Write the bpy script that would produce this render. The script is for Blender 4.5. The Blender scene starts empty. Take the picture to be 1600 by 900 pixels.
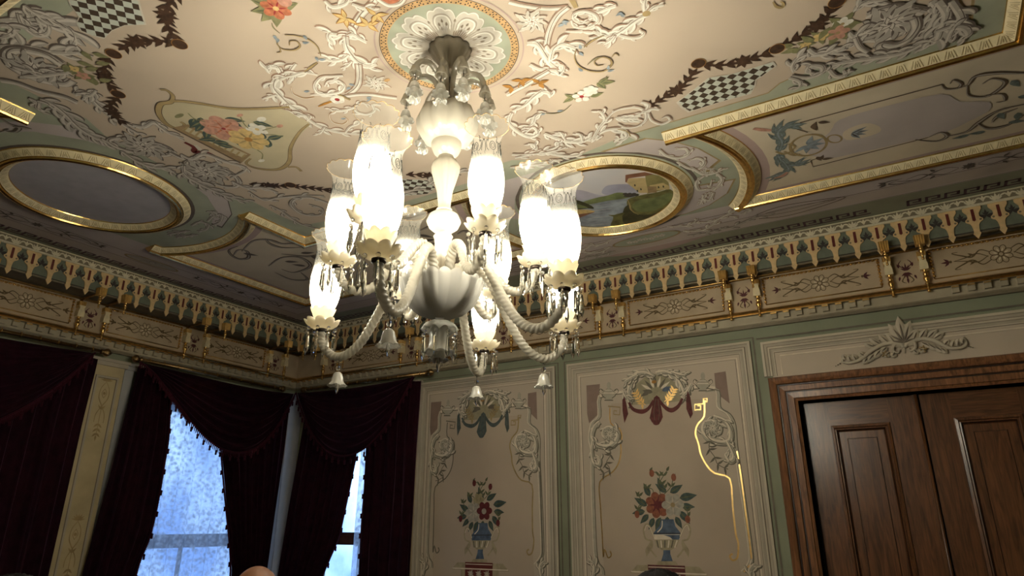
import bpy, math, random
from mathutils import Vector, Matrix
random.seed(7)
S = bpy.context.scene
COL = S.collection
PI = math.pi
rad = math.radians

# ------------------------------------------------------------------ camera
CAM = Vector((6.04, -5.25, 1.6))
FPX = 1035.0
PITCH, YAW = rad(19.5), rad(30.8)
cam_data = bpy.data.cameras.new('camera')
cam_data.sensor_width = 36.0
cam_data.lens = FPX / 1600.0 * 36.0
cam_data.clip_start = 0.05
cam = bpy.data.objects.new('camera', cam_data)
COL.objects.link(cam)
cam.location = CAM
cam.rotation_euler = (PI / 2 + PITCH, 0, YAW)
S.camera = cam

# ------------------------------------------------------------------ sky, exposure
EXPOSURE = 0.0
BULB = 1260.0
SKY = 3.3
S.view_settings.view_transform = 'Standard'
S.view_settings.look = 'None'
S.view_settings.gamma = 1.0
S.view_settings.use_curve_mapping = False
S.view_settings.exposure = EXPOSURE
world = bpy.data.worlds.new('world')
S.world = world
world.use_nodes = True
wn = world.node_tree.nodes
wl = world.node_tree.links
wbg = wn['Background']
wtc = wn.new('ShaderNodeTexCoord')
wmap = wn.new('ShaderNodeMapping'); wmap.inputs['Scale'].default_value = (1, 1, 0.6)
wno = wn.new('ShaderNodeTexNoise'); wno.inputs['Scale'].default_value = 9.0; wno.inputs['Detail'].default_value = 6.0
wra = wn.new('ShaderNodeValToRGB')
wra.color_ramp.elements[0].position = 0.40; wra.color_ramp.elements[0].color = (0.10, 0.22, 0.60, 1)
wra.color_ramp.elements[1].position = 0.60; wra.color_ramp.elements[1].color = (0.42, 0.66, 1.0, 1)
wl.new(wtc.outputs['Generated'], wmap.inputs['Vector']); wl.new(wmap.outputs['Vector'], wno.inputs['Vector'])
wl.new(wno.outputs['Fac'], wra.inputs['Fac']); wl.new(wra.outputs['Color'], wbg.inputs['Color'])
wbg.inputs['Strength'].default_value = SKY

# ------------------------------------------------------------------ measured room
ZC = 3.70            # ceiling
ZF = -0.18           # floor
RX, RY = 8.96, -6.40 # room: x 0..RX along the back wall, y 0..RY along the left wall
CX, CY = 4.48, -3.20 # centre of the ceiling
_F = Vector((-math.sin(YAW) * math.cos(PITCH), math.cos(YAW) * math.cos(PITCH), math.sin(PITCH)))
_R = Vector((math.cos(YAW), math.sin(YAW), 0))
_U = _R.cross(_F)
def ray(px, py):
    return _R * (px - 800) + _U * (450 - py) + _F * FPX
def on_ceiling(px, py, z=ZC):        # photograph pixel -> (x, y) on the ceiling
    d = ray(px, py); t = (z - CAM.z) / d.z
    return (CAM.x + d.x * t, CAM.y + d.y * t)
def on_back(px, py, off=0.0):        # -> (x, z) on the back wall
    d = ray(px, py); t = (-off - CAM.y) / d.y
    return (CAM.x + d.x * t, CAM.z + d.z * t)
def on_left(px, py, off=0.0):        # -> (y, z) on the left wall
    d = ray(px, py); t = (off - CAM.x) / d.x
    return (CAM.y + d.y * t, CAM.z + d.z * t)

# ------------------------------------------------------------------ materials
def new_mat(name):
    m = bpy.data.materials.new(name); m.use_nodes = True
    nt = m.node_tree
    return m, nt, nt.nodes['Principled BSDF']
def paint(name, rgb, rough=0.75, var=0.12, scale=7.0, metal=0.0, bump=0.0, spec=0.3, sheen=0.0, var2=None):
    m, nt, b = new_mat(name)
    tc = nt.nodes.new('ShaderNodeTexCoord')
    no = nt.nodes.new('ShaderNodeTexNoise'); no.inputs['Scale'].default_value = scale; no.inputs['Detail'].default_value = 5
    mx = nt.nodes.new('ShaderNodeMix'); mx.data_type = 'RGBA'
    c2 = var2 or tuple(c * (1 - var * 2) for c in rgb)
    mx.inputs[6].default_value = (*c2, 1)
    mx.inputs[7].default_value = (*[min(1, c * (1 + var * 0.3)) for c in rgb], 1)
    mr = nt.nodes.new('ShaderNodeMapRange'); mr.inputs[1].default_value = 0.25; mr.inputs[2].default_value = 0.62
    nt.links.new(tc.outputs['Object'], no.inputs['Vector']); nt.links.new(no.outputs['Fac'], mr.inputs[0])
    nt.links.new(mr.outputs[0], mx.inputs[0]); nt.links.new(mx.outputs[2], b.inputs['Base Color'])
    b.inputs['Roughness'].default_value = rough; b.inputs['Metallic'].default_value = metal
    b.inputs['Specular IOR Level'].default_value = spec
    if sheen:
        b.inputs['Sheen Weight'].default_value = sheen; b.inputs['Sheen Roughness'].default_value = 0.35
        b.inputs['Sheen Tint'].default_value = (0.75, 0.35, 0.5, 1)
    if bump:
        n2 = nt.nodes.new('ShaderNodeTexNoise'); n2.inputs['Scale'].default_value = 140
        bp = nt.nodes.new('ShaderNodeBump'); bp.inputs['Strength'].default_value = bump; bp.inputs['Distance'].default_value = 0.002
        nt.links.new(tc.outputs['Object'], n2.inputs['Vector']); nt.links.new(n2.outputs['Fac'], bp.inputs['Height'])
        nt.links.new(bp.outputs['Normal'], b.inputs['Normal'])
    return m
M = {}
WALLISH = ('wall_', 'w_', 'mould', 'drape', 'vase', 'fan', 'frieze', 'tracery', 'cornice', 'lace_b', 'lace_g', 'pillar_p')
GREYISH = ('ceiling_g', 'ceiling_lav', 'field', 'band', 'strip', 'grey', 'disc')
def P_(k, rgb, *a, **kw):
    if k.startswith(WALLISH) and k != 'frieze_gold' and k != 'frieze_red': rgb = tuple(c * f for c, f in zip(rgb, (2.05, 2.02, 1.9)))
    if k.startswith(GREYISH): rgb = tuple(c * f for c, f in zip(rgb, (1.72, 1.68, 1.62)))
    M[k] = paint(k, rgb, *a, **kw); return M[k]
P_('ceiling_cream', (0.51, 0.412, 0.312), 0.7, 0.05, 1.3)
P_('ceiling_grey', (0.29, 0.25, 0.225), 0.7, 0.10, 3)
P_('ceiling_lavender', (0.31, 0.275, 0.265), 0.7, 0.08, 3)
P_('field_beige', (0.38, 0.33, 0.25), 0.7, 0.08, 3)
P_('band_mauve', (0.26, 0.195, 0.18), 0.7, 0.06, 3)
P_('ceiling_green', (0.22, 0.235, 0.18), 0.7, 0.12, 4)
P_('disc_grey', (0.25, 0.24, 0.26), 0.8, 0.06, 12)
P_('strip_green', (0.16, 0.165, 0.12), 0.7, 0.1, 4)
P_('key_purple', (0.10, 0.05, 0.065), 0.7, 0.1, 6)
P_('white_leaf', (0.57, 0.52, 0.43), 0.6, 0.07, 20)
P_('white_light', (0.74, 0.70, 0.61), 0.6, 0.05, 20)
P_('warm_shadow', (0.30, 0.19, 0.13), 0.7, 0.15, 20)
P_('leaf_vein', (0.22, 0.17, 0.12), 0.7, 0.15, 20)
P_('leaf_mid', (0.38, 0.33, 0.26), 0.7, 0.08, 20)
P_('grey_leaf', (0.235, 0.215, 0.19), 0.7, 0.08, 20)
P_('grey_light', (0.34, 0.315, 0.28), 0.7, 0.08, 20)
P_('grey_shadow', (0.075, 0.06, 0.05), 0.7, 0.12, 20)
P_('husk_brown', (0.055, 0.028, 0.015), 0.6, 0.3, 40)
P_('dark_line', (0.12, 0.08, 0.05), 0.7, 0.2, 20)
P_('tan_ring', (0.55, 0.34, 0.15), 0.6, 0.12, 20)
P_('olive_gold', (0.36, 0.26, 0.12), 0.6, 0.15, 15)
P_('pale_yellow', (0.50, 0.43, 0.28), 0.7, 0.06, 6)
P_('sienna', (0.42, 0.20, 0.045), 0.6, 0.2, 20)
P_('petal_orange', (0.46, 0.155, 0.075), 0.6, 0.25, 40)
P_('petal_pink', (0.52, 0.27, 0.19), 0.6, 0.2, 40)
P_('petal_yellow', (0.62, 0.44, 0.18), 0.6, 0.15, 40)
P_('petal_white', (0.72, 0.68, 0.58), 0.6, 0.12, 40)
P_('petal_red', (0.30, 0.03, 0.03), 0.6, 0.2, 40)
P_('wf_orange', (0.27, 0.09, 0.045), 0.6, 0.25, 40)
P_('wf_white', (0.40, 0.36, 0.29), 0.6, 0.15, 40)
P_('wf_red', (0.13, 0.02, 0.02), 0.6, 0.2, 40)
P_('wf_yellow', (0.36, 0.30, 0.17), 0.6, 0.2, 40)
P_('leaf_green', (0.11, 0.12, 0.06), 0.6, 0.2, 30)
P_('leaf_olive', (0.22, 0.21, 0.10), 0.6, 0.2, 30)
P_('leaf_teal', (0.06, 0.09, 0.075), 0.6, 0.25, 30)
P_('blue_touch', (0.28, 0.32, 0.34), 0.6, 0.25, 30)
P_('teal_leaf', (0.17, 0.20, 0.18), 0.6, 0.25, 40)
P_('basket_brown', (0.30, 0.20, 0.10), 0.6, 0.15, 20)
P_('ink', (0.05, 0.04, 0.035), 0.7, 0.2, 20)
# wall colours
P_('wall_green', (0.118, 0.128, 0.09), 0.65, 0.10, 2.5, bump=0.25)
P_('wall_grey', (0.265, 0.225, 0.185), 0.7, 0.06, 2.0, bump=0.25)
P_('wall_field', (0.245, 0.20, 0.16), 0.7, 0.06, 2.0, bump=0.25)
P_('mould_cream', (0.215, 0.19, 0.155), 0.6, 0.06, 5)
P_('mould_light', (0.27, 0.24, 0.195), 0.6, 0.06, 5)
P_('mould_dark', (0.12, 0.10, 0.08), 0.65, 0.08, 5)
P_('w_mid', (0.22, 0.20, 0.165), 0.7, 0.08, 20)
P_('w_light', (0.37, 0.33, 0.275), 0.7, 0.08, 20)
P_('w_dark', (0.075, 0.065, 0.05), 0.7, 0.1, 20)
P_('w_pink', (0.135, 0.095, 0.08), 0.7, 0.1, 10)
P_('drape_red', (0.065, 0.018, 0.017), 0.7, 0.25, 30)
P_('drape_teal', (0.045, 0.056, 0.055), 0.7, 0.2, 30)
P_('vase_blue', (0.048, 0.068, 0.105), 0.6, 0.25, 25)
P_('vase_grey', (0.20, 0.17, 0.115), 0.6, 0.15, 25)
P_('fan_olive', (0.175, 0.155, 0.105), 0.7, 0.1, 20)
P_('gold_leaf', (0.95, 0.62, 0.24), 0.32, 0.1, 30, metal=1.0)
P_('gilt', (0.90, 0.58, 0.20), 0.27, 0.15, 30, metal=1.0)
P_('gilt_paint', (0.62, 0.38, 0.12), 0.35, 0.15, 30, metal=0.45)
P_('gilt_dark', (0.42, 0.26, 0.09), 0.35, 0.15, 30, metal=0.9)
P_('brass_dark', (0.30, 0.19, 0.08), 0.35, 0.2, 30, metal=1.0)
P_('ivory', (0.80, 0.68, 0.42), 0.5, 0.08, 25)
P_('ivory_mark', (0.34, 0.25, 0.12), 0.6, 0.1, 25)
P_('tracery_tan', (0.35, 0.25, 0.135), 0.55, 0.1, 25)
P_('tracery_green', (0.075, 0.085, 0.065), 0.65, 0.1, 15)
P_('slot_red', (0.13, 0.022, 0.015), 0.6, 0.1, 15)
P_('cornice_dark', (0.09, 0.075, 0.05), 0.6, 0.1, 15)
P_('cornice_cream', (0.20, 0.175, 0.13), 0.6, 0.08, 8)
P_('frieze_panel', (0.235, 0.185, 0.13), 0.65, 0.08, 8)
P_('frieze_gold', (0.12, 0.08, 0.03), 0.5, 0.15, 30)
P_('frieze_red', (0.085, 0.02, 0.022), 0.6, 0.15, 30)
P_('lace_band', (0.36, 0.325, 0.245), 0.65, 0.08, 25)
P_('lace_ground', (0.11, 0.09, 0.06), 0.7, 0.08, 25)
P_('pillar_paint', (0.25, 0.205, 0.125), 0.6, 0.10, 5, bump=0.2)
P_('pillar_white', (0.42, 0.41, 0.39), 0.5, 0.08, 5)
P_('velvet', (0.014, 0.0024, 0.006), 0.85, 0.25, 14, sheen=0.20, spec=0.06)
P_('velvet_fringe', (0.035, 0.004, 0.010), 0.8, 0.2, 60, sheen=0.15, spec=0.1)
P_('window_wood', (0.10, 0.04, 0.022), 0.4, 0.2, 12)
P_('skin', (0.50, 0.24, 0.15), 0.38, 0.10, 25, spec=0.5)
P_('lips', (0.36, 0.12, 0.10), 0.4, 0.1, 25)
P_('eye_white', (0.7, 0.68, 0.64), 0.3, 0.02, 25)
P_('iris', (0.05, 0.03, 0.02), 0.2, 0.1, 25)
P_('hair_dark', (0.008, 0.006, 0.005), 0.75, 0.4, 60, spec=0.15)
P_('hair_grey', (0.12, 0.10, 0.09), 0.6, 0.3, 60)
P_('shirt_blue', (0.05, 0.07, 0.12), 0.85, 0.15, 10)
P_('shirt_black', (0.02, 0.02, 0.022), 0.85, 0.15, 10)
P_('shirt_green', (0.05, 0.06, 0.045), 0.85, 0.15, 10)
P_('trousers', (0.03, 0.03, 0.035), 0.85, 0.15, 10)
P_('shoe', (0.015, 0.012, 0.01), 0.4, 0.1, 10)
P_('metal_dark', (0.04, 0.03, 0.025), 0.35, 0.1, 20, metal=0.9)
# landscape colours
P_('sky_paint', (0.52, 0.50, 0.50), 0.6, 0.0, 3, var2=(0.64, 0.56, 0.50))
P_('hill_lav', (0.36, 0.35, 0.43), 0.6, 0.1, 9)
P_('hill_far', (0.42, 0.39, 0.45), 0.6, 0.1, 9)
P_('bank_green', (0.17, 0.20, 0.08), 0.6, 0.25, 12)
P_('bank_dark', (0.15, 0.14, 0.045), 0.6, 0.35, 16)
P_('bank_deep', (0.05, 0.048, 0.02), 0.6, 0.3, 18)
P_('river', (0.31, 0.35, 0.39), 0.5, 0.3, 12)
P_('house_wall', (0.50, 0.38, 0.18), 0.6, 0.12, 15)
P_('house_side', (0.24, 0.21, 0.08), 0.6, 0.15, 15)
P_('house_roof', (0.23, 0.10, 0.055), 0.6, 0.15, 15)

def wood(name, c1, c2, rough=0.32, sc=(9, 9, 0.9)):
    m, nt, b = new_mat(name)
    tc = nt.nodes.new('ShaderNodeTexCoord'); mp = nt.nodes.new('ShaderNodeMapping'); mp.inputs['Scale'].default_value = sc
    no = nt.nodes.new('ShaderNodeTexNoise'); no.inputs['Scale'].default_value = 5; no.inputs['Detail'].default_value = 8; no.inputs['Distortion'].default_value = 1.2
    ra = nt.nodes.new('ShaderNodeValToRGB')
    ra.color_ramp.elements[0].position = 0.32; ra.color_ramp.elements[0].color = (*c1, 1)
    ra.color_ramp.elements[1].position = 0.68; ra.color_ramp.elements[1].color = (*c2, 1)
    nt.links.new(tc.outputs['Object'], mp.inputs['Vector']); nt.links.new(mp.outputs[0], no.inputs['Vector'])
    nt.links.new(no.outputs['Fac'], ra.inputs['Fac']); nt.links.new(ra.outputs['Color'], b.inputs['Base Color'])
    b.inputs['Roughness'].default_value = rough
    M[name] = m; return m
wood('door_wood', (0.062, 0.024, 0.010), (0.175, 0.072, 0.028), 0.30)
wood('door_wood_across', (0.062, 0.024, 0.010), (0.175, 0.072, 0.028), 0.30, (0.9, 9, 9))
wood('casing_wood', (0.10, 0.042, 0.018), (0.29, 0.13, 0.056), 0.30)
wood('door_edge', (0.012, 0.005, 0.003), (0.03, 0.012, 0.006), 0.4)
wood('floor_wood', (0.09, 0.045, 0.02), (0.20, 0.11, 0.05), 0.35, (1, 9, 9))

def mat_checker(name, ca, cb, cell, ang):
    m, nt, b = new_mat(name)
    tc = nt.nodes.new('ShaderNodeTexCoord'); mp = nt.nodes.new('ShaderNodeMapping')
    mp.inputs['Rotation'].default_value = (0, 0, ang)
    ck = nt.nodes.new('ShaderNodeTexChecker'); ck.inputs['Scale'].default_value = 1.0 / cell
    ck.inputs['Color1'].default_value = (*ca, 1); ck.inputs['Color2'].default_value = (*cb, 1)
    # pin z to the middle of a cell so that the pattern lies flat on the ceiling
    sx = nt.nodes.new('ShaderNodeSeparateXYZ'); cb_ = nt.nodes.new('ShaderNodeCombineXYZ'); cb_.inputs[2].default_value = cell * 0.5
    nt.links.new(tc.outputs['Object'], mp.inputs['Vector']); nt.links.new(mp.outputs[0], sx.inputs[0])
    nt.links.new(sx.outputs[0], cb_.inputs[0]); nt.links.new(sx.outputs[1], cb_.inputs[1])
    nt.links.new(cb_.outputs[0], ck.inputs['Vector']); nt.links.new(ck.outputs['Color'], b.inputs['Base Color'])
    b.inputs['Roughness'].default_value = 0.6
    M[name] = m; return m
mat_checker('checker', (0.055, 0.035, 0.02), (0.50, 0.52, 0.44), 0.036, rad(38))

def mat_frost(name, rgb, trans=0.35, clear=0.0, rough=0.35, gloss=0.15):
    m = bpy.data.materials.new(name); m.use_nodes = True
    nt = m.node_tree; nt.nodes.clear()
    out = nt.nodes.new('ShaderNodeOutputMaterial')
    di = nt.nodes.new('ShaderNodeBsdfDiffuse'); di.inputs[0].default_value = (*rgb, 1)
    tr = nt.nodes.new('ShaderNodeBsdfTranslucent'); tr.inputs[0].default_value = (*rgb, 1)
    gl = nt.nodes.new('ShaderNodeBsdfGlossy'); gl.inputs['Roughness'].default_value = rough
    tp = nt.nodes.new('ShaderNodeBsdfTransparent')
    m1 = nt.nodes.new('ShaderNodeMixShader'); m1.inputs[0].default_value = trans
    m2 = nt.nodes.new('ShaderNodeMixShader'); m2.inputs[0].default_value = clear
    m3 = nt.nodes.new('ShaderNodeMixShader'); m3.inputs[0].default_value = gloss
    L = nt.links.new
    L(di.outputs[0], m1.inputs[1]); L(tr.outputs[0], m1.inputs[2])
    L(m1.outputs[0], m2.inputs[1]); L(tp.outputs[0], m2.inputs[2])
    L(m2.outputs[0], m3.inputs[1]); L(gl.outputs[0], m3.inputs[2])
    L(m3.outputs[0], out.inputs[0])
    M[name] = m; return m, nt, m2, di, tr
mat_frost('frost_arm', (0.41, 0.375, 0.30), 0.35, 0.08, 0.3, 0.05)
mat_frost('frost_bowl', (0.40, 0.38, 0.335), 0.30, 0.0, 0.5, 0.02)
mat_frost('frost_stem', (0.60, 0.55, 0.45), 0.30, 0.0, 0.3, 0.08)
mat_frost('frost_bell', (0.58, 0.56, 0.49), 0.40, 0.25, 0.2, 0.14)
mat_frost('frost_cup', (0.74, 0.69, 0.57), 0.55, 0.0, 0.3, 0.08)
mat_frost('smoke_arm', (0.34, 0.30, 0.22), 0.35, 0.30, 0.2, 0.12)
mat_frost('smoke_canopy', (0.24, 0.20, 0.14), 0.20, 0.10, 0.2, 0.12)
# hurricane shade: frosted below, clear with an etched band above
_m, _nt, _m2, _di, _tr = mat_frost('shade_glass', (0.66, 0.63, 0.55), 0.6, 0.5, 0.15, 0.06)
_tc = _nt.nodes.new('ShaderNodeTexCoord'); _sp = _nt.nodes.new('ShaderNodeSeparateXYZ')
_dv = _nt.nodes.new('ShaderNodeMath'); _dv.operation = 'DIVIDE'; _dv.inputs[1].default_value = 0.45
_mr = _nt.nodes.new('ShaderNodeValToRGB'); _cr = _mr.color_ramp
_cr.elements[0].position = 0.48; _cr.elements[0].color = (0.36, 0.36, 0.36, 1)
_cr.elements[1].position = 0.64; _cr.elements[1].color = (0.945, 0.945, 0.945, 1)
for _p, _v in ((0.80, 0.90), (0.92, 0.76), (1.0, 0.62)): _e = _cr.elements.new(_p); _e.color = (_v, _v, _v, 1)
_no = _nt.nodes.new('ShaderNodeTexNoise'); _no.inputs['Scale'].default_value = 30
_ad = _nt.nodes.new('ShaderNodeMath'); _ad.operation = 'MULTIPLY_ADD'; _ad.inputs[1].default_value = 0.05; _ad.inputs[2].default_value = -0.025
_ad2 = _nt.nodes.new('ShaderNodeMath'); _ad2.operation = 'ADD'
_nt.links.new(_tc.outputs['Object'], _sp.inputs[0]); _nt.links.new(_sp.outputs[2], _dv.inputs[0]); _nt.links.new(_dv.outputs[0], _mr.inputs[0])
_nt.links.new(_tc.outputs['Object'], _no.inputs['Vector']); _nt.links.new(_no.outputs['Fac'], _ad.inputs[0])
_nt.links.new(_ad.outputs[0], _ad2.inputs[0]); _nt.links.new(_mr.outputs[0], _ad2.inputs[1])
_nt.links.new(_ad2.outputs[0], _m2.inputs[0])
mat_frost('etched', (0.07, 0.068, 0.06), 0.3, 0.25, 0.4, 0.0)
# cut crystal
m, nt, b = new_mat('crystal'); M['crystal'] = m
b.inputs['Base Color'].default_value = (0.97, 0.97, 0.95, 1); b.inputs['Roughness'].default_value = 0.03
b.inputs['Transmission Weight'].default_value = 1.0; b.inputs['IOR'].default_value = 1.5
# window glass
m = bpy.data.materials.new('window_glass'); m.use_nodes = True; nt = m.node_tree; nt.nodes.clear()
o_ = nt.nodes.new('ShaderNodeOutputMaterial'); t_ = nt.nodes.new('ShaderNodeBsdfTransparent'); g_ = nt.nodes.new('ShaderNodeBsdfGlossy')
g_.inputs['Roughness'].default_value = 0.03; x_ = nt.nodes.new('ShaderNodeMixShader'); x_.inputs[0].default_value = 0.06
nt.links.new(t_.outputs[0], x_.inputs[1]); nt.links.new(g_.outputs[0], x_.inputs[2]); nt.links.new(x_.outputs[0], o_.inputs[0])
M['window_glass'] = m
# bulb
m = bpy.data.materials.new('bulb_light'); m.use_nodes = True; nt = m.node_tree; nt.nodes.clear()
o_ = nt.nodes.new('ShaderNodeOutputMaterial'); e_ = nt.nodes.new('ShaderNodeEmission')
e_.inputs[0].default_value = (1.0, 0.945, 0.78, 1); e_.inputs[1].default_value = BULB
nt.links.new(e_.outputs[0], o_.inputs[0]); M['bulb_light'] = m
# lace curtain: translucent cloth with a woven floral pattern and thin see-through ground
m = bpy.data.materials.new('lace_cloth'); m.use_nodes = True; nt = m.node_tree; nt.nodes.clear(); L = nt.links.new
o_ = nt.nodes.new('ShaderNodeOutputMaterial')
uv = nt.nodes.new('ShaderNodeTexCoord')
vo = nt.nodes.new('ShaderNodeTexVoronoi'); vo.inputs['Scale'].default_value = 26
no = nt.nodes.new('ShaderNodeTexNoise'); no.inputs['Scale'].default_value = 34; no.inputs['Detail'].default_value = 3
mr = nt.nodes.new('ShaderNodeMapRange'); mr.inputs[1].default_value = 0.2; mr.inputs[2].default_value = 0.6
mr.inputs[3].default_value = 0.02; mr.inputs[4].default_value = 0.42
ml = nt.nodes.new('ShaderNodeMath'); ml.operation = 'ADD'
m05 = nt.nodes.new('ShaderNodeMath'); m05.operation = 'MULTIPLY'; m05.inputs[1].default_value = 0.6
L(uv.outputs['Object'], vo.inputs['Vector']); L(uv.outputs['Object'], no.inputs['Vector'])
L(vo.outputs['Distance'], m05.inputs[0]); L(m05.outputs[0], ml.inputs[0]); L(no.outputs['Fac'], ml.inputs[1])
mr.inputs[1].default_value = 0.5; mr.inputs[2].default_value = 0.95
L(ml.outputs[0], mr.inputs[0])
tl = nt.nodes.new('ShaderNodeBsdfTranslucent'); tl.inputs[0].default_value = (0.44, 0.46, 0.50, 1)
df = nt.nodes.new('ShaderNodeBsdfDiffuse'); df.inputs[0].default_value = (0.6, 0.6, 0.6, 1)
tp = nt.nodes.new('ShaderNodeBsdfTransparent')
ma = nt.nodes.new('ShaderNodeMixShader'); ma.inputs[0].default_value = 0.3
mb = nt.nodes.new('ShaderNodeMixShader')
L(tl.outputs[0], ma.inputs[1]); L(df.outputs[0], ma.inputs[2]); L(ma.outputs[0], mb.inputs[1]); L(tp.outputs[0], mb.inputs[2])
L(mr.outputs[0], mb.inputs[0]); L(mb.outputs[0], o_.inputs[0]); M['lace_cloth'] = m

# ------------------------------------------------------------------ object helpers
def tag(o, label=None, cat=None, group=None, kind=None):
    if label: o['label'] = label
    if cat: o['category'] = cat
    if group: o['group'] = group
    if kind: o['kind'] = kind
    return o
def empty(name, loc=(0, 0, 0), rz=0.0):
    o = bpy.data.objects.new(name, None); COL.objects.link(o); o.location = loc; o.rotation_euler = (0, 0, rz)
    o.empty_display_size = 0.1
    return o
def kids(o): return [c for c in bpy.data.objects if c.parent == o]
def copy_tree(o, parent=None, table=None):
    table = table or {}
    c = o.copy(); COL.objects.link(c); c.parent = parent
    for ch in kids(o): copy_tree(ch, c)
    return c

class MB:
    """collects geometry; build() links it as one mesh object"""
    def __init__(s):
        s.v = []; s.f = []; s.m = []; s.mats = []; s.sm = []
    def mi(s, k):
        if k not in s.mats: s.mats.append(k)
        return s.mats.index(k)
    def add(s, vs, fs, mat, smooth=False):
        b = len(s.v); s.v += [tuple(x) for x in vs]
        k = s.mi(mat)
        for f in fs:
            s.f.append([b + i for i in f]); s.m.append(k); s.sm.append(smooth)
        return s
    def box(s, lo, hi, mat):
        x0, y0, z0 = lo; x1, y1, z1 = hi
        return s.add([(x0, y0, z0), (x1, y0, z0), (x1, y1, z0), (x0, y1, z0), (x0, y0, z1), (x1, y0, z1), (x1, y1, z1), (x0, y1, z1)],
                     [(3, 2, 1, 0), (4, 5, 6, 7), (0, 1, 5, 4), (1, 2, 6, 5), (2, 3, 7, 6), (3, 0, 4, 7)], mat)
    def tube(s, pts, r, mat, n=10, closed=False, twist=None, cap=True):
        """r: number or list; twist=(lobes, depth, turns per metre) makes a rope"""
        pts = [Vector(p) for p in pts]; N = len(pts)
        if not hasattr(r, '__len__'): r = [r] * N
        rows = []; up = None; dist = 0
        for i, p in enumerate(pts):
            if closed: t = (pts[(i + 1) % N] - pts[i - 1])
            else: t = pts[min(i + 1, N - 1)] - pts[max(i - 1, 0)]
            if t.length < 1e-9: t = Vector((0, 0, 1))
            t.normalize()
            if up is None:
                a = Vector((0, 0, 1)) if abs(t.z) < 0.9 else Vector((1, 0, 0))
                up = (a - t * a.dot(t)).normalized()
            else:
                up = up - t * up.dot(t)
                up = up.normalized() if up.length > 1e-6 else t.orthogonal().normalized()
            sd = t.cross(up)
            if i: dist += (p - pts[i - 1]).length
            row = []
            for k in range(n):
                a = 2 * PI * k / n; rr = r[i]
                if twist: rr = rr * (1 + twist[1] * math.cos(twist[0] * (a + dist * twist[2])))
                row.append(p + (up * math.cos(a) + sd * math.sin(a)) * rr)
            rows.append(row)
        vs = [v for row in rows for v in row]; fs = []
        R_ = N if closed else N - 1
        for i in range(R_):
            j = (i + 1) % N
            for k in range(n):
                k2 = (k + 1) % n
                fs.append((i * n + k, i * n + k2, j * n + k2, j * n + k))
        if not closed and cap:
            fs.append(tuple(range(n - 1, -1, -1))); fs.append(tuple((N - 1) * n + k for k in range(n)))
        return s.add(vs, fs, mat, True)
    def lathe(s, prof, mat, n=32, c=(0, 0, 0), lobes=0, depth=None, M4=None, cap=True):
        """prof: (r, z) pairs; lobes scallop the radius, depth(i) or number; optional z wave"""
        vs = []; fs = []; N = len(prof)
        for i, q in enumerate(prof):
            r, z = q[0], q[1]; dp = q[2] if len(q) > 2 else 0.0; dz = q[3] if len(q) > 3 else 0.0
            for k in range(n):
                a = 2 * PI * k / n
                w = abs(math.cos(lobes * a / 2)) if lobes else 0
                rr = r * (1 + dp * (w - 0.6)) if lobes else r
                v = Vector((rr * math.cos(a), rr * math.sin(a), z + (dz * (w - 0.6) if lobes else 0)))
                if M4 is not None: v = M4 @ v
                vs.append((v.x + c[0], v.y + c[1], v.z + c[2]))
        for i in range(N - 1):
            for k in range(n):
                k2 = (k + 1) % n
                fs.append((i * n + k, i * n + k2, (i + 1) * n + k2, (i + 1) * n + k))
        if cap:
            if prof[0][0] > 1e-5: fs.append(tuple(range(n - 1, -1, -1)))
            if prof[-1][0] > 1e-5: fs.append(tuple((N - 1) * n + k for k in range(n)))
        return s.add(vs, fs, mat, True)
    def ball(s, c, r, mat, n=10, sc=(1, 1, 1)):
        m = n // 2 + 1
        prof = [(max(1e-4, r * math.sin(PI * i / m)), -r * math.cos(PI * i / m)) for i in range(m + 1)]
        vs = []; fs = []
        for (rr, z) in prof:
            for k in range(n):
                a = 2 * PI * k / n
                vs.append((c[0] + rr * math.cos(a) * sc[0], c[1] + rr * math.sin(a) * sc[1], c[2] + z * sc[2]))
        for i in range(m):
            for k in range(n):
                k2 = (k + 1) % n; fs.append((i * n + k, i * n + k2, (i + 1) * n + k2, (i + 1) * n + k))
        return s.add(vs, fs, mat, True)
    def prism(s, poly, fn, d0, d1, mat):
        """extrude polygon (u,v) between depths d0 and d1 through fn(u,v,d)"""
        n = len(poly)
        vs = [fn(u, v, d0) for u, v in poly] + [fn(u, v, d1) for u, v in poly]
        fs = [tuple(range(n)), tuple(range(2 * n - 1, n - 1, -1))]
        for i in range(n):
            j = (i + 1) % n; fs.append((i, i + n, j + n, j))
        return s.add(vs, fs, mat)
    def sweep(s, path, prof, fn, mats, closed=False):
        """path: list of (u,v) on a plane, prof: (side, depth) list, fn(u,v,d)->xyz; mats per profile segment"""
        N = len(path); rows = []
        for i, p in enumerate(path):
            a = path[(i - 1) % N] if (closed or i > 0) else None
            b = path[(i + 1) % N] if (closed or i < N - 1) else None
            def nrm(p0, p1):
                dx, dy = p1[0] - p0[0], p1[1] - p0[1]; l = math.hypot(dx, dy) or 1; return (-dy / l, dx / l)
            if a is None: n_ = nrm(p, b); k = 1
            elif b is None: n_ = nrm(a, p); k = 1
            else:
                n1 = nrm(a, p); n2 = nrm(p, b); n_ = (n1[0] + n2[0], n1[1] + n2[1]); l = math.hypot(*n_) or 1
                n_ = (n_[0] / l, n_[1] / l); k = 1 / max(0.3, n_[0] * n1[0] + n_[1] * n1[1])
            rows.append([fn(p[0] + n_[0] * q[0] * k, p[1] + n_[1] * q[0] * k, q[1]) for q in prof])
        m = len(prof)
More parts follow.
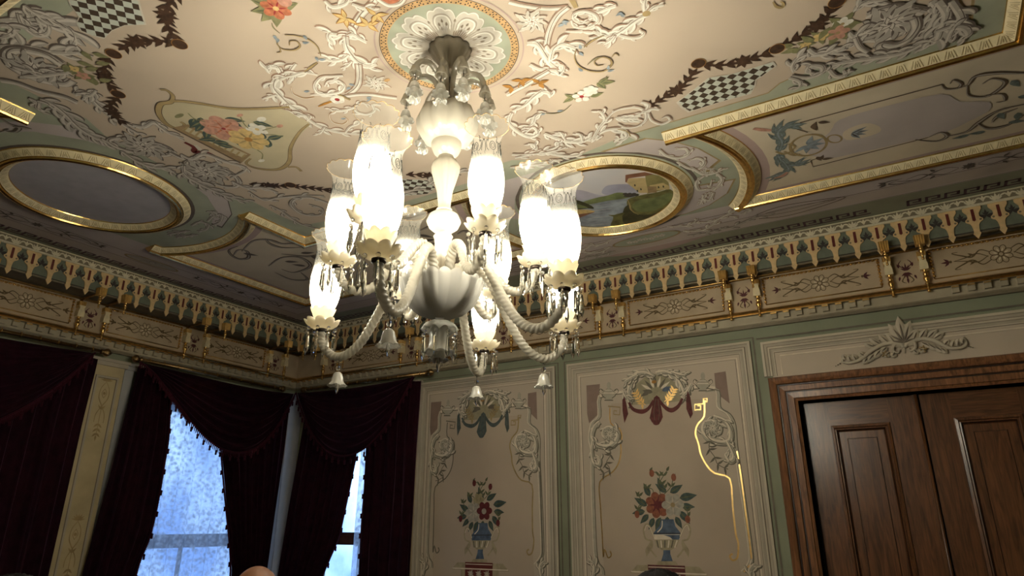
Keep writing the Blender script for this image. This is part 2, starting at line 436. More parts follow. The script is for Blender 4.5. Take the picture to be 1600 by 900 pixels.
        for j in range(m - 1):
            vs = []; fs = []
            for i in range(N): vs += [rows[i][j], rows[i][j + 1]]
            for i in range(N if closed else N - 1):
                i2 = (i + 1) % N; fs.append((2 * i, 2 * i + 1, 2 * i2 + 1, 2 * i2))
            s.add(vs, fs, mats[j] if isinstance(mats, (list, tuple)) else mats, False)
        if not closed:
            mk = mats[0] if isinstance(mats, (list, tuple)) else mats
            s.add(rows[0], [tuple(range(m))], mk); s.add(rows[-1], [tuple(range(m - 1, -1, -1))], mk)
        return s
    def build(s, name, parent=None, loc=None, smooth=None):
        me = bpy.data.meshes.new(name)
        me.from_pydata(s.v, [], s.f)
        for k in s.mats: me.materials.append(M[k])
        me.polygons.foreach_set('material_index', s.m)
        me.polygons.foreach_set('use_smooth', s.sm)
        me.update()
        o = bpy.data.objects.new(name, me); COL.objects.link(o)
        if parent: o.parent = parent
        if loc: o.location = loc
        return o

def smooth(pts, n=6, closed=False):
    N = len(pts)
    if N < 3: return [tuple(p) for p in pts]
    out = []
    R_ = N if closed else N - 1
    for i in range(R_):
        if closed: p0, p1, p2, p3 = pts[i - 1], pts[i], pts[(i + 1) % N], pts[(i + 2) % N]
        else: p0, p1, p2, p3 = pts[max(i - 1, 0)], pts[i], pts[i + 1], pts[min(i + 2, N - 1)]
        for k in range(n):
            t = k / n; t2 = t * t; t3 = t2 * t
            out.append(tuple(0.5 * ((2 * b) + (-a + c) * t + (2 * a - 5 * b + 4 * c - d) * t2 + (-a + 3 * b - 3 * c + d) * t3)
                             for a, b, c, d in zip(p0, p1, p2, p3)))
    if not closed: out.append(tuple(pts[-1]))
    return out

class Paint:
    """brush strokes laid one over another on a flat surface; plane(u, v, off) -> xyz"""
    def __init__(s, plane, base=0.001, step=0.000004):
        s.p = plane; s.mb = MB(); s.o = base; s.step = step
    def poly(s, pts, mat):
        s.o += s.step
        s.mb.add([s.p(u, v, s.o) for u, v in pts], [tuple(range(len(pts)))], mat)
    def fan(s, c, pts, mat):
        s.o += s.step; n = len(pts)
        s.mb.add([s.p(c[0], c[1], s.o)] + [s.p(u, v, s.o) for u, v in pts], [(0, 1 + i, 1 + (i + 1) % n) for i in range(n)], mat)
    def ribbon(s, pts, w, mat, n=5, sm=True, d=(0, 0)):
        """w: width, or (w0, w1, w2) at start, middle, end"""
        q = smooth(pts, n) if sm and len(pts) > 2 else list(pts)
        N = len(q); s.o += s.step; vs = []
        for i, p in enumerate(q):
            a = q[max(i - 1, 0)]; b = q[min(i + 1, N - 1)]
            dx, dy = b[0] - a[0], b[1] - a[1]; l = math.hypot(dx, dy) or 1
            t = i / (N - 1)
            if hasattr(w, '__len__'): ww = (w[0] + (w[1] - w[0]) * 2 * t) if t < .5 else (w[1] + (w[2] - w[1]) * (2 * t - 1))
            else: ww = w
            nx, ny = -dy / l * ww / 2, dx / l * ww / 2
            vs += [s.p(p[0] + d[0] + nx, p[1] + d[1] + ny, s.o), s.p(p[0] + d[0] - nx, p[1] + d[1] - ny, s.o)]
        s.mb.add(vs, [(2 * i, 2 * i + 1, 2 * i + 3, 2 * i + 2) for i in range(N - 1)], mat)
    def ring(s, c, r0, r1, mat, n=64):
        s.o += s.step
        vs = []
        for k in range(n):
            a = 2 * PI * k / n
            vs += [s.p(c[0] + r0 * math.cos(a), c[1] + r0 * math.sin(a), s.o), s.p(c[0] + r1 * math.cos(a), c[1] + r1 * math.sin(a), s.o)]
        s.mb.add(vs, [(2 * k, 2 * k + 1, (2 * k + 3) % (2 * n), (2 * k + 2) % (2 * n)) for k in range(n)], mat)
    def disc(s, c, rx, mat, ry=None, ang=0, n=28, wob=0, lobes=5):
        ry = ry or rx; pts = []
        for k in range(n):
            a = 2 * PI * k / n; w = 1 + wob * math.cos(lobes * a)
            x, y = rx * w * math.cos(a), ry * w * math.sin(a)
            pts.append((c[0] + x * math.cos(ang) - y * math.sin(ang), c[1] + x * math.sin(ang) + y * math.cos(ang)))
        s.fan(c, pts, mat)
    def leaf(s, c, ang, L, W, mat, curl=0.0, d=(0, 0), tip=1.0):
        """pointed leaf from its stalk c, bending sideways by curl"""
        pts = []; n = 7
        for side in (1, -1):
            rng = range(n + 1) if side == 1 else range(n - 1, 0, -1)
            for i in rng:
                t = i / n; w = W / 2 * math.sin(PI * min(1, t ** 0.8)) * (1.25 - 0.5 * t)
                x = L * t; y = side * w + curl * L * t * t
                pts.append((c[0] + d[0] + x * math.cos(ang) - y * math.sin(ang), c[1] + d[1] + x * math.sin(ang) + y * math.cos(ang)))
        m_ = (sum(p[0] for p in pts) / len(pts), sum(p[1] for p in pts) / len(pts))
        s.fan(m_, pts, mat)
    def lobed(s, c, ang, L, W, mat, curl=0.0, d=(0, 0), k=2.5):
        pts = []; n = 12
        for side in (1, -1):
            rng = range(n + 1) if side == 1 else range(n - 1, 0, -1)
            for i in rng:
                t = i / n; w = W / 2 * math.sin(PI * min(1, t ** 0.75)) ** .8 * (0.66 + 0.42 * abs(math.sin(k * PI * t + .4)))
                x = L * t; y = side * w + curl * L * t * t
                pts.append((c[0] + d[0] + x * math.cos(ang) - y * math.sin(ang), c[1] + d[1] + x * math.sin(ang) + y * math.cos(ang)))
        m_ = (sum(p[0] for p in pts) / len(pts), sum(p[1] for p in pts) / len(pts))
        s.fan(m_, pts, mat)
    def comma(s, c, ang, L, W, mat, curl=0.0, d=(0, 0), o=0.0):
        """rounded curling stroke, as left by a loaded brush"""
        n = 8; x, y = c[0] + d[0], c[1] + d[1]; h = ang; vs = []; s.o += s.step
        for i in range(n + 1):
            t = i / n; w = W / 2 * math.sin(PI * (.16 + .84 * t)) ** .75 * (.7 + .6 * t); k = o * (1 - t * .6)
            nx, ny = -math.sin(h), math.cos(h)
            vs += [s.p(x + nx * (w + k), y + ny * (w + k), s.o), s.p(x - nx * (w - k), y - ny * (w - k), s.o)]
            x += math.cos(h) * L / n; y += math.sin(h) * L / n; h -= curl * 2.6 * (.3 + t) / n
        s.mb.add(vs, [(2 * i, 2 * i + 1, 2 * i + 3, 2 * i + 2) for i in range(n)], mat)
    def flower(s, c, r, pm, cm='petal_yellow', n=6, pm2=None, ang=0, sq=1.0):
        for k in range(n):
            a = 2 * PI * k / n + ang
            s.disc((c[0] + 0.55 * r * math.cos(a), c[1] + 0.55 * r * math.sin(a) * sq), 0.46 * r, pm, ry=0.36 * r, ang=a)
        if pm2:
            for k in range(n):
                a = 2 * PI * (k + .5) / n + ang
                s.leaf((c[0] + 0.15 * r * math.cos(a), c[1] + 0.15 * r * math.sin(a)), a, 0.6 * r, 0.12 * r, pm2)
        s.disc(c, 0.2 * r, cm)
    def acan(s, pts, w, L=0.0, n=0, pal='w', sides=(1, -1), taper=True, ang=48, curl=0.55, sm=6):
        """painted acanthus scroll: cast outline, body, leaflets, veins and light edge"""
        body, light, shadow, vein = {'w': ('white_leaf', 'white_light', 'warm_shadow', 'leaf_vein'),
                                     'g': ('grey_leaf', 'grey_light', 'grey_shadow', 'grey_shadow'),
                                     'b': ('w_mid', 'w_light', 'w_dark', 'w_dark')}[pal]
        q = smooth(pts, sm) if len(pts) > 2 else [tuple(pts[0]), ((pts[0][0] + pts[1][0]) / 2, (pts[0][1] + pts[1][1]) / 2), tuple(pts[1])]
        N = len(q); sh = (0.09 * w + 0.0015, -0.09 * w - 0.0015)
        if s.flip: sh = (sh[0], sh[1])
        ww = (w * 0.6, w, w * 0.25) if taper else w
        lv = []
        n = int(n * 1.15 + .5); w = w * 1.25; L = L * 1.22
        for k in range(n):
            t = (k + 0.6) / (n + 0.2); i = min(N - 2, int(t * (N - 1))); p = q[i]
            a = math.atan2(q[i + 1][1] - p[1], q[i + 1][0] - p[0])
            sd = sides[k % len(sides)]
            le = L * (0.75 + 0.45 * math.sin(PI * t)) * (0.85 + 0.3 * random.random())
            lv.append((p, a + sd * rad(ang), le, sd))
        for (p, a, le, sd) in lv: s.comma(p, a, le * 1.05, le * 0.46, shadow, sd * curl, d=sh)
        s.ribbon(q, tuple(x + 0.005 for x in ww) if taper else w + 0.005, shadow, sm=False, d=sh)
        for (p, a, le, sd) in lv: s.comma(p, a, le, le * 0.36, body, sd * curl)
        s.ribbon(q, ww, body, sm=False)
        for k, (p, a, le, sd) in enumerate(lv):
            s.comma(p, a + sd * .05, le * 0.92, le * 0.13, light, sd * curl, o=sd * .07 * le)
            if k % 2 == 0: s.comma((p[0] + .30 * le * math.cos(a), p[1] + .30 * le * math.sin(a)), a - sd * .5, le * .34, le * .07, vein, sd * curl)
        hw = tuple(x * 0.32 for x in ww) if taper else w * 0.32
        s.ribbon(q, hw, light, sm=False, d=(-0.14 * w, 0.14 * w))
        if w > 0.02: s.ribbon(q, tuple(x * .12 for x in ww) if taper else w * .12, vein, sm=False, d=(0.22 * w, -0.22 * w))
    flip = False
    def rosette(s, c, r, pal='w', n=7, a0=0.0):
        body, light, shadow, vein = {'w': ('white_leaf', 'white_light', 'warm_shadow', 'leaf_vein'),
                                     'g': ('grey_leaf', 'grey_light', 'grey_shadow', 'grey_shadow'),
                                     'b': ('w_mid', 'w_light', 'w_dark', 'w_dark')}[pal]
        n = n + 2
        for lay, mat, f in ((0, shadow, 1.08), (1, body, 1.0), (2, light, .8)):
            for k in range(n):
                a = a0 + 2 * PI * k / n; f2 = f * (1.0 if k % 2 else .78)
                if lay < 2: s.lobed(c, a, r * f2, r * .50, mat, curl=0.35, d=(0.002, -0.002) if lay == 0 else (0, 0))
                else: s.leaf(c, a + .1, r * f2, r * .11, mat, curl=0.35)
        for k in range(n):
            a = a0 + 2 * PI * (k + .5) / n
            s.leaf((c[0] + .35 * r * math.cos(a), c[1] + .35 * r * math.sin(a)), a, r * .35, r * .08, vein, curl=.3)
        for k in range(6):
            a = a0 + k * PI / 3; s.leaf(c, a, r * .34, r * .2, shadow, curl=.4); s.leaf(c, a, r * .30, r * .15, light, curl=.4)
        s.disc(c, r * .07, shadow)
    def spiral(s, c, r, turns, a0, w, pal='w', sgn=1, ry=1.0, n=0, L=0.0):
        pts = []
        K = int(10 * turns) + 2
        for k in range(K):
            t = k / (K - 1); a = a0 + sgn * 2 * PI * turns * t; rr = r * (1 - 0.86 * t)
            pts.append((c[0] + rr * math.cos(a), c[1] + rr * math.sin(a) * ry))
        s.acan(pts, w, L, n, pal, sides=(-sgn,), sm=3)
    def build(s, name, parent=None):
        return s.mb.build(name, parent)
def ceil_fn(u, v, off): return (u, v, ZC - off)
def back_fn(u, v, off): return (u, -off, v)
def left_fn(u, v, off): return (off, u, v)
# ================================================================== room shell
def struct(o): o['kind'] = 'structure'; return o
mb = MB(); mb.box((-0.3, RY - 0.3, ZF - 0.1), (RX + 0.3, 0.3, ZF), 'floor_wood'); struct(mb.build('floor'))
mb = MB(); mb.box((-0.3, RY - 0.3, ZC), (RX + 0.3, 0.3, ZC + 0.12), 'ceiling_grey'); ceiling = struct(mb.build('ceiling'))
def wall_grid(mb, us, vs, holes, box, mat):
    """boxes between the cuts, leaving the holes open"""
    for i in range(len(us) - 1):
        for j in range(len(vs) - 1):
            uc, vc = (us[i] + us[i + 1]) / 2, (vs[j] + vs[j + 1]) / 2
            if any(h[0] < uc < h[1] and h[2] < vc < h[3] for h in holes): continue
            lo, hi = box(us[i], us[i + 1], vs[j], vs[j + 1]); mb.box(lo, hi, mat)
WIN1 = (-4.10, -2.62, 0.45, 2.70)
WIN2 = (-1.72, -0.34, 0.45, 2.70)
WIN3 = (0.42, 1.60, 0.45, 2.70)
DOOR = (5.355, 6.835, ZF, 2.440)
mb = MB()
wall_grid(mb, [RY, WIN1[0], WIN1[1], WIN2[0], WIN2[1], 0.0], [ZF, 0.45, 2.70, ZC], [WIN1, WIN2],
          lambda a, b, c, d: ((-0.3, a, c), (0, b, d)), 'wall_green')
wall_left = struct(mb.build('wall_left'))
mb = MB()
wall_grid(mb, [-0.3, WIN3[0], WIN3[1], DOOR[0], DOOR[1], RX], [ZF, 0.45, 2.44, 2.70, ZC], [WIN3, DOOR],
          lambda a, b, c, d: ((a, 0, c), (b, 0.3, d)), 'wall_green')
wall_back = struct(mb.build('wall_back'))
mb = MB(); mb.box((RX, RY, ZF), (RX + 0.3, 0.3, ZC), 'wall_green'); struct(mb.build('wall_right'))
mb = MB(); mb.box((-0.3, RY - 0.3, ZF), (RX + 0.3, RY, ZC), 'wall_green'); struct(mb.build('wall_front'))
for nm, lo, hi in (('baseboard_back', (1.83, -0.03, ZF), (5.17, 0, 0.06)), ('baseboard_left', (0, RY, ZF), (0.03, -0.15, 0.06)),
                   ('baseboard_right', (RX - 0.03, RY, ZF), (RX, 0, 0.06)), ('baseboard_front', (0.03, RY, ZF), (RX - 0.03, RY + 0.03, 0.06))):
    mb = MB(); mb.box(lo, hi, 'mould_cream'); struct(mb.build(nm))

# ------------------------------------------------------------------ gilt ceiling mouldings
def arc(c, r, a0, a1, n):
    return [(c[0] + r * math.cos(a0 + (a1 - a0) * i / n), c[1] + r * math.sin(a0 + (a1 - a0) * i / n)) for i in range(n + 1)]
MPROF = [(-0.068, 0.0), (-0.065, 0.008), (-0.024, 0.040), (-0.016, 0.040), (-0.012, 0.050), (0.0, 0.054), (0.012, 0.050), (0.016, 0.040), (0.024, 0.040), (0.065, 0.008), (0.068, 0.0)]
MMAT = ['gilt', 'ivory', 'gilt', 'gilt', 'gilt', 'gilt', 'gilt', 'gilt', 'ivory', 'gilt']
def moulding(num, path, closed=False, label=None):
    mb = MB()
    mb.sweep(path, MPROF, ceil_fn, MMAT, closed)
    # carved leaf marks along both flanks
    P2 = list(path) + ([path[0]] if closed else [])
    acc = 0.035; pitch = 0.068
    for i in range(len(P2) - 1):
        a, b = P2[i], P2[i + 1]; dx, dy = b[0] - a[0], b[1] - a[1]; l = math.hypot(dx, dy)
        if l < 1e-6: continue
        dx /= l; dy /= l
        while acc < l:
            for sd in (1, -1):
                nx, ny = -dy * sd, dx * sd
                def pt(al, s_):    # s_ 0 at the outer foot, 1 at the inner top of the flank
                    side = 0.0655 - 0.0405 * s_; dep = 0.0080 + 0.0320 * s_ + 0.0012
                    return (a[0] + dx * (acc + al) + nx * side, a[1] + dy * (acc + al) + ny * side, ZC - dep)
                for (a0, s0, a1, s1, w) in ((-0.025, 0.92, -0.013, 0.16, .0038), (0.025, 0.92, 0.013, 0.16, .0038), (-0.012, 0.92, -0.003, 0.24, .0038), (0.012, 0.92, 0.003, 0.24, .0038), (0.0, 0.80, 0.0, 0.5, .0045)):
                    if abs(s1 - s0) < .01:
                        vs = [pt(a0, s0 - .05), pt(a1, s0 - .05), pt(a1, s0 + .06), pt(a0, s0 + .06)]
                    else:
                        vs = [pt(a0 - w / 2, s0), pt(a0 + w / 2, s0), pt(a1 + w / 3, s1), pt(a1 - w / 3, s1)]
                    mb.add(vs, [(0, 1, 2, 3)], 'ivory_mark')
            acc += pitch
        acc -= l
    o = struct(mb.build('trim_%d' % num))
    if label: o['label'] = label
    return o
C1 = (4.50, -1.40); C2 = (1.55, -3.25); RR = 0.515
C3 = (4.50, -5.00); C4 = (7.41, -3.25)
def circ(c, r, n=72): return arc(c, r, 0, 2 * PI * (n - 1) / n, n - 1)
moulding(1, circ(C1, RR), True, 'round gilt and ivory moulding around the river landscape')
moulding(2, circ(C2, RR + .02), True, 'round gilt and ivory moulding around the plain grey disc')
moulding(3, circ(C3, RR), True); moulding(4, circ(C4, RR), True)
yi, xi0, xi1 = -1.945, 2.165, 6.765
yi2 = -6.4 - yi
yo, xo0, xo1 = -0.87, 1.02, 7.94
yo2 = -6.4 - yo
def sg(a, b, n=1): return [a, b]
moulding(5, [(5.10, yi), (xi1, yi), (xi1, -2.50)], label='straight gilt moulding above the blue acanthus field, turning at the right')
moulding(6, [(xi0, -2.53), (xi0, yi), (3.90, yi)], label='gilt moulding with a corner beyond the grey disc')
moulding(7, [(xi0, -3.93), (xi0, yi2), (3.9, yi2)]); moulding(8, [(5.1, yi2), (xi1, yi2), (xi1, -3.97)])
AO = 0.94
a1_ = math.atan2(yi - C1[1], 0.77); a2_ = math.atan2(yo - C1[1], 0.77)
aL = lambda y: math.asin((y - C1[1]) / AO)
moulding(9, arc(C1, AO, aL(yi), aL(yo + .03), 22) , label='curved gilt moulding right of the river landscape')
moulding(10, arc(C1, AO, PI - aL(yi), PI - aL(yo + .03), 22), label='curved gilt moulding left of the river landscape')
moulding(11, [(5.24, yo), (xo1, yo), (xo1, -2.62)], label='straight gilt moulding nearest the frieze, above the door')
moulding(12, [(xo0, -2.52), (xo0, yo), (3.74, yo)], label='gilt moulding nearest the frieze in the far left corner')
aK = lambda x: math.acos((x - C2[0]) / 0.98)
moulding(13, arc(C2, 0.98, aK(xi0), aK(xo0), 22), label='curved gilt moulding beyond the plain grey disc')
moulding(14, arc(C2, 0.98, -aK(xi0), -aK(xo0), 22))
moulding(15, [(xo0, -3.98), (xo0, yo2), (3.74, yo2)]); moulding(16, [(5.24, yo2), (xo1, yo2), (xo1, -3.98)])
# ================================================================== ceiling painting
pc = on_ceiling
def cp(pts): return [pc(x, y) for x, y in pts]
def z4(pts, ox, oy): return [(ox + x / 4.0, oy + y / 4.0) for x, y in pts]
# ---- grounds
g = Paint(ceil_fn, 0.0008)
def rect(x0, y0, x1, y1): return [(x0, y0), (x1, y0), (x1, y1), (x0, y1)]
def clipped_ring(c, r0, r1, mat, a0=0, a1=2 * PI, n=60):
    q = arc(c, r0, a0, a1, n); q2 = arc(c, r1, a0, a1, n)
    g.o += g.step
    vs = [g.p(u, v, g.o) for p in zip(q, q2) for u, v in p]
    g.mb.add(vs, [(2 * i, 2 * i + 1, 2 * i + 3, 2 * i + 2) for i in range(n)], mat)
g.poly(rect(0.0, 0.0, RX, RY), 'ceiling_lavender')
# outer strip: green band and thin lines parallel to the walls
def frame_ring(d, w, mat):
    x0, x1, y0, y1 = d, RX - d, -d, RY + d
    for a, b, c_, e in ((x0, y0, x1, y0 - w), (x0, y1, x1, y1 + w), (x0, y0, x0 + w, y1), (x1 - w, y0, x1, y1)): g.poly(rect(a, b, c_, e), mat)
frame_ring(0.17, 0.26, 'strip_green')
frame_ring(0.435, 0.008, 'dark_line'); frame_ring(0.60, 0.006, 'dark_line'); frame_ring(0.745, 0.006, 'dark_line')
frame_ring(0.455, 0.14, 'ceiling_grey')
# corner fields between outer and inner mouldings
def field(x0, x1, y0, y1, mat): g.poly(rect(x0, y0, x1, y1), mat)
for sx in (1, -1):
    for sy in (1, -1):
        def X(x): return x if sx == 1 else 8.98 - x
        def Y(y): return y if sy == 1 else -6.4 - y
        for ins, mat in ((0.0, 'band_mauve'), (0.10, 'field_beige')):
            pts = [(xo0 + ins, yo - ins), (4.5, yo - ins), (4.5, yi + ins), (xi0 - ins, yi + ins), (xi0 - ins, -3.2), (xo0 + ins, -3.2)]
            if sx == -1: pts = pts
            g.poly([(X(a), Y(b)) for a, b in pts], mat)
# mauve quarter bands beside the outer arcs
for c in (C1, C3): clipped_ring(c, AO, AO + .12, 'band_mauve')
for c in (C2, C4): clipped_ring(c, AO, AO + .16, 'band_mauve')
# green grounds around the discs and under the inner mouldings
for c in (C1, C3, C2, C4): g.disc(c, AO + .02, 'ceiling_green', n=72)
g.poly(rect(xi0, yi, xi1, yi2), 'ceiling_green')
# re-lay the strip outside the outer mouldings where the rounds ran over it
for c in ((0.90, yo, 8.0, -0.44), (0.90, yo2, 8.0, -5.96), (0.44, -0.9, xo0, -5.5), (xo1, -0.9, 8.52, -5.5)):
    g.poly(rect(*c), 'ceiling_lavender')
frame_ring(0.60, 0.006, 'dark_line'); frame_ring(0.745, 0.006, 'dark_line'); frame_ring(0.455, 0.14, 'ceiling_grey')
for c in (C1, C3, C2, C4):
    clipped_ring(c, 0.60, 0.625, 'grey_shadow')
# grey lunettes round the river disc and the plain disc
lun = [[(945, 237), (1010, 217), (1050, 221), (1090, 232), (1122, 250), (1095, 272), (1072, 255), (1040, 245), (1000, 238)],
       [(1146, 281), (1135, 302), (1108, 320), (1072, 333), (1038, 341), (1062, 328), (1080, 310), (1084, 292)]]
for l in lun:
    q = cp(l); cen = (sum(a for a, b in q) / len(q), sum(b for a, b in q) / len(q))
    for f, mat in ((1.07, 'olive_gold'), (1.0, 'ceiling_lavender')):
        g.poly([(cen[0] + (a - cen[0]) * f, cen[1] + (b - cen[1]) * f) for a, b in q], mat)
    g.poly([(9.0 - a, b) for a, b in reversed(q)], 'ceiling_lavender')
q = cp([(305, 292), (335, 296), (357, 313), (363, 335), (347, 356), (330, 350), (338, 330), (322, 305)])
g.poly(q, 'grey_shadow'); cen = (sum(a for a, b in q) / 8, sum(b for a, b in q) / 8)
g.poly([(cen[0] + (a - cen[0]) * .93, cen[1] + (b - cen[1]) * .93) for a, b in q], 'ceiling_lavender')
g.poly([(a, -6.5 - b) for a, b in reversed(q)], 'ceiling_lavender')
# cream field of the middle
g.poly(rect(2.42, -4.24, 6.56, -2.20), 'ceiling_cream')
cream = cp([(980, 210), (1200, 145), (1222, 128), (1250, 118), (1300, 98), (1400, 78), (1500, 55), (1518, 38)]) + \
    [(6.59, -2.5), (6.59, -4.2), (2.45, -4.25)] + cp([(0, 120), (60, 150), (120, 172), (165, 212), (205, 232), (260, 262), (310, 285), (390, 312), (440, 338), (475, 352), (520, 343)]) + \
    [(3.0, -2.08), (3.9, -2.08)] + cp([(760, 262), (800, 250), (860, 250), (910, 240)])
g.poly(cream, 'ceiling_cream')
g.ribbon(cp([(987, 209), (1200, 145), (1218, 130), (1235, 122)]), 0.008, 'olive_gold', sm=False)
g.ribbon([(6.575, -2.1), (6.575, -4.2)], 0.012, 'olive_gold', sm=False)
g.disc(C2, 0.50, 'disc_grey', n=64); g.disc(C4, 0.50, 'disc_grey', n=64); g.disc(C3, 0.5, 'disc_grey', n=64)
gr = g.build('painted_ground', ceiling)

# ---- river landscape in the round frame
g = Paint(ceil_fn, 0.0035)
def T6(pts): return cp(z4(pts, 800, 225))
g.disc(C1, 0.505, 'sky_paint', n=64)
def inC(pts, mat):   # keep inside the round frame
    out = []
    for a, b in smooth(pts, 3, True):
        d = math.hypot(a - C1[0], b - C1[1])
        if d > .5: a, b = C1[0] + (a - C1[0]) * .5 / d, C1[1] + (b - C1[1]) * .5 / d
        out.append((a, b))
    g.poly(out, mat)
inC(T6([(200, 330), (330, 290), (430, 285), (560, 318), (700, 305), (760, 330), (600, 350), (300, 420)]), 'hill_far')
inC(T6([(560, 300), (585, 262), (640, 250), (735, 250), (770, 280), (800, 300), (700, 318), (600, 318)]), 'hill_lav')
inC(T6([(100, 420), (430, 350), (600, 330), (800, 318), (900, 330), (1000, 340), (960, 470), (700, 540), (400, 540), (150, 520)]), 'river')
for k in range(9):
    y = 380 + k * 16
    g.ribbon(T6([(430 + k * 6, y + 8), (520, y + 3 - k), (640 - k * 3, y - 12)]), (0.001, 0.006, 0.001), ('hill_far', 'bank_deep', 'sky_paint')[k % 3] if k % 3 != 1 else 'hill_lav')
inC(T6([(440, 362), (520, 335), (600, 318), (660, 300), (720, 305), (800, 310), (720, 335), (600, 352), (480, 375)]), 'bank_green')
inC(T6([(395, 350), (440, 358), (500, 385), (510, 402), (470, 400), (395, 405)]), 'bank_deep')
inC(T6([(395, 372), (430, 378), (475, 396), (430, 398), (390, 400)]), 'bank_green')
inC(T6([(395, 425), (450, 428), (515, 422), (470, 440), (400, 462)]), 'house_roof')
inC(T6([(395, 410), (470, 408), (520, 420), (450, 432), (400, 436)]), 'petal_yellow')
inC(T6([(722, 345), (800, 318), (900, 300), (990, 280), (1010, 330), (960, 420), (860, 480), (720, 520), (620, 515), (630, 470), (640, 440), (700, 425), (720, 400)]), 'bank_dark')
inC(T6([(750, 380), (800, 345), (900, 330), (985, 300), (1000, 340), (900, 410), (790, 420)]), 'bank_green')
inC(T6([(700, 400), (735, 380), (760, 430), (860, 440), (930, 420), (850, 478), (720, 500), (690, 470)]), 'bank_deep')
g.ribbon(T6([(722, 345), (735, 375), (745, 410), (790, 440)]), (0.004, 0.012, 0.003), 'olive_gold')
inC(T6([(640, 440), (700, 425), (690, 445), (650, 455), (600, 440)]), 'bank_dark')
g.poly(T6([(845, 308), (832, 196), (880, 186), (950, 200), (978, 235), (985, 275)]), 'house_side')
g.poly(T6([(716, 238), (730, 212), (832, 208), (852, 302), (795, 303)]), 'house_wall')
g.poly(T6([(708, 235), (709, 190), (830, 172), (885, 186), (838, 196), (728, 212), (716, 238)]), 'house_roof')
g.poly(T6([(860, 255), (945, 240), (985, 262), (985, 280), (855, 290)]), 'house_wall')
for (x, y) in ((762, 250), (778, 285), (800, 275), (880, 268), (910, 262), (940, 258)):
    g.poly(T6([(x, y), (x + 8, y - 2), (x + 12, y + 10), (x + 3, y + 12)]), 'bank_deep')
g.poly(T6([(845, 262), (850, 303), (905, 300), (902, 262)]), 'basket_brown')
for k in range(9):
    a = 706 + 9 * k; g.disc(T6([(a, 308 + (k % 3) * 5)])[0], 0.016, 'ink', ry=.013)
g.ribbon(T6([(700, 322), (740, 325), (790, 312)]), 0.02, 'ink')
ls = g.build('landscape_painting', ceiling); ls['label'] = 'painted river with hills, grassy bank and yellow farmhouse'

# ---- central medallion
g = Paint(ceil_fn, 0.003)
CM = (4.48, -3.205)
g.disc(CM, 0.350, 'band_mauve', n=72); g.disc(CM, 0.343, 'ceiling_cream', n=72); g.disc(CM, 0.326, 'dark_line', n=72); g.disc(CM, 0.322, 'tan_ring', n=72)
g.disc(CM, 0.288, 'ceiling_green', n=72)
for k in range(46):
    a = 2 * PI * k / 46; ca, sa = math.cos(a), math.sin(a)
    for rr, s_ in ((0.315, 1), (0.296, -1)):
        for dt in (-.010, .010):
            x, y = CM[0] + rr * ca - dt * sa, CM[1] + rr * sa + dt * ca
            g.disc((x, y), .0048, 'ink', ry=.0038, n=6)
    g.ribbon([(CM[0] + .300 * ca, CM[1] + .300 * sa), (CM[0] + .311 * ca, CM[1] + .311 * sa)], .004, 'ink', sm=False)
NL = 10
for lay, (mat, f) in enumerate((('leaf_mid', 1.0), ('white_light', .985), ('white_leaf', .955))):
    for k in range(NL):
        a = 2 * PI * (k + .2) / NL; ca, sa = math.cos(a), math.sin(a)
        pts = []
        for i in range(41):
            t = i / 40; th = (t - .5) * 1.02 * 2 * PI / NL
            lob = 0.255 + 0.017 * abs(math.sin(t * 3 * PI)) - 0.055 * abs(2 * t - 1) ** 2.6
            lob *= f
            pts.append((CM[0] + lob * math.cos(a + th), CM[1] + lob * math.sin(a + th)))
        g.poly([CM] + pts, mat)
for k in range(NL):
    a = 2 * PI * (k + .2) / NL
    def pp(r, th): return (CM[0] + r * math.cos(a + th), CM[1] + r * math.sin(a + th))
    # inner leaf with its own white rim
    g.ribbon([pp(.10, -.20), pp(.17, -.22), pp(.215, -.13), pp(.225, 0), pp(.215, .13), pp(.17, .22), pp(.10, .20)], .011, 'leaf_mid')
    g.ribbon([pp(.10, -.19), pp(.17, -.20), pp(.208, -.12), pp(.217, 0), pp(.208, .12), pp(.17, .20), pp(.10, .19)], .008, 'white_light')
    for th in (-.235, -.15, -.08, 0, .08, .15, .235):
        g.ribbon([pp(.06, th * .8), pp(.13, th), pp(.185 - abs(th) * .1, th * .95)], (.002, .0055, .001), 'leaf_mid' if abs(th) > .1 else 'grey_leaf')
    for th, r in ((0, .185), (-.10, .165), (.10, .165), (.31, .19), (-.05, .135)):
        g.leaf(pp(r - .012, th), a + th, .026, .010, 'leaf_vein')
    g.ribbon([pp(.05, .314), pp(.12, .30), pp(.19, .314)], (.004, .012, .002), 'leaf_mid')
    for th in (-.27, -.19, -.115, -.04, .04, .115, .19, .27): g.ribbon([pp(.05, th * .9), pp(.11, th), pp(.155 - abs(th) * .1, th)], (.003, .007, .001), 'leaf_vein' if k % 2 else 'leaf_mid')
g.disc(CM, .095, 'leaf_mid', n=40, wob=.05, lobes=20); g.disc(CM, .075, 'white_leaf', n=40)
md = g.build('painted_medallion', ceiling); md['label'] = 'painted white acanthus medallion in a green and tan ring'

# ---- white rocaille strapwork around the medallion
g = Paint(ceil_fn, 0.0025)
def T2(pts): return cp(z4(pts, 400, 0))
def T3(pts): return cp(z4(pts, 800, 0))
def T1(pts): return cp(z4(pts, 0, 0))
def T4(pts): return cp(z4(pts, 1200, 0))
def T5(pts): return cp(z4(pts, 0, 225))
A = g.acan
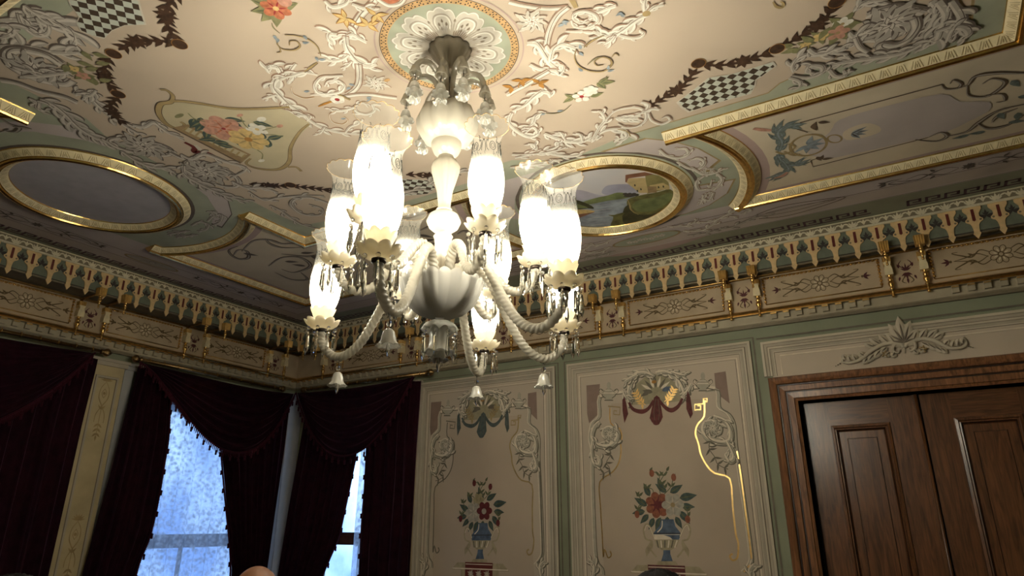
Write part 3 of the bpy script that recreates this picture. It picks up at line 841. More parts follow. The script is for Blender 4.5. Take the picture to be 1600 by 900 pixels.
# left side
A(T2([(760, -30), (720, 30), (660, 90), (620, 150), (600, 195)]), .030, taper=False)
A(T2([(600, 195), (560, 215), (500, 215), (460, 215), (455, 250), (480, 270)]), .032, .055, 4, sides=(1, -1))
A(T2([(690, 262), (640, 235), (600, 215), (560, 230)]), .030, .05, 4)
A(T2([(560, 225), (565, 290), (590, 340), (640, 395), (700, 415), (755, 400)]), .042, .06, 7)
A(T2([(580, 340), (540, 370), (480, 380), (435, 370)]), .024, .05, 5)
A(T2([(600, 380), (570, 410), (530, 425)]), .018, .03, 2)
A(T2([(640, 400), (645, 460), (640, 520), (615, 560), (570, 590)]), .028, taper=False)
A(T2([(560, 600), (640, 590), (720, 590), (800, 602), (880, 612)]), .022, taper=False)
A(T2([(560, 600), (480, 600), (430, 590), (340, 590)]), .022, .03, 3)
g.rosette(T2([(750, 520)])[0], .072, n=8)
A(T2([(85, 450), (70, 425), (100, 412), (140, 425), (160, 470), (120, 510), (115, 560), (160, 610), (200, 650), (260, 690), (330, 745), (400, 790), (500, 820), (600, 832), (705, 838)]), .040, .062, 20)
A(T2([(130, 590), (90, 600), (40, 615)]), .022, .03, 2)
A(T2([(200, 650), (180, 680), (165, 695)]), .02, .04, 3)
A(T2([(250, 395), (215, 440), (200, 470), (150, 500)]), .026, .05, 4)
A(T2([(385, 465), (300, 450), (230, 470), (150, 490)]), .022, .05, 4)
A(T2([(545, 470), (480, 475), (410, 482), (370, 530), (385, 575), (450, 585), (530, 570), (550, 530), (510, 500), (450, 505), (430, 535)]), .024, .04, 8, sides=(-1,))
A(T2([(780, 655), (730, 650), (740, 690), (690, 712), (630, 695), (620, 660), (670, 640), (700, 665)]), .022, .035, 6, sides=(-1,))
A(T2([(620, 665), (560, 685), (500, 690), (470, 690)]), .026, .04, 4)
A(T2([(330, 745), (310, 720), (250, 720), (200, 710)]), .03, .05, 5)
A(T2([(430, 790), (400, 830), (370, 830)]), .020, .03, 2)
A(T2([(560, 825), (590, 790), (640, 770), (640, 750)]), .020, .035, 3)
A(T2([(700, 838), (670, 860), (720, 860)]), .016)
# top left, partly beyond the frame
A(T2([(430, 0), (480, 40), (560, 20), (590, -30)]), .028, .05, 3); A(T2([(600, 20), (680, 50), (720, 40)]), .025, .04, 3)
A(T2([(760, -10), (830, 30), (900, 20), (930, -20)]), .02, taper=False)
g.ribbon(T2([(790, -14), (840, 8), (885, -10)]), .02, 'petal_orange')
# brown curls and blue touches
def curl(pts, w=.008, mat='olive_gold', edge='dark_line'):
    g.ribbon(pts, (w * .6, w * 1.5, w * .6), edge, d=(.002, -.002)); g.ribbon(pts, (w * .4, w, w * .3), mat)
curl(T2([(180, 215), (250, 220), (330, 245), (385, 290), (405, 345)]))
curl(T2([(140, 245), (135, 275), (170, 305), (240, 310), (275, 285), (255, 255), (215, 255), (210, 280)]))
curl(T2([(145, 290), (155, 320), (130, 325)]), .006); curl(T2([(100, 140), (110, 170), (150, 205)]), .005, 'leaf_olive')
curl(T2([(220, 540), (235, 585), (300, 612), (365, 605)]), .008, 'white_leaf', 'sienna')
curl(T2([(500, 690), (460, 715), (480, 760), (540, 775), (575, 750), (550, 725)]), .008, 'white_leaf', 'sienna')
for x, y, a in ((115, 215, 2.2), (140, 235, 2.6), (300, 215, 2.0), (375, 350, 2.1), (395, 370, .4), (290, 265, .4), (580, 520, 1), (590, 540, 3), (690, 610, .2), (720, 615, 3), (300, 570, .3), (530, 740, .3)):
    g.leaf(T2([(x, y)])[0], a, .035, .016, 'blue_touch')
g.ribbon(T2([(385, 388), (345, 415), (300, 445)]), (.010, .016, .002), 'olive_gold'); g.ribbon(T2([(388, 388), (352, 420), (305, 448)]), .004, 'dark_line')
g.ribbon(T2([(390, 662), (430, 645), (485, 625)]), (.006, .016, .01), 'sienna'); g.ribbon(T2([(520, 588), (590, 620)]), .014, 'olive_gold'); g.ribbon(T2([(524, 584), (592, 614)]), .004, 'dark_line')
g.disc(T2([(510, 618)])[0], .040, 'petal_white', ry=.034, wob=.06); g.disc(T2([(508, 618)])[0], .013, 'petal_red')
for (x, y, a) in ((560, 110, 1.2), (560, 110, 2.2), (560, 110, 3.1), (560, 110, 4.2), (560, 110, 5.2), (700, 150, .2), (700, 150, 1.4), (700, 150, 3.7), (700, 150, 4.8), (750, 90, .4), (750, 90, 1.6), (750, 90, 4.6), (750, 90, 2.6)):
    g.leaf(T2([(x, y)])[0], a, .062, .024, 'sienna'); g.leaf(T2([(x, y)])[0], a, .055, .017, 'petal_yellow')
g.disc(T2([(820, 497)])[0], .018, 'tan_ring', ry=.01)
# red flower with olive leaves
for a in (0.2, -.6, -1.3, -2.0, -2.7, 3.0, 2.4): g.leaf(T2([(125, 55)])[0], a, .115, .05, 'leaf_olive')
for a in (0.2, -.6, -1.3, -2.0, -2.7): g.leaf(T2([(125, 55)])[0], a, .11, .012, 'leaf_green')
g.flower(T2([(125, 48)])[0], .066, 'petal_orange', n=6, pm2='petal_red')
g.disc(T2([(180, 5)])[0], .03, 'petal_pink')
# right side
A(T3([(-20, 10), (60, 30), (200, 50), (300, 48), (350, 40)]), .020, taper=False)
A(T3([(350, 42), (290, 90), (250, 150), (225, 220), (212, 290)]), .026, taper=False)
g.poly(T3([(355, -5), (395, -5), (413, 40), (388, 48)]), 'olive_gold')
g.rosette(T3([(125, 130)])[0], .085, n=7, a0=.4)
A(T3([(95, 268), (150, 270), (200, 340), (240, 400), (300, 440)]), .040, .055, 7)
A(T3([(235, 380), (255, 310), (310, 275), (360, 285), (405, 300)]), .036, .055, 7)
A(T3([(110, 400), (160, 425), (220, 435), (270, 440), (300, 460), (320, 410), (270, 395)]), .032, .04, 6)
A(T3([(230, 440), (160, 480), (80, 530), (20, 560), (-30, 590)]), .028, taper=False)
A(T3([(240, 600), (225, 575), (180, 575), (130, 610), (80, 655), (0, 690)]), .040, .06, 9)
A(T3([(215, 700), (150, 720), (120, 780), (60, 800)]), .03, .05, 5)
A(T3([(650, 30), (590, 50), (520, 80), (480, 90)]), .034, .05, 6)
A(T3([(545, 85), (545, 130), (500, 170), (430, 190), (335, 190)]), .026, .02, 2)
A(T3([(370, 120), (390, 160), (460, 170), (530, 135), (520, 90), (450, 65), (390, 80), (385, 115), (430, 140), (480, 125)]), .018, .03, 9, sides=(-1,))
A(T3([(850, 85), (800, 110), (740, 150), (690, 190), (620, 225), (560, 215), (505, 188)]), .034, .055, 10)
A(T3([(830, 70), (825, 20), (845, -20)]), .028, .03, 3); A(T3([(845, 75), (890, 40), (950, 25)]), .026, .03, 2)
g.disc(T3([(840, 78)])[0], .018, 'olive_gold')
A(T3([(670, 215), (740, 232), (800, 225), (820, 200), (795, 188)]), .024, .03, 2)
A(T3([(640, 215), (610, 250), (575, 270)]), .024, .035, 3)
curl(T3([(575, 215), (500, 250), (448, 292)]), .010)
curl(T3([(400, 300), (390, 360), (420, 410), (490, 440), (570, 440), (620, 400), (610, 365), (560, 352), (515, 380), (530, 405), (570, 400)]), .009)
curl(T3([(620, 355), (645, 330), (668, 345)]), .006); curl(T3([(470, 400), (520, 360), (560, 350)]), .005, 'leaf_olive'); curl(T3([(590, 470), (575, 505), (530, 530)]), .005, 'leaf_olive')
for x, y, a in ((420, 320, 1.4), (430, 300, 5), (440, 440, 4.5), (595, 440, .2), (600, 430, 5.2), (310, 130, .5), (320, 120, 1.6), (325, 140, 3), (690, 70, 3), (700, 100, 4.6), (210, 700, 3), (280, 690, .3)):
    g.leaf(T3([(x, y)])[0], a, .036, .016, 'blue_touch')
for (x, y, a) in ((60, 495, 1.9), (60, 495, .4), (60, 495, 3.6), (170, 512, .1), (170, 512, 1.6), (170, 512, 4.4), (0, 540, 2.3), (0, 540, 4.)):
    g.leaf(T3([(x, y)])[0], a, .055, .024, 'sienna')
g.ribbon(T3([(40, 540), (50, 510), (90, 510)]), .006, 'sienna'); g.ribbon(T3([(120, 530), (150, 520), (180, 510)]), .006, 'sienna')
for x, y, a in ((385, 600, 2.9), (400, 610, 4.2), (430, 620, 4.7), (455, 625, 5.2), (490, 600, .0), (400, 575, 2.0), (540, 520, 5.9), (555, 515, .3), (500, 530, 2.0), (530, 510, 1.3)):
    g.leaf(T3([(x, y)])[0], a, .075, .032, 'leaf_olive'); g.leaf(T3([(x, y)])[0], a, .07, .008, 'leaf_green')
g.flower(T3([(435, 597)])[0], .05, 'petal_white', 'leaf_green', n=5, pm2='petal_pink'); g.flower(T3([(490, 560)])[0], .042, 'petal_white', 'white_light', n=6)
g.disc(T3([(435, 597)])[0], .012, 'petal_red')
curl(T3([(370, 650), (320, 690), (260, 705), (180, 700)]), .005, 'leaf_olive')
# heavy leafwork along the lower edge
A(T3([(0, 700), (-20, 760), (40, 820), (110, 850), (160, 830), (130, 790), (80, 830)]), .036, .05, 8)
A(T3([(200, 830), (280, 860), (360, 880), (440, 880), (500, 850)]), .04, .065, 9)
A(T3([(330, 870), (310, 830), (290, 820)]), .024, .03, 2); A(T3([(440, 880), (430, 840), (400, 825)]), .024, .03, 2)
A(T3([(500, 880), (560, 820), (640, 800), (700, 815), (715, 850), (680, 875), (640, 860)]), .036, .06, 8)
A(T3([(500, 870), (540, 800), (580, 745), (560, 700), (535, 685)]), .028, .04, 5)
A(T3([(585, 745), (640, 690), (720, 668), (790, 668), (835, 700), (830, 750), (780, 785), (710, 790), (660, 765)]), .022, .02, 4, sides=(-1,))
A(T3([(650, 730), (720, 735), (790, 735)]), .036, .045, 8)
A(T3([(805, 632), (850, 650), (830, 690), (760, 720)]), .026, .03, 3); A(T3([(920, 680), (870, 675), (820, 700)]), .024, .03, 3)
A(T3([(850, 700), (870, 745), (930, 770), (985, 745), (965, 722), (935, 735)]), .022, taper=True)
g.ribbon(T3([(740, 845), (720, 815), (660, 800)]), .008, 'olive_gold')
A(T6([(0, 60), (80, 60), (140, 30), (140, 0), (100, -10)]), .034, .045, 5); A(T6([(20, 80), (120, 60), (200, 40), (280, 10), (290, -20)]), .03, .05, 6)
A(T6([(200, 45), (300, 65), (380, 70), (440, 55)]), .036, .05, 5); A(T6([(230, 120), (260, 95), (300, 105)]), .03, .03, 4)
A(T6([(-10, 140), (100, 130), (230, 115)]), .028, .05, 5)
A(T6([(60, 60), (190, 50), (290, 30), (340, 10)]), .02, .03, 4)
rw = g.build('painted_scrollwork', ceiling); rw['label'] = 'white acanthus strapwork around the medallion'

# ---- leaf border of the middle field, left and right ends
g = Paint(ceil_fn, 0.0025)
A = g.acan
def border_left(T):
    A(T([(0, 132), (80, 125), (160, 130), (260, 125), (360, 150), (440, 190), (475, 250), (450, 300)]), .046, .09, 9, 'g')
    A(T([(0, 290), (100, 290), (220, 300), (320, 325), (420, 330), (500, 325)]), .040, .08, 8, 'g')
    A(T([(120, 85), (150, 160), (220, 215), (290, 210), (300, 160), (230, 130)]), .034, .05, 6, 'g', sides=(-1,))
    A(T([(0, 160), (50, 160), (90, 190), (60, 220), (0, 235)]), .034, .06, 5, 'g')
    A(T([(150, 30), (220, 80), (290, 105), (340, 120)]), .03, .06, 5, 'g')
    A(T([(450, 500), (400, 525), (280, 505), (160, 465), (75, 410), (50, 350), (90, 315), (190, 320), (300, 350), (375, 400)]), .046, .03, 5, 'g', taper=False, sides=(-1,))
    g.rosette(T([(230, 430)])[0], .14, 'g', 9)
    A(T([(440, 450), (350, 460), (250, 470), (160, 430)]), .03, .06, 7, 'g')
    A(T([(0, 500), (110, 520), (250, 570), (400, 605), (480, 640)]), .036, .02, 3, 'g', taper=False)
    A(T([(470, 590), (500, 570), (560, 590), (610, 650), (690, 720), (790, 790), (880, 840)]), .044, .06, 10, 'g')
    A(T([(250, 620), (330, 650), (420, 720), (500, 800), (600, 860), (700, 900)]), .05, .08, 14, 'g')
    A(T([(180, 610), (240, 640), (240, 680), (310, 690)]), .03, .05, 5, 'g')
    A(T([(600, 560), (570, 590), (520, 600)]), .03, .05, 5, 'g')
border_left(T1)
A(T1([(830, 780), (900, 790), (960, 760), (1000, 790), (1060, 830), (1150, 860)]), .04, .05, 6, 'g')
def ell(cx, cy, rx, ry, ang, n=12):
    return [(cx + rx * math.cos(2 * PI * k / n) * math.cos(ang) - ry * math.sin(2 * PI * k / n) * math.sin(ang),
             cy + rx * math.cos(2 * PI * k / n) * math.sin(ang) + ry * math.sin(2 * PI * k / n) * math.cos(ang)) for k in range(n + 1)]
A(T5(ell(880, 15, 200, 42, .18)), .03, .04, 10, 'g', taper=False); g.rosette(T5([(900, 12)])[0], .15, 'g', 10)
A(T5([(1060, 50), (1120, 80), (1190, 105)]), .026, taper=False, pal='g')
A(T5(ell(1330, 185, 180, 55, .36)), .03, .04, 10, 'g', taper=False); g.rosette(T5([(1290, 170)])[0], .17, 'g', 10)
A(T5([(760, 40), (850, 100), (950, 140), (1050, 150), (1120, 200)]), .036, .07, 9, 'g')
A(T5([(1150, 130), (1160, 190), (1240, 240), (1340, 290), (1440, 330), (1560, 360)]), .038, .075, 12, 'g')
A(T5([(1450, 230), (1540, 270), (1640, 270), (1740, 300)]), .036, .06, 6, 'g')
A(T5([(1130, 60), (1200, 90), (1280, 60), (1420, 110), (1540, 150), (1440, 210)]), .036, .05, 8, 'g')
# beyond: spiral above the far corner
def TZ(pts): return cp([(x / 2.961, 200 + y / 2.961) for x, y in pts])
A(TZ([(1250, 355), (1300, 380), (1340, 410), (1400, 445), (1500, 470)]), .03, .05, 6, 'g')
A(TZ([(1520, 345), (1440, 320), (1370, 325), (1350, 355), (1400, 395), (1480, 400), (1490, 370), (1430, 350)]), .034, .04, 6, 'g', sides=(-1,))
A(TZ([(1150, 290), (1220, 330), (1290, 320), (1400, 310), (1500, 310)]), .026, .05, 6, 'g')
for a in ((3.0, -2.12), (3.35, -2.16), (3.75, -2.2)): A([(a[0] - .18, a[1]), (a[0], a[1] - .05), (a[0] + .18, a[1])], .034, .06, 6, 'g')
# right corner
A(T4([(1020, 0), (1060, 50), (1030, 130), (980, 210), (930, 250)]), .05, .07, 9, 'g')
A(T4([(975, 75), (900, 60), (800, 45), (700, 60), (620, 95)]), .042, .03, 3, 'g', taper=False)
A(T4([(850, 80), (880, 130), (840, 190), (740, 235), (640, 245), (590, 220), (600, 200)]), .034, .03, 4, 'g', taper=False, sides=(-1,))
g.rosette(T4([(760, 140)])[0], .15, 'g', 9)
A(T4([(910, 110), (920, 170), (860, 250), (780, 280), (710, 275), (700, 300), (760, 320)]), .036, .02, 2, 'g', taper=False)
A(T4([(1000, 240), (920, 290), (820, 330), (700, 350), (560, 370), (440, 390), (380, 410)]), .044, .06, 12, 'g')
A(T4([(480, 300), (540, 240), (560, 210), (690, 160)]), .036, .05, 7, 'g')
A(T4([(540, 60), (580, 20), (650, 0), (760, -20)]), .034, .05, 5, 'g')
A(T4([(540, 230), (570, 290), (620, 320)]), .022, taper=False, pal='g')
A(T4([(160, 440), (150, 400), (200, 350), (300, 320), (400, 325), (500, 330)]), .03, .05, 8, 'g')
A(T4([(140, 470), (240, 480), (330, 450), (330, 410), (260, 405), (240, 440), (290, 450)]), .032, .04, 6, 'g')
A(T4([(130, 480), (190, 500), (200, 530), (160, 555)]), .026, .04, 3, 'g'); A(T4([(380, 430), (420, 470), (480, 465), (470, 430)]), .03, .04, 3, 'g')
A(T4([(250, 300), (290, 330), (350, 330), (420, 300), (480, 290)]), .03, .05, 5, 'g')
A(T4([(1060, 0), (1110, 80), (1080, 170), (1050, 250), (1000, 270)]), .05, .08, 9, 'g')
A(T4([(1140, 0), (1200, 90), (1200, 140), (1140, 150)]), .04, .06, 5, 'g'); A(T4([(1120, 250), (1160, 170), (1230, 170), (1250, 210), (1190, 250)]), .042, .05, 5, 'g')
bd = g.build('painted_leaf_border', ceiling); bd['label'] = 'grey acanthus scrolls along the ends of the cream field'

# ---- husk garlands, checker panels and posies
g = Paint(ceil_fn, 0.0042)
def husks(px_pts, pitch=0.062, size=0.064):
    q = smooth(cp(px_pts), 8)
    acc = 0; last = q[0]; k = 0
    total = sum(math.dist(q[i], q[i + 1]) for i in range(len(q) - 1)); n = max(2, round(total / pitch)); pitch = total / n
    d = 0; nxt = pitch / 2
    for i in range(len(q) - 1):
        a, b = q[i], q[i + 1]; l = math.dist(a, b)
        while nxt <= d + l and k < n:
            t = (nxt - d) / l; p = (a[0] + (b[0] - a[0]) * t, a[1] + (b[1] - a[1]) * t); ang = math.atan2(b[1] - a[1], b[0] - a[0])
            if k == n // 2:
                for j in range(8): g.leaf(p, ang + j * PI / 4, size * .85, size * .36, 'husk_brown')
            else:
                c0 = (p[0] - math.cos(ang) * size * .4, p[1] - math.sin(ang) * size * .4)
                for s_ in (-.42, 0, .42): g.leaf(c0, ang + s_, size, size * .36, 'husk_brown', curl=s_ * .7)
                g.disc(c0, size * .14, 'husk_brown')
            nxt += pitch; k += 1
        d += l
def oval(px, py, r=.036): g.disc(pc(px, py), r, 'sienna', n=20); g.disc(pc(px, py), r * .93, 'husk_brown', n=20)
for seg in ([(1012, 166), (1040, 150), (1064, 135), (1088, 107)], [(1099, 100), (1125, 101), (1160, 95), (1207, 80)], [(1222, 72), (1256, 52), (1285, 32), (1302, 8)], [(1310, -3), (1318, -30), (1322, -60)],
            [(278, -10), (263, 8), (261, 35), (275, 62)], [(272, 66), (245, 63), (215, 64), (188, 76)], [(170, 90), (163, 110), (168, 127), (182, 140)], [(184, 152), (173, 165), (182, 182), (197, 193)],
            [(392, 287), (420, 289), (450, 290)], [(458, 290), (490, 293), (530, 298), (575, 300)], [(636, 272), (655, 272), (690, 276)]):
    husks(seg, pitch=.052 if seg[0][0] > 900 else .05)
for p in ((1091, 98), (1214, 75), (1307, 2), (281, 68), (178, 83), (185, 146), (454, 288)): oval(*p)
gl = g.build('painted_husk_garland', ceiling); gl['label'] = 'dark brown husk garlands with oval beads'
for poly in ([(1060, 158), (1084, 140), (1108, 121), (1140, 116), (1175, 106), (1205, 97), (1210, 103), (1190, 118), (1180, 124), (1178, 134), (1172, 145), (1125, 158), (1078, 173), (1067, 166)],
             [(100, -25), (112, 8), (125, 25), (121, 35), (128, 47), (146, 54), (163, 58), (175, 46), (195, 38), (226, 37), (218, 12), (210, -25)],
             [(628, 279), (668, 281), (680, 292), (668, 302), (625, 305)]):
    q = cp(poly); g = Paint(ceil_fn, 0.0042)
    cen = (sum(a for a, b in q) / len(q), sum(b for a, b in q) / len(q))
    g.poly([(cen[0] + (a - cen[0]) * 1.05, cen[1] + (b - cen[1]) * 1.05) for a, b in q], 'white_leaf')
    g.poly(q, 'checker')
    g.build('painted_checker_panel', ceiling)
g = Paint(ceil_fn, 0.0045)
def Z1(pts): return cp([(x / 2.961, y / 2.961) for x, y in pts])
# flower basket in a yellow cartouche
g.poly(smooth(Z1([(745, 505), (760, 480), (830, 470), (960, 488), (1120, 502), (1300, 500), (1380, 540), (1435, 570), (1400, 610), (1350, 680), (1340, 740), (1290, 778), (1180, 765), (1110, 740), (900, 640), (800, 585), (750, 550)]), 3, True), 'pale_yellow')
for mat, w in (('dark_line', .026), ('olive_gold', .020)):
    g.ribbon(Z1([(742, 412), (772, 415), (800, 440), (790, 470), (745, 478), (735, 520), (770, 570), (830, 595), (855, 575), (835, 560)]), (w * .5, w * 1.4, w * .6), mat)
    g.ribbon(Z1([(745, 482), (800, 465), (900, 472), (1060, 498), (1200, 500), (1340, 492)]), w * .8, mat)
    g.ribbon(Z1([(1430, 570), (1385, 610), (1345, 680), (1338, 745), (1290, 780), (1200, 778), (1140, 755), (1160, 730)]), (w * .5, w * 1.2, w * .5), mat)
    g.ribbon(Z1([(1330, 770), (1370, 770), (1395, 790)]), w * .7, mat)
g.poly(Z1([(795, 588), (870, 572), (1162, 712), (1112, 755)]), 'basket_brown')
g.poly(Z1([(870, 585), (1145, 712), (1120, 725), (845, 597)]), 'pale_yellow')
for k in range(11):
    t = k / 10; x = 862 + 268 * t; y = 588 + 128 * t
    g.ribbon(Z1([(x + 6, y - 4), (x - 12, y + 14)]), .012, 'olive_gold', sm=False)
g.ribbon(Z1([(800, 590), (1112, 750)]), .012, 'dark_line', sm=False)
for x, y, a in ((960, 600, 2.6), (940, 570, 2.9), (900, 545, 2.7), (930, 540, 2.5), (1010, 550, 2.2), (1040, 545, .8), (1060, 550, 1.7), (1000, 640, 3.6), (1080, 680, 4.2), (1150, 680, 4.6), (1210, 660, 5.2), (1240, 640, .2),
                (1240, 680, 5.6), (1150, 570, 1.8), (1170, 560, 1.0), (1060, 660, 3.9), (930, 560, 3.1), (1230, 640, 5.0), (1100, 600, 2.), (1200, 690, 4.8)):
    g.leaf(Z1([(x, y)])[0], a, .11, .045, 'leaf_teal'); g.leaf(Z1([(x, y)])[0], a, .10, .010, 'leaf_olive')
rc = Z1([(1035, 592)])[0]
for r, k in ((.125, 7), (.085, 6), (.048, 5)):
    g.flower(rc, r, 'petal_pink' if k != 6 else 'petal_orange', 'petal_red', n=k, pm2=None, ang=k)
g.flower(rc, .10, 'petal_pink', 'petal_pink', n=6, pm2='petal_orange', ang=.4); g.disc(rc, .012, 'petal_red')
yc = Z1([(1150, 642)])[0]; g.flower(yc, .115, 'petal_yellow', 'sienna', n=7, pm2='olive_gold')
g.flower(Z1([(1190, 595)])[0], .062, 'petal_white', 'petal_yellow', n=5); g.disc(Z1([(1210, 548)])[0], .03, 'petal_white', ry=.02)
for a, b, c_ in (((1110, 530), (1130, 570), (1150, 590)), ((1290, 580), (1250, 590), (1215, 600)), ((1210, 740), (1215, 710), (1190, 690)), ((870, 520), (900, 545), (950, 560)), ((1310, 630), (1270, 620), (1230, 620))):
    g.ribbon(Z1([a, b, c_]), .007, 'leaf_olive')
g.disc(Z1([(1110, 530)])[0], .022, 'petal_pink', ry=.012); g.disc(Z1([(1295, 580)])[0], .022, 'petal_pink', ry=.014); g.disc(Z1([(1210, 740)])[0], .024, 'petal_white', ry=.014)
g.disc(Z1([(830, 532)])[0], .035, 'leaf_olive', ry=.014)
g.ribbon(Z1([(855, 655), (900, 680), (900, 700), (950, 700), (1000, 722)]), (.02, .035, .02), 'slot_red')
g.ribbon(Z1([(905, 668), (930, 690), (960, 695)]), (.02, .03, .01), 'white_leaf')
# posies between garland and scrolls
for (x, y, c_, r) in ((1316, 36, 'petal_white', .045), (1309, 50, 'petal_pink', .05), (1282, 56, 'petal_yellow', .034), (1258, 69, 'petal_yellow', .026), (117, 107, 'petal_yellow', .03), (130, 117, 'petal_pink', .034)):
    p = pc(x, y)
    for j in range(5): g.leaf(p, j * 1.3 + x, r * 1.9, r * .8, 'leaf_olive')
    g.flower(p, r, c_, 'olive_gold', n=5)
for (x, y, a) in ((1245, 75, 3.2), (1250, 80, 4.0), (1240, 70, 3.6), (1268, 64, 4.2), (1292, 44, 2.2), (128, 78, 2.), (145, 82, 1.), (105, 100, 2.8), (120, 95, 1.), (150, 98, .5), (155, 125, .4), (150, 132, 5.6), (135, 108, .3)):
    g.leaf(pc(x, y), a, .075, .034, 'leaf_olive')
g.ribbon(T4([(30, 5), (50, 35), (85, 40), (95, 15), (75, 5)]), (.006, .018, .005), 'olive_gold')
fb = g.build('painted_flower_basket', ceiling); fb['label'] = 'pink and yellow roses in a basket inside a yellow cartouche'

# ---- ornaments of the grey-beige outer fields
g = Paint(ceil_fn, 0.0035)
A = g.acan
def ln(pts, w=.010, mat='dark_line'): g.ribbon(cp(pts), w, mat, sm=False)
ln([(1245, 201), (1250, 191), (1472, 131)]); ln([(1267, 250), (1270, 260), (1450, 214)]); ln([(1245, 201), (1262, 206)], .008); ln([(1267, 250), (1285, 244)], .008)
g.poly(smooth(cp([(1262, 238), (1296, 206), (1312, 186), (1380, 166), (1470, 146), (1500, 158), (1545, 158), (1545, 172), (1515, 188), (1478, 205), (1400, 225), (1330, 240), (1296, 246)]), 3, True), 'ceiling_lavender')
g.poly(smooth(cp([(1318, 205), (1350, 192), (1372, 196), (1375, 205), (1350, 214), (1322, 218)]), 3, True), 'field_beige')
def ringp(cx, cy, rx, ry, w, mat, ang=0, n=20):
    g.ribbon(cp(ell(cx, cy, rx, ry, ang, n)), w, mat, n=2)
ringp(1263, 226, 29, 16, .016, 'olive_gold', -.2)
ringp(1304, 216, 11, 6, .012, 'olive_gold')
for a in (0.3, 1.0, 1.8, 2.6, -.4, -1.2): g.leaf(pc(1262, 226), a, .10, .035, 'blue_touch')
for a in (.1, .6, -.4, 1.1): g.leaf(pc(1330, 208), a, .09, .03, 'blue_touch'); g.leaf(pc(1330, 208), a, .085, .008, 'husk_brown')
def teal_acan(pts, L, n, sides):
    q = smooth(cp(pts), 5); N = len(q)
    for k in range(n):
        t = (k + .5) / n; i = int(t * (N - 1)); i = min(i, N - 2); a = math.atan2(q[i + 1][1] - q[i][1], q[i + 1][0] - q[i][0])
        for s_ in sides:
            g.leaf(q[i], a + s_ * .8, L * (.6 + .5 * math.sin(PI * t)), L * .34, 'teal_leaf', curl=-s_ * .5)
            g.leaf(q[i], a + s_ * .8, L * .6, L * .08, 'blue_touch', curl=-s_ * .5)
    g.ribbon(q, (.02, .035, .012), 'teal_leaf', sm=False); g.ribbon(q, (.004, .010, .003), 'blue_touch', sm=False)
teal_acan([(1217, 236), (1222, 222), (1215, 208), (1226, 197), (1244, 196)], .10, 7, (1, -1))
teal_acan([(1215, 240), (1222, 252), (1238, 258), (1252, 252)], .10, 6, (1, -1)); teal_acan([(1222, 250), (1232, 264), (1220, 272), (1210, 276)], .09, 5, (1, -1))
g.ribbon(cp([(1177, 200), (1190, 202), (1205, 203)]), (.02, .03, .02), 'petal_pink'); g.ribbon(cp([(1209, 278), (1222, 274), (1230, 268)]), (.01, .03, .02), 'petal_pink')
for pts in ([(1212, 236), (1224, 240), (1235, 236), (1242, 228), (1232, 224)], [(1225, 236), (1240, 242), (1250, 240)]): g.ribbon(cp(pts), .014, 'olive_gold')
for x, y, a in ((1278, 190, .6), (1270, 195, 1.4), (1268, 200, 5.2), (1284, 248, .3), (1276, 244, 1.3), (1280, 250, 5.2)): g.leaf(pc(x, y), a, .07, .028, 'dark_line')
def dscroll(pts, w=.014, mat='dark_line', light='grey_leaf'):
    g.ribbon(cp(pts), (w * .4, w * 1.6, w * .4), mat); g.ribbon(cp(pts), (w * .2, w * .6, w * .1), light, d=(-.004, .004))
dscroll([(1472, 131), (1478, 138), (1495, 137), (1502, 130), (1490, 124), (1484, 130)]); dscroll([(1495, 137), (1512, 132), (1525, 118), (1560, 113), (1600, 113), (1640, 110)], .02)
dscroll([(1512, 132), (1514, 148), (1540, 150), (1562, 138), (1570, 126), (1550, 122), (1535, 130)], .018); dscroll([(1540, 148), (1565, 146), (1570, 156), (1556, 159)], .012)
dscroll([(1450, 214), (1470, 206), (1480, 212), (1462, 220), (1430, 217)], .018); dscroll([(1480, 212), (1510, 205), (1530, 190), (1560, 172), (1610, 160)], .022)
dscroll([(1528, 192), (1545, 200), (1575, 194), (1600, 178)], .020); dscroll([(1550, 190), (1560, 180), (1590, 168)], .02)
for x, y, a in ((1560, 176, 1.2), (1575, 190, .4), (1590, 175, 1.5), (1540, 205, 3.4), (1515, 210, 3.2), (1580, 125, 1.1), (1590, 150, .5)): g.leaf(pc(x, y), a, .09, .035, 'teal_leaf')
# far left field (dim) and the part behind the shades
for pts in ([(365, 398), (372, 390), (386, 392), (388, 402), (374, 404), (362, 398), (358, 390), (372, 384)], [(378, 392), (395, 376), (420, 374), (440, 380), (462, 380), (475, 388)],
            [(415, 372), (422, 380), (440, 386), (470, 386)], [(420, 415), (440, 402), (470, 402), (485, 415), (460, 425), (440, 420)], [(430, 425), (455, 436), (480, 436), (470, 425)],
            [(440, 396), (480, 400), (500, 396)], [(640, 372), (660, 380), (690, 378), (700, 366)], [(655, 360), (680, 350), (700, 352)], [(640, 392), (670, 388), (690, 390)],
            [(728, 395), (745, 392), (752, 402), (735, 408)], [(715, 365), (725, 360), (735, 365), (728, 372)], [(560, 398), (590, 392), (600, 400)]):
    dscroll(pts, .024)
for x, y, a in ((455, 372, 1.2), (470, 395, .4), (488, 398, 2.), (445, 408, .6), (478, 415, 4.), (650, 372, 2.2), (655, 366, 1), (660, 376, .2), (380, 395, 1.), (500, 408, .3), (685, 345, .7)):
    g.leaf(pc(x, y), a, .12, .045, 'grey_shadow')
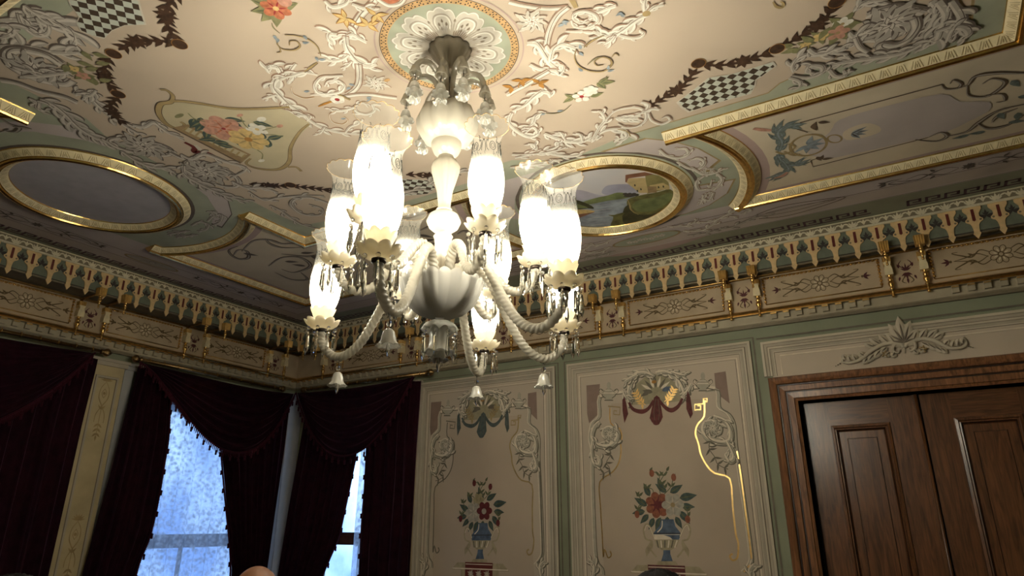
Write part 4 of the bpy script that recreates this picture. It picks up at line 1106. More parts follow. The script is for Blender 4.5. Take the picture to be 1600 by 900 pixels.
# lunette ornaments
def lun_orn(T, pal='w'):
    for pts in T: g.acan(cp(pts), .030, .035, 6, pal)
lun_orn(([(1030, 233), (1042, 243), (1060, 246), (1075, 240), (1070, 231), (1055, 233)], [(1058, 252), (1075, 262), (1092, 263), (1100, 252), (1088, 246), (1076, 252)],
         [(1082, 262), (1100, 272), (1120, 268), (1132, 262)], [(1100, 274), (1088, 284), (1092, 296), (1108, 292), (1112, 280)], [(1120, 270), (1128, 280), (1120, 292), (1106, 296)], [(1104, 300), (1098, 312), (1094, 318)], [(1115, 300), (1108, 312), (1098, 308), (1110, 298)]))
g.rosette(pc(1106, 266), .05, 'w', 8); g.disc(pc(1106, 266), .014, 'olive_gold')
for pts in ([(300, 352), (312, 346), (325, 350), (322, 358), (308, 360)], [(325, 345), (335, 336), (346, 335), (344, 346), (330, 352)], [(298, 360), (280, 362), (262, 366)], [(340, 332), (332, 330), (338, 340)], [(310, 366), (290, 368), (275, 370)]):
    g.acan(cp(pts), .030, .04, 5, 'g')
for pts in ([(0, 182), (15, 192), (30, 198), (22, 205), (5, 202)], [(20, 196), (38, 198), (50, 200)], [(0, 205), (14, 200)]): dscroll(pts, .02, 'grey_shadow')
# small cartouches and scrolls beyond the discs
def cartouche(c, rx, ry):
    g.disc(c, rx + .018, 'olive_gold', ry=ry + .014, n=40); g.disc(c, rx, 'ceiling_green', ry=ry, n=40)
    for k in range(7): g.flower((c[0] + (k - 3) * rx * .17, c[1] + .01 * math.sin(k * 2)), .026, 'white_leaf' if k % 2 else 'grey_light', 'olive_gold', n=5)
cartouche((4.50, -.62), .26, .075)
for s_ in (1, -1):
    def mx(pts): return [(4.50 + s_ * x, y) for x, y in pts]
    g.acan(mx([(.30, -.62), (.42, -.56), (.52, -.62), (.62, -.72), (.72, -.66)]), .03, .05, 8, 'w'); g.acan(mx([(.40, -.74), (.52, -.68), (.66, -.74), (.76, -.80), (.82, -.72), (.74, -.70)]), .03, .05, 7, 'w')
    g.acan(mx([(.22, -.76), (.36, -.70), (.46, -.78)]), .024, .04, 5, 'w'); g.acan(mx([(.5, -.52), (.64, -.50), (.80, -.58), (.94, -.56)]), .026, .05, 7, 'g'); g.acan(mx([(.30, -.52), (.44, -.49), (.58, -.52)]), .022, .04, 5, 'g')
    g.ribbon(mx([(.84, -.55), (1.0, -.50), (1.2, -.52), (1.42, -.60), (1.2, -.66), (1.0, -.68), (.84, -.63)]), .009, 'dark_line')
    g.ribbon(mx([(.9, -.57), (1.1, -.56), (1.36, -.60)]), .006, 'dark_line'); g.ribbon(mx([(.9, -.62), (1.1, -.63), (1.36, -.60)]), .006, 'dark_line')
# long grey arabesques on the strip
def arabesque(fn):
    for s_ in (1, -1):
        for pts in ([(.05, 0), (.12, .04), (.20, .01), (.26, -.03), (.34, 0)], [(.05, -.01), (.12, -.045), (.20, -.01), (.27, .035), (.36, .01), (.40, -.02)], [(.30, .03), (.38, .04), (.44, .01), (.40, -.01)], [(.36, -.03), (.44, -.03), (.50, 0)]):
            g.ribbon([fn(s_ * a, b) for a, b in pts], (.004, .012, .004), 'grey_shadow')
        for a, b, an in ((.46, 0, 0), (.46, .01, .7), (.46, -.01, -.7), (.18, .03, 1), (.18, -.03, -1)):
            p = fn(s_ * a, b); p2 = fn(s_ * (a + .05 * math.cos(an)), b + .05 * math.sin(an)); g.leaf(p, math.atan2(p2[1] - p[1], p2[0] - p[0]), .05, .02, 'grey_shadow')
    for k in range(8):
        p = fn(0, 0); g.leaf(p, k * PI / 4, .045, .018, 'grey_shadow')
for x in (6.62, 2.40, 7.9): arabesque(lambda a, b, x=x: (x + a, -.67 + b))
for y in (-1.4, -3.2, -5.0): arabesque(lambda a, b, y=y: (.70 + b, y + a))
for y in (-2.3, -4.1):
    g.disc((.70, y), .07, 'olive_gold', ry=.24, n=32); g.disc((.70, y), .058, 'grey_leaf', ry=.22, n=32); g.rosette((.70, y), .05, 'g', 8)
fo = g.build('painted_arabesque', ceiling)
# ---- Greek key band
g = Paint(ceil_fn, 0.0016)
def key_run(fn, L0, L1, gaps=()):
    g.o += g.step
    x = L0
    while x < L1 - .12:
        if not any(a < x < b for a, b in gaps):
            for (a, b, c_, d) in ((0, 0, .112, .018), (0, .0, .018, .095), (0, .077, .090, .095), (.072, .036, .090, .095), (.036, .036, .090, .054), (.094, 0, .112, .018)):
                g.mb.add([g.p(*fn(x + u, v), g.o) for u, v in ((a, b), (c_, b), (c_, d), (a, d))], [(0, 1, 2, 3)], 'key_purple')
        x += .112
key_run(lambda u, v: (u, -.215 - v), .45, RX - .25, ((2.9, 3.15), (5.95, 6.2)))
key_run(lambda u, v: (.37 + v, u), RY + .2, -.32)
gk = g.build('painted_greek_key', ceiling); gk['label'] = 'dark purple Greek key band beside the frieze'
# ================================================================== frieze, cornice, brackets
# wall-relative coordinates: s along the wall, d out of the wall, z up
def backS(s, d, z): return (s, -d, z)
def leftS(s, d, z): return (d, s, z)
ARC_B, ARC_L = 0.17, 0.32
def frieze(fn, s0, s1, arc, num, narrow, wide_w, mitre, name_lab, pend0):
    """mitre: the end s0 meets the other wall's frieze in the corner at s=0"""
    mb = MB()
    sgn = 1 if s1 > s0 else -1
    k = arc / 0.17
    # main profile (d, z), bottom to top, with a material for each run
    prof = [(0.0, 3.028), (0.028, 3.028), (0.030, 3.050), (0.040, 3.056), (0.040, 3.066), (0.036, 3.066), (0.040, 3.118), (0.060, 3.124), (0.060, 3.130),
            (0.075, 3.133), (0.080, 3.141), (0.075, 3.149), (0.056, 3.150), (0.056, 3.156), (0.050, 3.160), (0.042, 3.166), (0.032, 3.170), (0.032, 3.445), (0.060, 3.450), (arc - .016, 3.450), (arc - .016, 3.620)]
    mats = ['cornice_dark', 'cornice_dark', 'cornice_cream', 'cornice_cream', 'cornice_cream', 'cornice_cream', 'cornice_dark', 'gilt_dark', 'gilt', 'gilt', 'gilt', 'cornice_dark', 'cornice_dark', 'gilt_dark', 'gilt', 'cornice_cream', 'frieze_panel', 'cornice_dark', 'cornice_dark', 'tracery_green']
    lace = [(arc - .016, 3.620), (arc + .004, 3.620), (arc + .008, 3.626), (arc + .008, 3.692), (arc - .002, ZC)]
    lmat = ['lace_band', 'lace_band', 'lace_ground', 'lace_band']
    P = prof + lace[1:]; MM = mats + lmat
    def s_at(end, d):   # mitre the corner: the other wall's offset grows in step
        if end != 0: return s1
        other = ARC_L / ARC_B if fn is backS else ARC_B / ARC_L
        dd = d * (1 + (other - 1) * max(0, min(1, (d - .08) / (arc - .08)))) if d > .08 else d
        return sgn * dd
    for j in range(len(P) - 1):
        (d0, z0), (d1, z1) = P[j], P[j + 1]
        mb.add([fn(s_at(0, d0), d0, z0), fn(s_at(0, d1), d1, z1), fn(s1, d1, z1), fn(s1, d0, z0)], [(0, 1, 2, 3)], MM[j])
    # dentils, interrupted below each bracket pair
    lo, hi = min(s0, s1), max(s0, s1)
    s = sgn * 0.12
    while abs(s) < abs(s1) - .05:
        if not any(abs(s - c) < .20 for c in narrow) or fn is leftS:
            a, b = s - .021, s + .021
            for (zz0, zz1, dd) in ((3.072, 3.104, .062), (3.104, 3.117, .076)):
                vs = [fn(a, .036, zz0), fn(b, .036, zz0), fn(b, dd, zz0), fn(a, dd, zz0), fn(a, .036, zz1), fn(b, .036, zz1), fn(b, dd, zz1), fn(a, dd, zz1)]
                mb.add(vs, [(0, 1, 2, 3), (7, 6, 5, 4), (0, 4, 5, 1), (1, 5, 6, 2), (2, 6, 7, 3), (3, 7, 4, 0)], 'cornice_cream')
            mb.add([fn(a, .0765, 3.105), fn(b, .0765, 3.105), fn(b, .0765, 3.114), fn(a, .0765, 3.114)], [(0, 1, 2, 3)], 'gilt')
        s += sgn * .0905
    # top gilt rail above the panels
    mb.tube([fn(sgn * .05, .052, 3.432), fn(s1, .052, 3.432)], .012, 'gilt_dark', n=8)
    mb.tube([fn(sgn * .16, arc - .03, 3.440), fn(s1, arc - .03, 3.440)], .010, 'cornice_dark', n=6)
    root = struct(mb.build('trim_%d' % num)); root['label'] = name_lab
    # lace band ornament
    p = Paint(lambda u, v, off: fn(u, arc + .008 + off, v), .0012, .000002)
    p.ribbon([(sgn * .35 * (1 if fn is backS else .5), 3.688), (s1, 3.688)], .006, 'lace_band', sm=False); p.ribbon([(sgn * .2, 3.630), (s1, 3.630)], .006, 'lace_band', sm=False)
    c = pend0 - 40 * .144 if sgn > 0 else pend0 + 40 * .144
    for i in range(110):
        x = (pend0 % .144) + i * .144 if sgn > 0 else -((-pend0) % .144) - i * .144
        if not lo + .02 < x < hi - .02: continue
        if abs(x) < (.34 if fn is backS else .2): continue
        for an in (-1.15, -.6, 0, .6, 1.15):
            p.leaf((x, 3.636), PI / 2 - an, .050 - .008 * abs(an), .016, 'lace_band')
        p.ribbon([(x - .072, 3.640), (x - .055, 3.668), (x - .030, 3.660), (x - .028, 3.645)], (.005, .011, .005), 'lace_band')
        p.ribbon([(x + .072, 3.640), (x + .055, 3.668), (x + .030, 3.660), (x + .028, 3.645)], (.005, .011, .005), 'lace_band')
        p.leaf((x + .072, 3.650), PI / 2, .032, .016, 'lace_band')
        for an in (-.5, .5): p.leaf((x + .072, 3.668), PI / 2 + PI - an * 2, .022, .008, 'lace_band')
    p.build('lace_crest', root)
    # leaf marks on the green ground between the wooden tongues
    p = Paint(lambda u, v, off: fn(u, arc - .016 + off, v), .001, .000002)
    for i in range(110):
        x0 = (pend0 % .144) + i * .144 if sgn > 0 else -((-pend0) % .144) - i * .144
        x = x0 + .072
        if not lo + .1 < x < hi - .05: continue
        if abs(x) < (.36 if fn is backS else .2): continue
        for an in (-2.2, -1.75, -1.4, 1.4, 1.75, 2.2): p.leaf((x, 3.545), PI / 2 + an, .062 - .012 * (abs(an) > 2), .013, 'ink')
        p.leaf((x, 3.548), PI / 2, .045, .016, 'ink'); p.leaf((x, 3.55), PI / 2 + .7, .03, .010, 'ink'); p.leaf((x, 3.55), PI / 2 - .7, .03, .010, 'ink'); p.disc((x, 3.547), .008, 'ink', n=8)
    p.build('leaf_stencil', root)
    # tongue of fretwork: one mesh shared by all copies
    half = [(.052, .0), (.054, -.020), (.046, -.034), (.034, -.050), (.033, -.072), (.040, -.084), (.050, -.092), (.050, -.104), (.040, -.112), (.028, -.120), (.021, -.134), (.017, -.158), (.016, -.186), (.022, -.194), (.014, -.208), (.0, -.232)]
    poly = [(a, b) for a, b in half] + [(-a, b) for a, b in reversed(half[:-1])]
    t = MB()
    t.prism(poly, lambda u, v, d: fn(u, d, v), .0, .010, 'tracery_tan')
    q = Paint(lambda u, v, off: fn(u, .010 + off, v), .0008, .0001)
    q.poly([(-.009, -.018), (.009, -.018), (.010, -.10), (0, -.108), (-.010, -.10)], 'slot_red')
    for sx in (-1, 1): q.disc((sx * .036, -.098), .0075, 'cornice_dark', n=10)
    t.v_off = len(t.v)
    base = len(t.v)
    for i_, f in enumerate(q.mb.f): pass
    for f, m_ in zip(q.mb.f, q.mb.m): t.add([q.mb.v[i] for i in f], [tuple(range(len(f)))], q.mb.mats[m_])
    first = None
    for i in range(110):
        x = (pend0 % .144) + i * .144 if sgn > 0 else -((-pend0) % .144) - i * .144
        if not lo + .02 < x < hi - .02 or abs(x) < (.38 if fn is backS else .23): continue
        if fn is leftS and x < -5.3: continue
        if first is None: o = first = t.build('fretwork_tongue', root)
        else:
            o = first.copy(); COL.objects.link(o); o.parent = root
        o.location = fn(x, arc - .016, 3.622)
    # painted wide and narrow panels
    p = Paint(lambda u, v, off: fn(u, .032 + off, v), .001, .000004)
    beads = []
    pitch = abs(narrow[1] - narrow[0])
    for c_ in narrow:
        # narrow: dark red palmette
        z0 = 3.285
        p.poly([(c_ - .095, 3.19), (c_ + .095, 3.19), (c_ + .095, 3.42), (c_ - .095, 3.42)], 'frieze_panel')
        for s_ in (1, -1):
            for an, L in ((0, .06), (.5, .05), (1.0, .042)):
                p.leaf((c_, z0 + .005), PI / 2 + s_ * an, L, .012, 'frieze_red'); p.leaf((c_, z0 - .01), -PI / 2 + s_ * an, L, .014, 'frieze_red')
            p.leaf((c_ + s_ * .04, z0 + .03), PI / 2 - s_ * .3, .035, .013, 'frieze_red'); p.leaf((c_ + s_ * .045, z0 - .035), -PI / 2 + s_ * .3, .035, .013, 'frieze_red')
            p.ribbon([(c_ + s_ * .01, z0 + .02), (c_ + s_ * .04, z0 + .055), (c_ + s_ * .02, z0 + .085)], (.004, .008, .003), 'frieze_red')
            p.ribbon([(c_ + s_ * .01, z0 - .03), (c_ + s_ * .035, z0 - .07), (c_ + s_ * .012, z0 - .088)], (.004, .008, .003), 'frieze_gold')
        p.leaf((c_, z0 - .05), -PI / 2, .045, .014, 'frieze_red')
        w0 = c_ + .158; w1 = c_ + pitch - .158
        if w1 > hi: continue
        if w1 > -.05 and fn is leftS: continue
        m_ = (w0 + w1) / 2; z0 = 3.300; hw = (w1 - w0) / 2
        for k_ in range(8):
            a = k_ * PI / 4 + .39
            p.ribbon([(m_ + .016 * math.cos(a - .4), z0 + .016 * math.sin(a - .4)), (m_ + .052 * math.cos(a - .33), z0 + .052 * math.sin(a - .33)), (m_ + .066 * math.cos(a), z0 + .066 * math.sin(a)), (m_ + .052 * math.cos(a + .33), z0 + .052 * math.sin(a + .33)), (m_ + .016 * math.cos(a + .4), z0 + .016 * math.sin(a + .4))], .005, 'frieze_gold')
            p.leaf((m_ + .022 * math.cos(a), z0 + .022 * math.sin(a)), a, .026, .008, 'lace_band')
        p.ring((m_, z0), .012, .019, 'frieze_gold', n=14)
        for s_ in (1, -1):
            for v_ in (1, -1):
                p.ribbon([(m_ + s_ * .06, z0 + v_ * .03), (m_ + s_ * .11, z0 + v_ * .052), (m_ + s_ * .16, z0 + v_ * .012), (m_ + s_ * .215, z0 + v_ * .03), (m_ + s_ * .27, z0 + v_ * .058), (m_ + s_ * .235, z0 + v_ * .062)], (.005, .011, .003), 'frieze_gold')
                p.ribbon([(m_ + s_ * .07, z0 + v_ * .004), (m_ + s_ * .13, z0 + v_ * -.03), (m_ + s_ * .20, z0 + v_ * -.012), (m_ + s_ * .27, z0)], (.004, .009, .003), 'frieze_gold')
                p.leaf((m_ + s_ * .15, z0 + v_ * .02), (0 if s_ > 0 else PI) + v_ * s_ * .6, .04, .014, 'frieze_gold')
                p.leaf((m_ + s_ * .295, z0), (0 if s_ > 0 else PI) + v_ * .75, .042, .014, 'frieze_red' if fn is backS else 'frieze_gold')
            p.leaf((m_ + s_ * .285, z0), (0 if s_ > 0 else PI), .062, .016, 'frieze_red' if fn is backS else 'frieze_gold')
            p.disc((m_ + s_ * .288, z0), .010, 'frieze_gold', n=8)
        beads.append((w0, w1))
    p.build('panel_painting', root)
    for (w0, w1) in beads:
        b = MB()
        for zz in (3.412, 3.196): b.tube([fn(w0, .034, zz), fn(w1, .034, zz)], .0045, 'gilt_dark', n=6)
        n_ = int((w1 - w0) / .028)
        for i in range(n_ + 1): b.ball(fn(w0 + (w1 - w0) * i / n_, .040, 3.404), .0105, 'gilt', n=6, sc=(1.2, 1, .8) if fn is backS else (1, 1.2, .8))
        for sx in (w0, w1):
            b.tube([fn(sx, .034, 3.196), fn(sx, .034, 3.412)], .004, 'gilt_dark', n=6)
            for i in range(7): b.ball(fn(sx, .042, 3.215 + i * .028), .0105, 'gilt', n=8)
        b.build('bead_border', root)
    # bracket: fluted cup on the fretwork with a drop, stepped console and turned drop on the wall
    def fluted(b, s_, d, z0, z1, w, mat):
        nfl = 4
        vs = []; pts = []
        for side in range(4):
            for i in range(nfl * 2):
                t_ = -1 + 2 * i / (nfl * 2); r_ = w / 2 if i % 2 == 0 else w / 2 * .82
                pts.append([(t_ * w / 2, -r_), (r_, t_ * w / 2), (-t_ * w / 2, r_), (-r_, -t_ * w / 2)][side])
        n_ = len(pts)
        vs = [fn(s_ + a, d + b_, z0) for a, b_ in pts] + [fn(s_ + a * 1.12, d + b_ * 1.12, z1) for a, b_ in pts]
        b.add(vs, [tuple(range(n_)), tuple(range(2 * n_ - 1, n_ - 1, -1))] + [(i, i + n_, (i + 1) % n_ + n_, (i + 1) % n_) for i in range(n_)], mat)
    DP = [(.0, -.175), (.009, -.170), (.011, -.160), (.008, -.150), (.008, -.118), (.014, -.112), (.014, -.104), (.009, -.098), (.017, -.084), (.020, -.070), (.016, -.056), (.010, -.050), (.017, -.044), (.017, -.036), (.009, -.030), (.013, -.015), (.021, 0.0)]
    def make_bracket():
        b = MB(); da = arc + .03
        b.prism([(-.026, 3.262), (.026, 3.262), (.026, 3.30), (.018, 3.335), (.026, 3.36), (-.026, 3.36), (-.018, 3.335), (-.026, 3.30)], lambda u, v, d: fn(u, d, v), .032, .096, 'ivory')
        # curved strut from the wall piece to the fretwork
        q = [(.05, 3.40), (.085, 3.425), (arc - .01, 3.432), (da, 3.452)]
        b.tube([fn(0, a, z_) for a, z_ in smooth([(x[0], x[1]) for x in q], 5)], .012, 'brass_dark', n=6)
        root_b = b.build('bracket', root)
        c_ = MB(); fluted(c_, 0, .062, 3.342, 3.398, .050, 'gilt_paint'); fluted(c_, 0, da, 3.400, 3.470, .056, 'gilt_paint'); c_.build('fluted_cup', root_b)
        e = MB(); e.lathe([(r_, z_ + 3.270) for r_, z_ in DP], 'gilt', n=14, c=fn(0, .070, 0)); e.build('turned_drop', root_b)
        e = MB(); e.lathe([(r_ * .85, z_ * .62 + 3.402) for r_, z_ in DP], 'gilt', n=12, c=fn(0, da, 0)); e.build('turned_drop', root_b)
        return root_b
    proto = make_bracket(); used = False
    for c_ in narrow:
        for s_ in (-.108, .108):
            x = c_ + s_
            if fn is leftS and x > -.2: continue
            if not used: o = proto; used = True
            else:
                o = proto.copy(); COL.objects.link(o); o.parent = root
                for ch in kids(proto):
                    if ch.parent == proto:
                        c2 = ch.copy(); COL.objects.link(c2); c2.parent = o
            o.location = fn(x, 0, 0)
    return root
NARB = [.60, 1.715, 2.835, 3.952, 5.072, 6.195, 7.31, 8.42]
NARL = [-.36, -1.367, -2.375, -3.385, -4.39, -5.40]
frieze(backS, 0, RX, ARC_B, 20, NARB, .8, True, 'painted frieze with fretwork and gilt brackets above the door wall', 5.056)
frieze(leftS, 0, RY, ARC_L, 21, NARL, .7, True, 'dim painted frieze with gilt brackets above the curtained windows', -3.021)
# ================================================================== back wall panels
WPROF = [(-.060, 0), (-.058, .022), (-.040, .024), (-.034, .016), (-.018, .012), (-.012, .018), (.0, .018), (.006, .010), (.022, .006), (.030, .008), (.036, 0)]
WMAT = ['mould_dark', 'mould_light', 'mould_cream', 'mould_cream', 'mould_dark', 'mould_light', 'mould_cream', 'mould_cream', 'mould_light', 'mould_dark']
def frame_path(x0, x1, z1, z0=.35): return [(x0, z0), (x0, z1), (x1, z1), (x1, z0)]
def pb(pts, dx=0.0):
    out = []
    for x, y in pts:
        a, b = on_back(x, y); out.append((a + dx, b))
    return out
def ZB(pts, dx=0.0): return pb([(640 + x / 2.3683, 520 + y / 2.3683) for x, y in pts], dx)
PX0, PX1, PTOP = 3.545, 5.010, 2.872
def wall_panel(num, dx, w0, w1, top, drape, fl, vdx, gold=True, inner='gold_leaf'):
    mb = MB()
    x0, x1 = w0, w1
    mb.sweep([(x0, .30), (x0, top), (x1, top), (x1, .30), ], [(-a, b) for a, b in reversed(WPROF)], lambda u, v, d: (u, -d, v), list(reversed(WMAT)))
    mb.add([(x0, -.004, .3), (x1, -.004, .3), (x1, -.004, top), (x0, -.004, top)], [(0, 1, 2, 3)], 'wall_grey')
    # outer dark hairline on the green wall
    o = struct(mb.build('trim_%d' % num))
    g = Paint(lambda u, v, off: (u, -.004 - off, v), .0008)
    g.ribbon([(x0 - .085, .3), (x0 - .085, top + .085), (x1 + .085, top + .085), (x1 + .085, .3)], .014, 'w_dark', sm=False)
    # inner thin fillets
    xi, xj, ti = x0 + .055, x1 - .055, top - .060
    g.ribbon([(xi, .3), (xi, ti), (xj, ti), (xj, .3)], .010, 'w_light', sm=False); g.ribbon([(xi + .012, .3), (xi + .012, ti - .012), (xj - .012, ti - .012), (xj - .012, .3)], .004, 'w_dark', sm=False)
    Z = lambda pts: ZB(pts, dx)
    def mir(pts): return [(2 * (4.283 + dx) - a, b) for a, b in pts]
    # pinkish corner blocks
    g.poly(Z([(655, 195), (705, 190), (700, 300), (665, 335), (658, 300)]), 'w_pink'); g.poly(Z([(1128, 150), (1170, 143), (1185, 262), (1150, 235), (1132, 200)]), 'w_pink')
    # inner field with shaped head
    Rr = [(1085, 262), (1090, 310), (1066, 340), (1058, 372), (1066, 400), (1072, 420), (1078, 450), (1100, 490), (1130, 520), (1185, 540), (1196, 640), (1207, 740), (1217, 830)]
    Ll = [(747, 275), (750, 335), (778, 355), (786, 385), (782, 410), (783, 440), (775, 480), (752, 515), (705, 552), (707, 640), (713, 740), (718, 830)]
    fieldp = Z([(747, 262)] + Ll[1:]) + [(PX0 + .28 + dx - .05, .45), (PX1 - .2 + dx + .05, .45)] + Z(list(reversed(Rr[1:])) + [(1085, 245)])
    g.poly(fieldp, 'wall_field')
    # grey strap outside the field, right and left
    strapR = [(1095, 215), (1140, 215), (1145, 275), (1180, 300), (1200, 340), (1207, 420), (1222, 520), (1240, 640), (1262, 800), (1262, 850), (1235, 885)]
    strapL = [(765, 225), (705, 235), (703, 310), (678, 335), (668, 390), (676, 440), (678, 560), (682, 680), (690, 830), (712, 870), (716, 895)]
    for st in (strapR, strapL):
        g.ribbon(Z(st), .030, 'w_mid', n=3); g.ribbon(Z(st), .007, 'w_light', n=3, d=(-.014, .004)); g.ribbon(Z(st), .007, 'w_dark', n=3, d=(.016, -.003))
    for st in ([(705, 235), (765, 222), (800, 218)], [(1030, 205), (1095, 198), (1130, 205)]):
        g.ribbon(Z(st), .022, 'w_light', sm=False); g.ribbon(Z(st), .008, 'w_dark', sm=False, d=(0, -.014))
    # gold border line
    gm = inner
    g.ribbon(Z([(1096, 250), (1092, 262)] + Rr[1:12] + [(1217, 780), (1214, 830), (1196, 842), (1186, 826), (1196, 818)]), .013, gm, n=3)
    g.ribbon(Z([(1094, 262), (1056, 266), (1056, 286), (1078, 284), (1077, 270), (1066, 271)]), .011, gm, sm=False); g.ribbon(Z([(1088, 262), (1088, 244), (1102, 243), (1100, 258)]), .010, gm, sm=False)
    gl = gm if dx == 0 else 'w_dark'
    g.ribbon(Z([(742, 278), (745, 335)] + Ll[2:] + [(722, 800), (735, 832), (748, 822), (742, 808)]), .010, gl if dx else 'gold_leaf', n=3)
    g.ribbon(Z([(735, 272), (780, 276), (778, 304), (756, 302), (757, 288), (768, 290)]), .010, 'olive_gold' if dx == 0 else 'w_dark', sm=False)
    g.ribbon(Z([(1212, 438), (1228, 540), (1246, 680), (1262, 800), (1264, 850), (1238, 884)]), .012, gm if dx == 0 else 'w_dark', n=3)
    if dx == 0:
        g.ribbon(Z([(1196, 372), (1199, 385), (1190, 392), (1197, 402), (1188, 412)]), .016, 'gold_leaf')
    # fan crest
    c = Z([(916, 262)])[0]
    g.poly([c] + Z([(820, 268), (818, 240), (835, 195), (870, 165), (905, 152), (945, 160), (985, 185), (1008, 220), (1015, 252)]), 'fan_olive')
    for s_, pts in ((1, [(905, 165), (880, 150), (845, 152), (825, 175), (815, 205), (812, 235), (820, 262)]), (1, [(915, 150), (950, 145), (985, 162), (1005, 190), (1018, 225), (1016, 250)])):
        g.acan(Z(pts), .060, .055, 10, 'b', sides=(1, -1), sm=4)
    g.acan(Z([(845, 155), (820, 168), (795, 185)]), .04, .05, 4, 'b'); g.acan(Z([(970, 145), (1000, 155), (1022, 158)]), .04, .05, 4, 'b')
    g.acan(Z([(790, 215), (800, 235), (822, 250)]), .035, .04, 4, 'b'); g.acan(Z([(1045, 190), (1030, 215), (1012, 235)]), .035, .04, 4, 'b')
    for k in range(-3, 4):
        a = PI / 2 + k * .33; g.leaf((c[0] + .05 * math.cos(a), c[1] + .10 + .03 * math.sin(a)), a, .10, .022, 'w_light' if k % 2 else 'w_dark')
    g.disc(Z([(905, 182)])[0], .02, 'sienna', ry=.014)
    for (x, y, a) in ((900, 220, 2.9), (935, 215, .3), (890, 215, 3.6), (950, 210, 5.8)): g.leaf(Z([(x, y)])[0], a, .09, .035, 'vase_blue' if x > 910 and dx == 0 else 'w_dark')
    sp = 'gold_leaf' if dx == 0 else 'olive_gold'
    for (ox, oy, s_) in ((862, 262, -1), (955, 250, 1)):
        g.ribbon(Z([(ox - s_ * 12, oy + 5), (ox, oy - 4), (ox + s_ * 18, oy - 24), (ox + s_ * 24, oy - 42)]), .007, sp)
        for k, (ux, uy) in enumerate(((0, 0), (6, -8), (12, -18), (18, -28), (22, -38))):
            for a in (PI / 2 - s_ * .55 + .95, PI / 2 - s_ * .55 - .95): g.leaf(Z([(ox + s_ * ux, oy + uy)])[0], a, .046, .017, sp)
        g.leaf(Z([(ox, oy)])[0], -PI / 2, .05, .02, sp)
    # drapery
    def sw(pts, w): g.ribbon(Z(pts), w, drape)
    sw([(812, 258), (828, 283), (860, 292), (885, 280), (903, 250)], (.018, .038, .018)); sw([(922, 246), (945, 275), (970, 287), (995, 272), (1010, 243)], (.018, .038, .018))
    g.poly(Z([(905, 240), (915, 232), (926, 240), (938, 312), (930, 330), (915, 340), (898, 332), (889, 316)]), drape)
    g.poly(Z([(796, 236), (802, 258), (810, 300), (796, 335), (789, 290), (788, 250)]), drape); g.poly(Z([(1030, 214), (1040, 240), (1049, 300), (1040, 318), (1025, 282), (1024, 240)]), drape)
    for pts in ([(912, 245), (905, 290), (908, 325)], [(920, 245), (925, 290), (922, 325)]): g.ribbon(Z(pts), .004, 'w_dark')
    g.disc(Z([(914, 332)])[0], .03, drape, ry=.022)
    # urns
    for (ux, uy) in ((738, 215), (1086, 180)):
        U = lambda pts: Z([(ux + a, uy + b) for a, b in pts])
        for m_, f in (('w_dark', 1.12), ('w_mid', 1.0)):
            g.poly(U([(a * f, b * f) for a, b in ((-26, 6), (26, 6), (22, 18), (10, 27), (-10, 27), (-22, 18))]), m_)
            g.poly(U([(a * f, b * f) for a, b in ((-15, 0), (0, -12), (15, 0), (20, 5), (-20, 5))]), m_); g.poly(U([(a * f, b * f) for a, b in ((-12, 27), (12, 27), (15, 33), (-15, 33))]), m_)
        g.disc(U([(0, -20)])[0], .018, 'w_mid', ry=.03)
        for s_ in (1, -1): g.ribbon(U([(s_ * 20, 14), (s_ * 34, 4), (s_ * 30, -6), (s_ * 20, 0)]), .010, 'w_dark'); g.ribbon(U([(s_ * 20, 13), (s_ * 33, 4), (s_ * 29, -5)]), .005, 'w_light')
        g.ribbon(U([(-20, 8), (20, 8)]), .008, 'w_light', sm=False); g.ribbon(U([(-14, -2), (12, -2)]), .005, 'w_light', sm=False)
    # side acanthus volutes
    for pts, s_ in (([(705, 330), (685, 350), (676, 385), (690, 410), (712, 418), (740, 420), (765, 400), (770, 370), (745, 350), (722, 360), (718, 385), (738, 395)], 1),
                    ([(1130, 310), (1168, 325), (1188, 360), (1185, 400), (1150, 405), (1110, 392), (1088, 365), (1095, 335), (1125, 328), (1150, 345), (1148, 372), (1125, 375)], -1)):
        g.acan(Z(pts), .052, .05, 12, 'b', sides=(s_, -s_), sm=4)
    g.rosette(Z([(742, 375)])[0], .065, 'b', 7); g.rosette(Z([(1122, 352)])[0], .07, 'b', 7)
    g.acan(Z([(680, 400), (675, 440), (682, 480), (702, 488), (705, 465), (692, 455)]), .045, .045, 6, 'b'); g.acan(Z([(1175, 400), (1195, 440), (1200, 465), (1185, 475), (1172, 455), (1182, 445)]), .045, .045, 6, 'b')
    for base in ([(740, 420), (745, 450), (730, 480), (742, 505), (722, 520), (705, 525)], [(1112, 400), (1110, 430), (1130, 460), (1140, 485), (1165, 500), (1180, 505)]):
        q = Z(base); g.ribbon(q, .006, 'w_dark')
        for k in range(len(q) - 1):
            a = math.atan2(q[k + 1][1] - q[k][1], q[k + 1][0] - q[k][0])
            for s_ in (.8, -.8): g.leaf(q[k], a + s_, .06, .016, 'w_dark', curl=s_ * .4)
    # flower vase
    V = lambda pts: ZB([(x + vdx[0], y + vdx[1]) for x, y in pts], dx)
    for x, y, a, L in ((880, 640, 2.6, .12), (872, 660, 3.3, .11), (885, 672, 3.9, .10), (905, 685, 4.2, .10), (890, 605, 2.0, .11), (940, 590, 1.9, .12), (952, 590, 2.5, .11), (965, 592, .5, .12), (1000, 612, .15, .14), (1005, 640, -.1, .11), (1000, 660, -.9, .12), (985, 680, -1.1, .10), (955, 680, 4.6, .10), (930, 683, 4.3, .12)):
        g.leaf(V([(x, y)])[0], a, L, L * .42, 'leaf_teal'); g.leaf(V([(x, y)])[0], a, L * .9, L * .07, 'leaf_green')
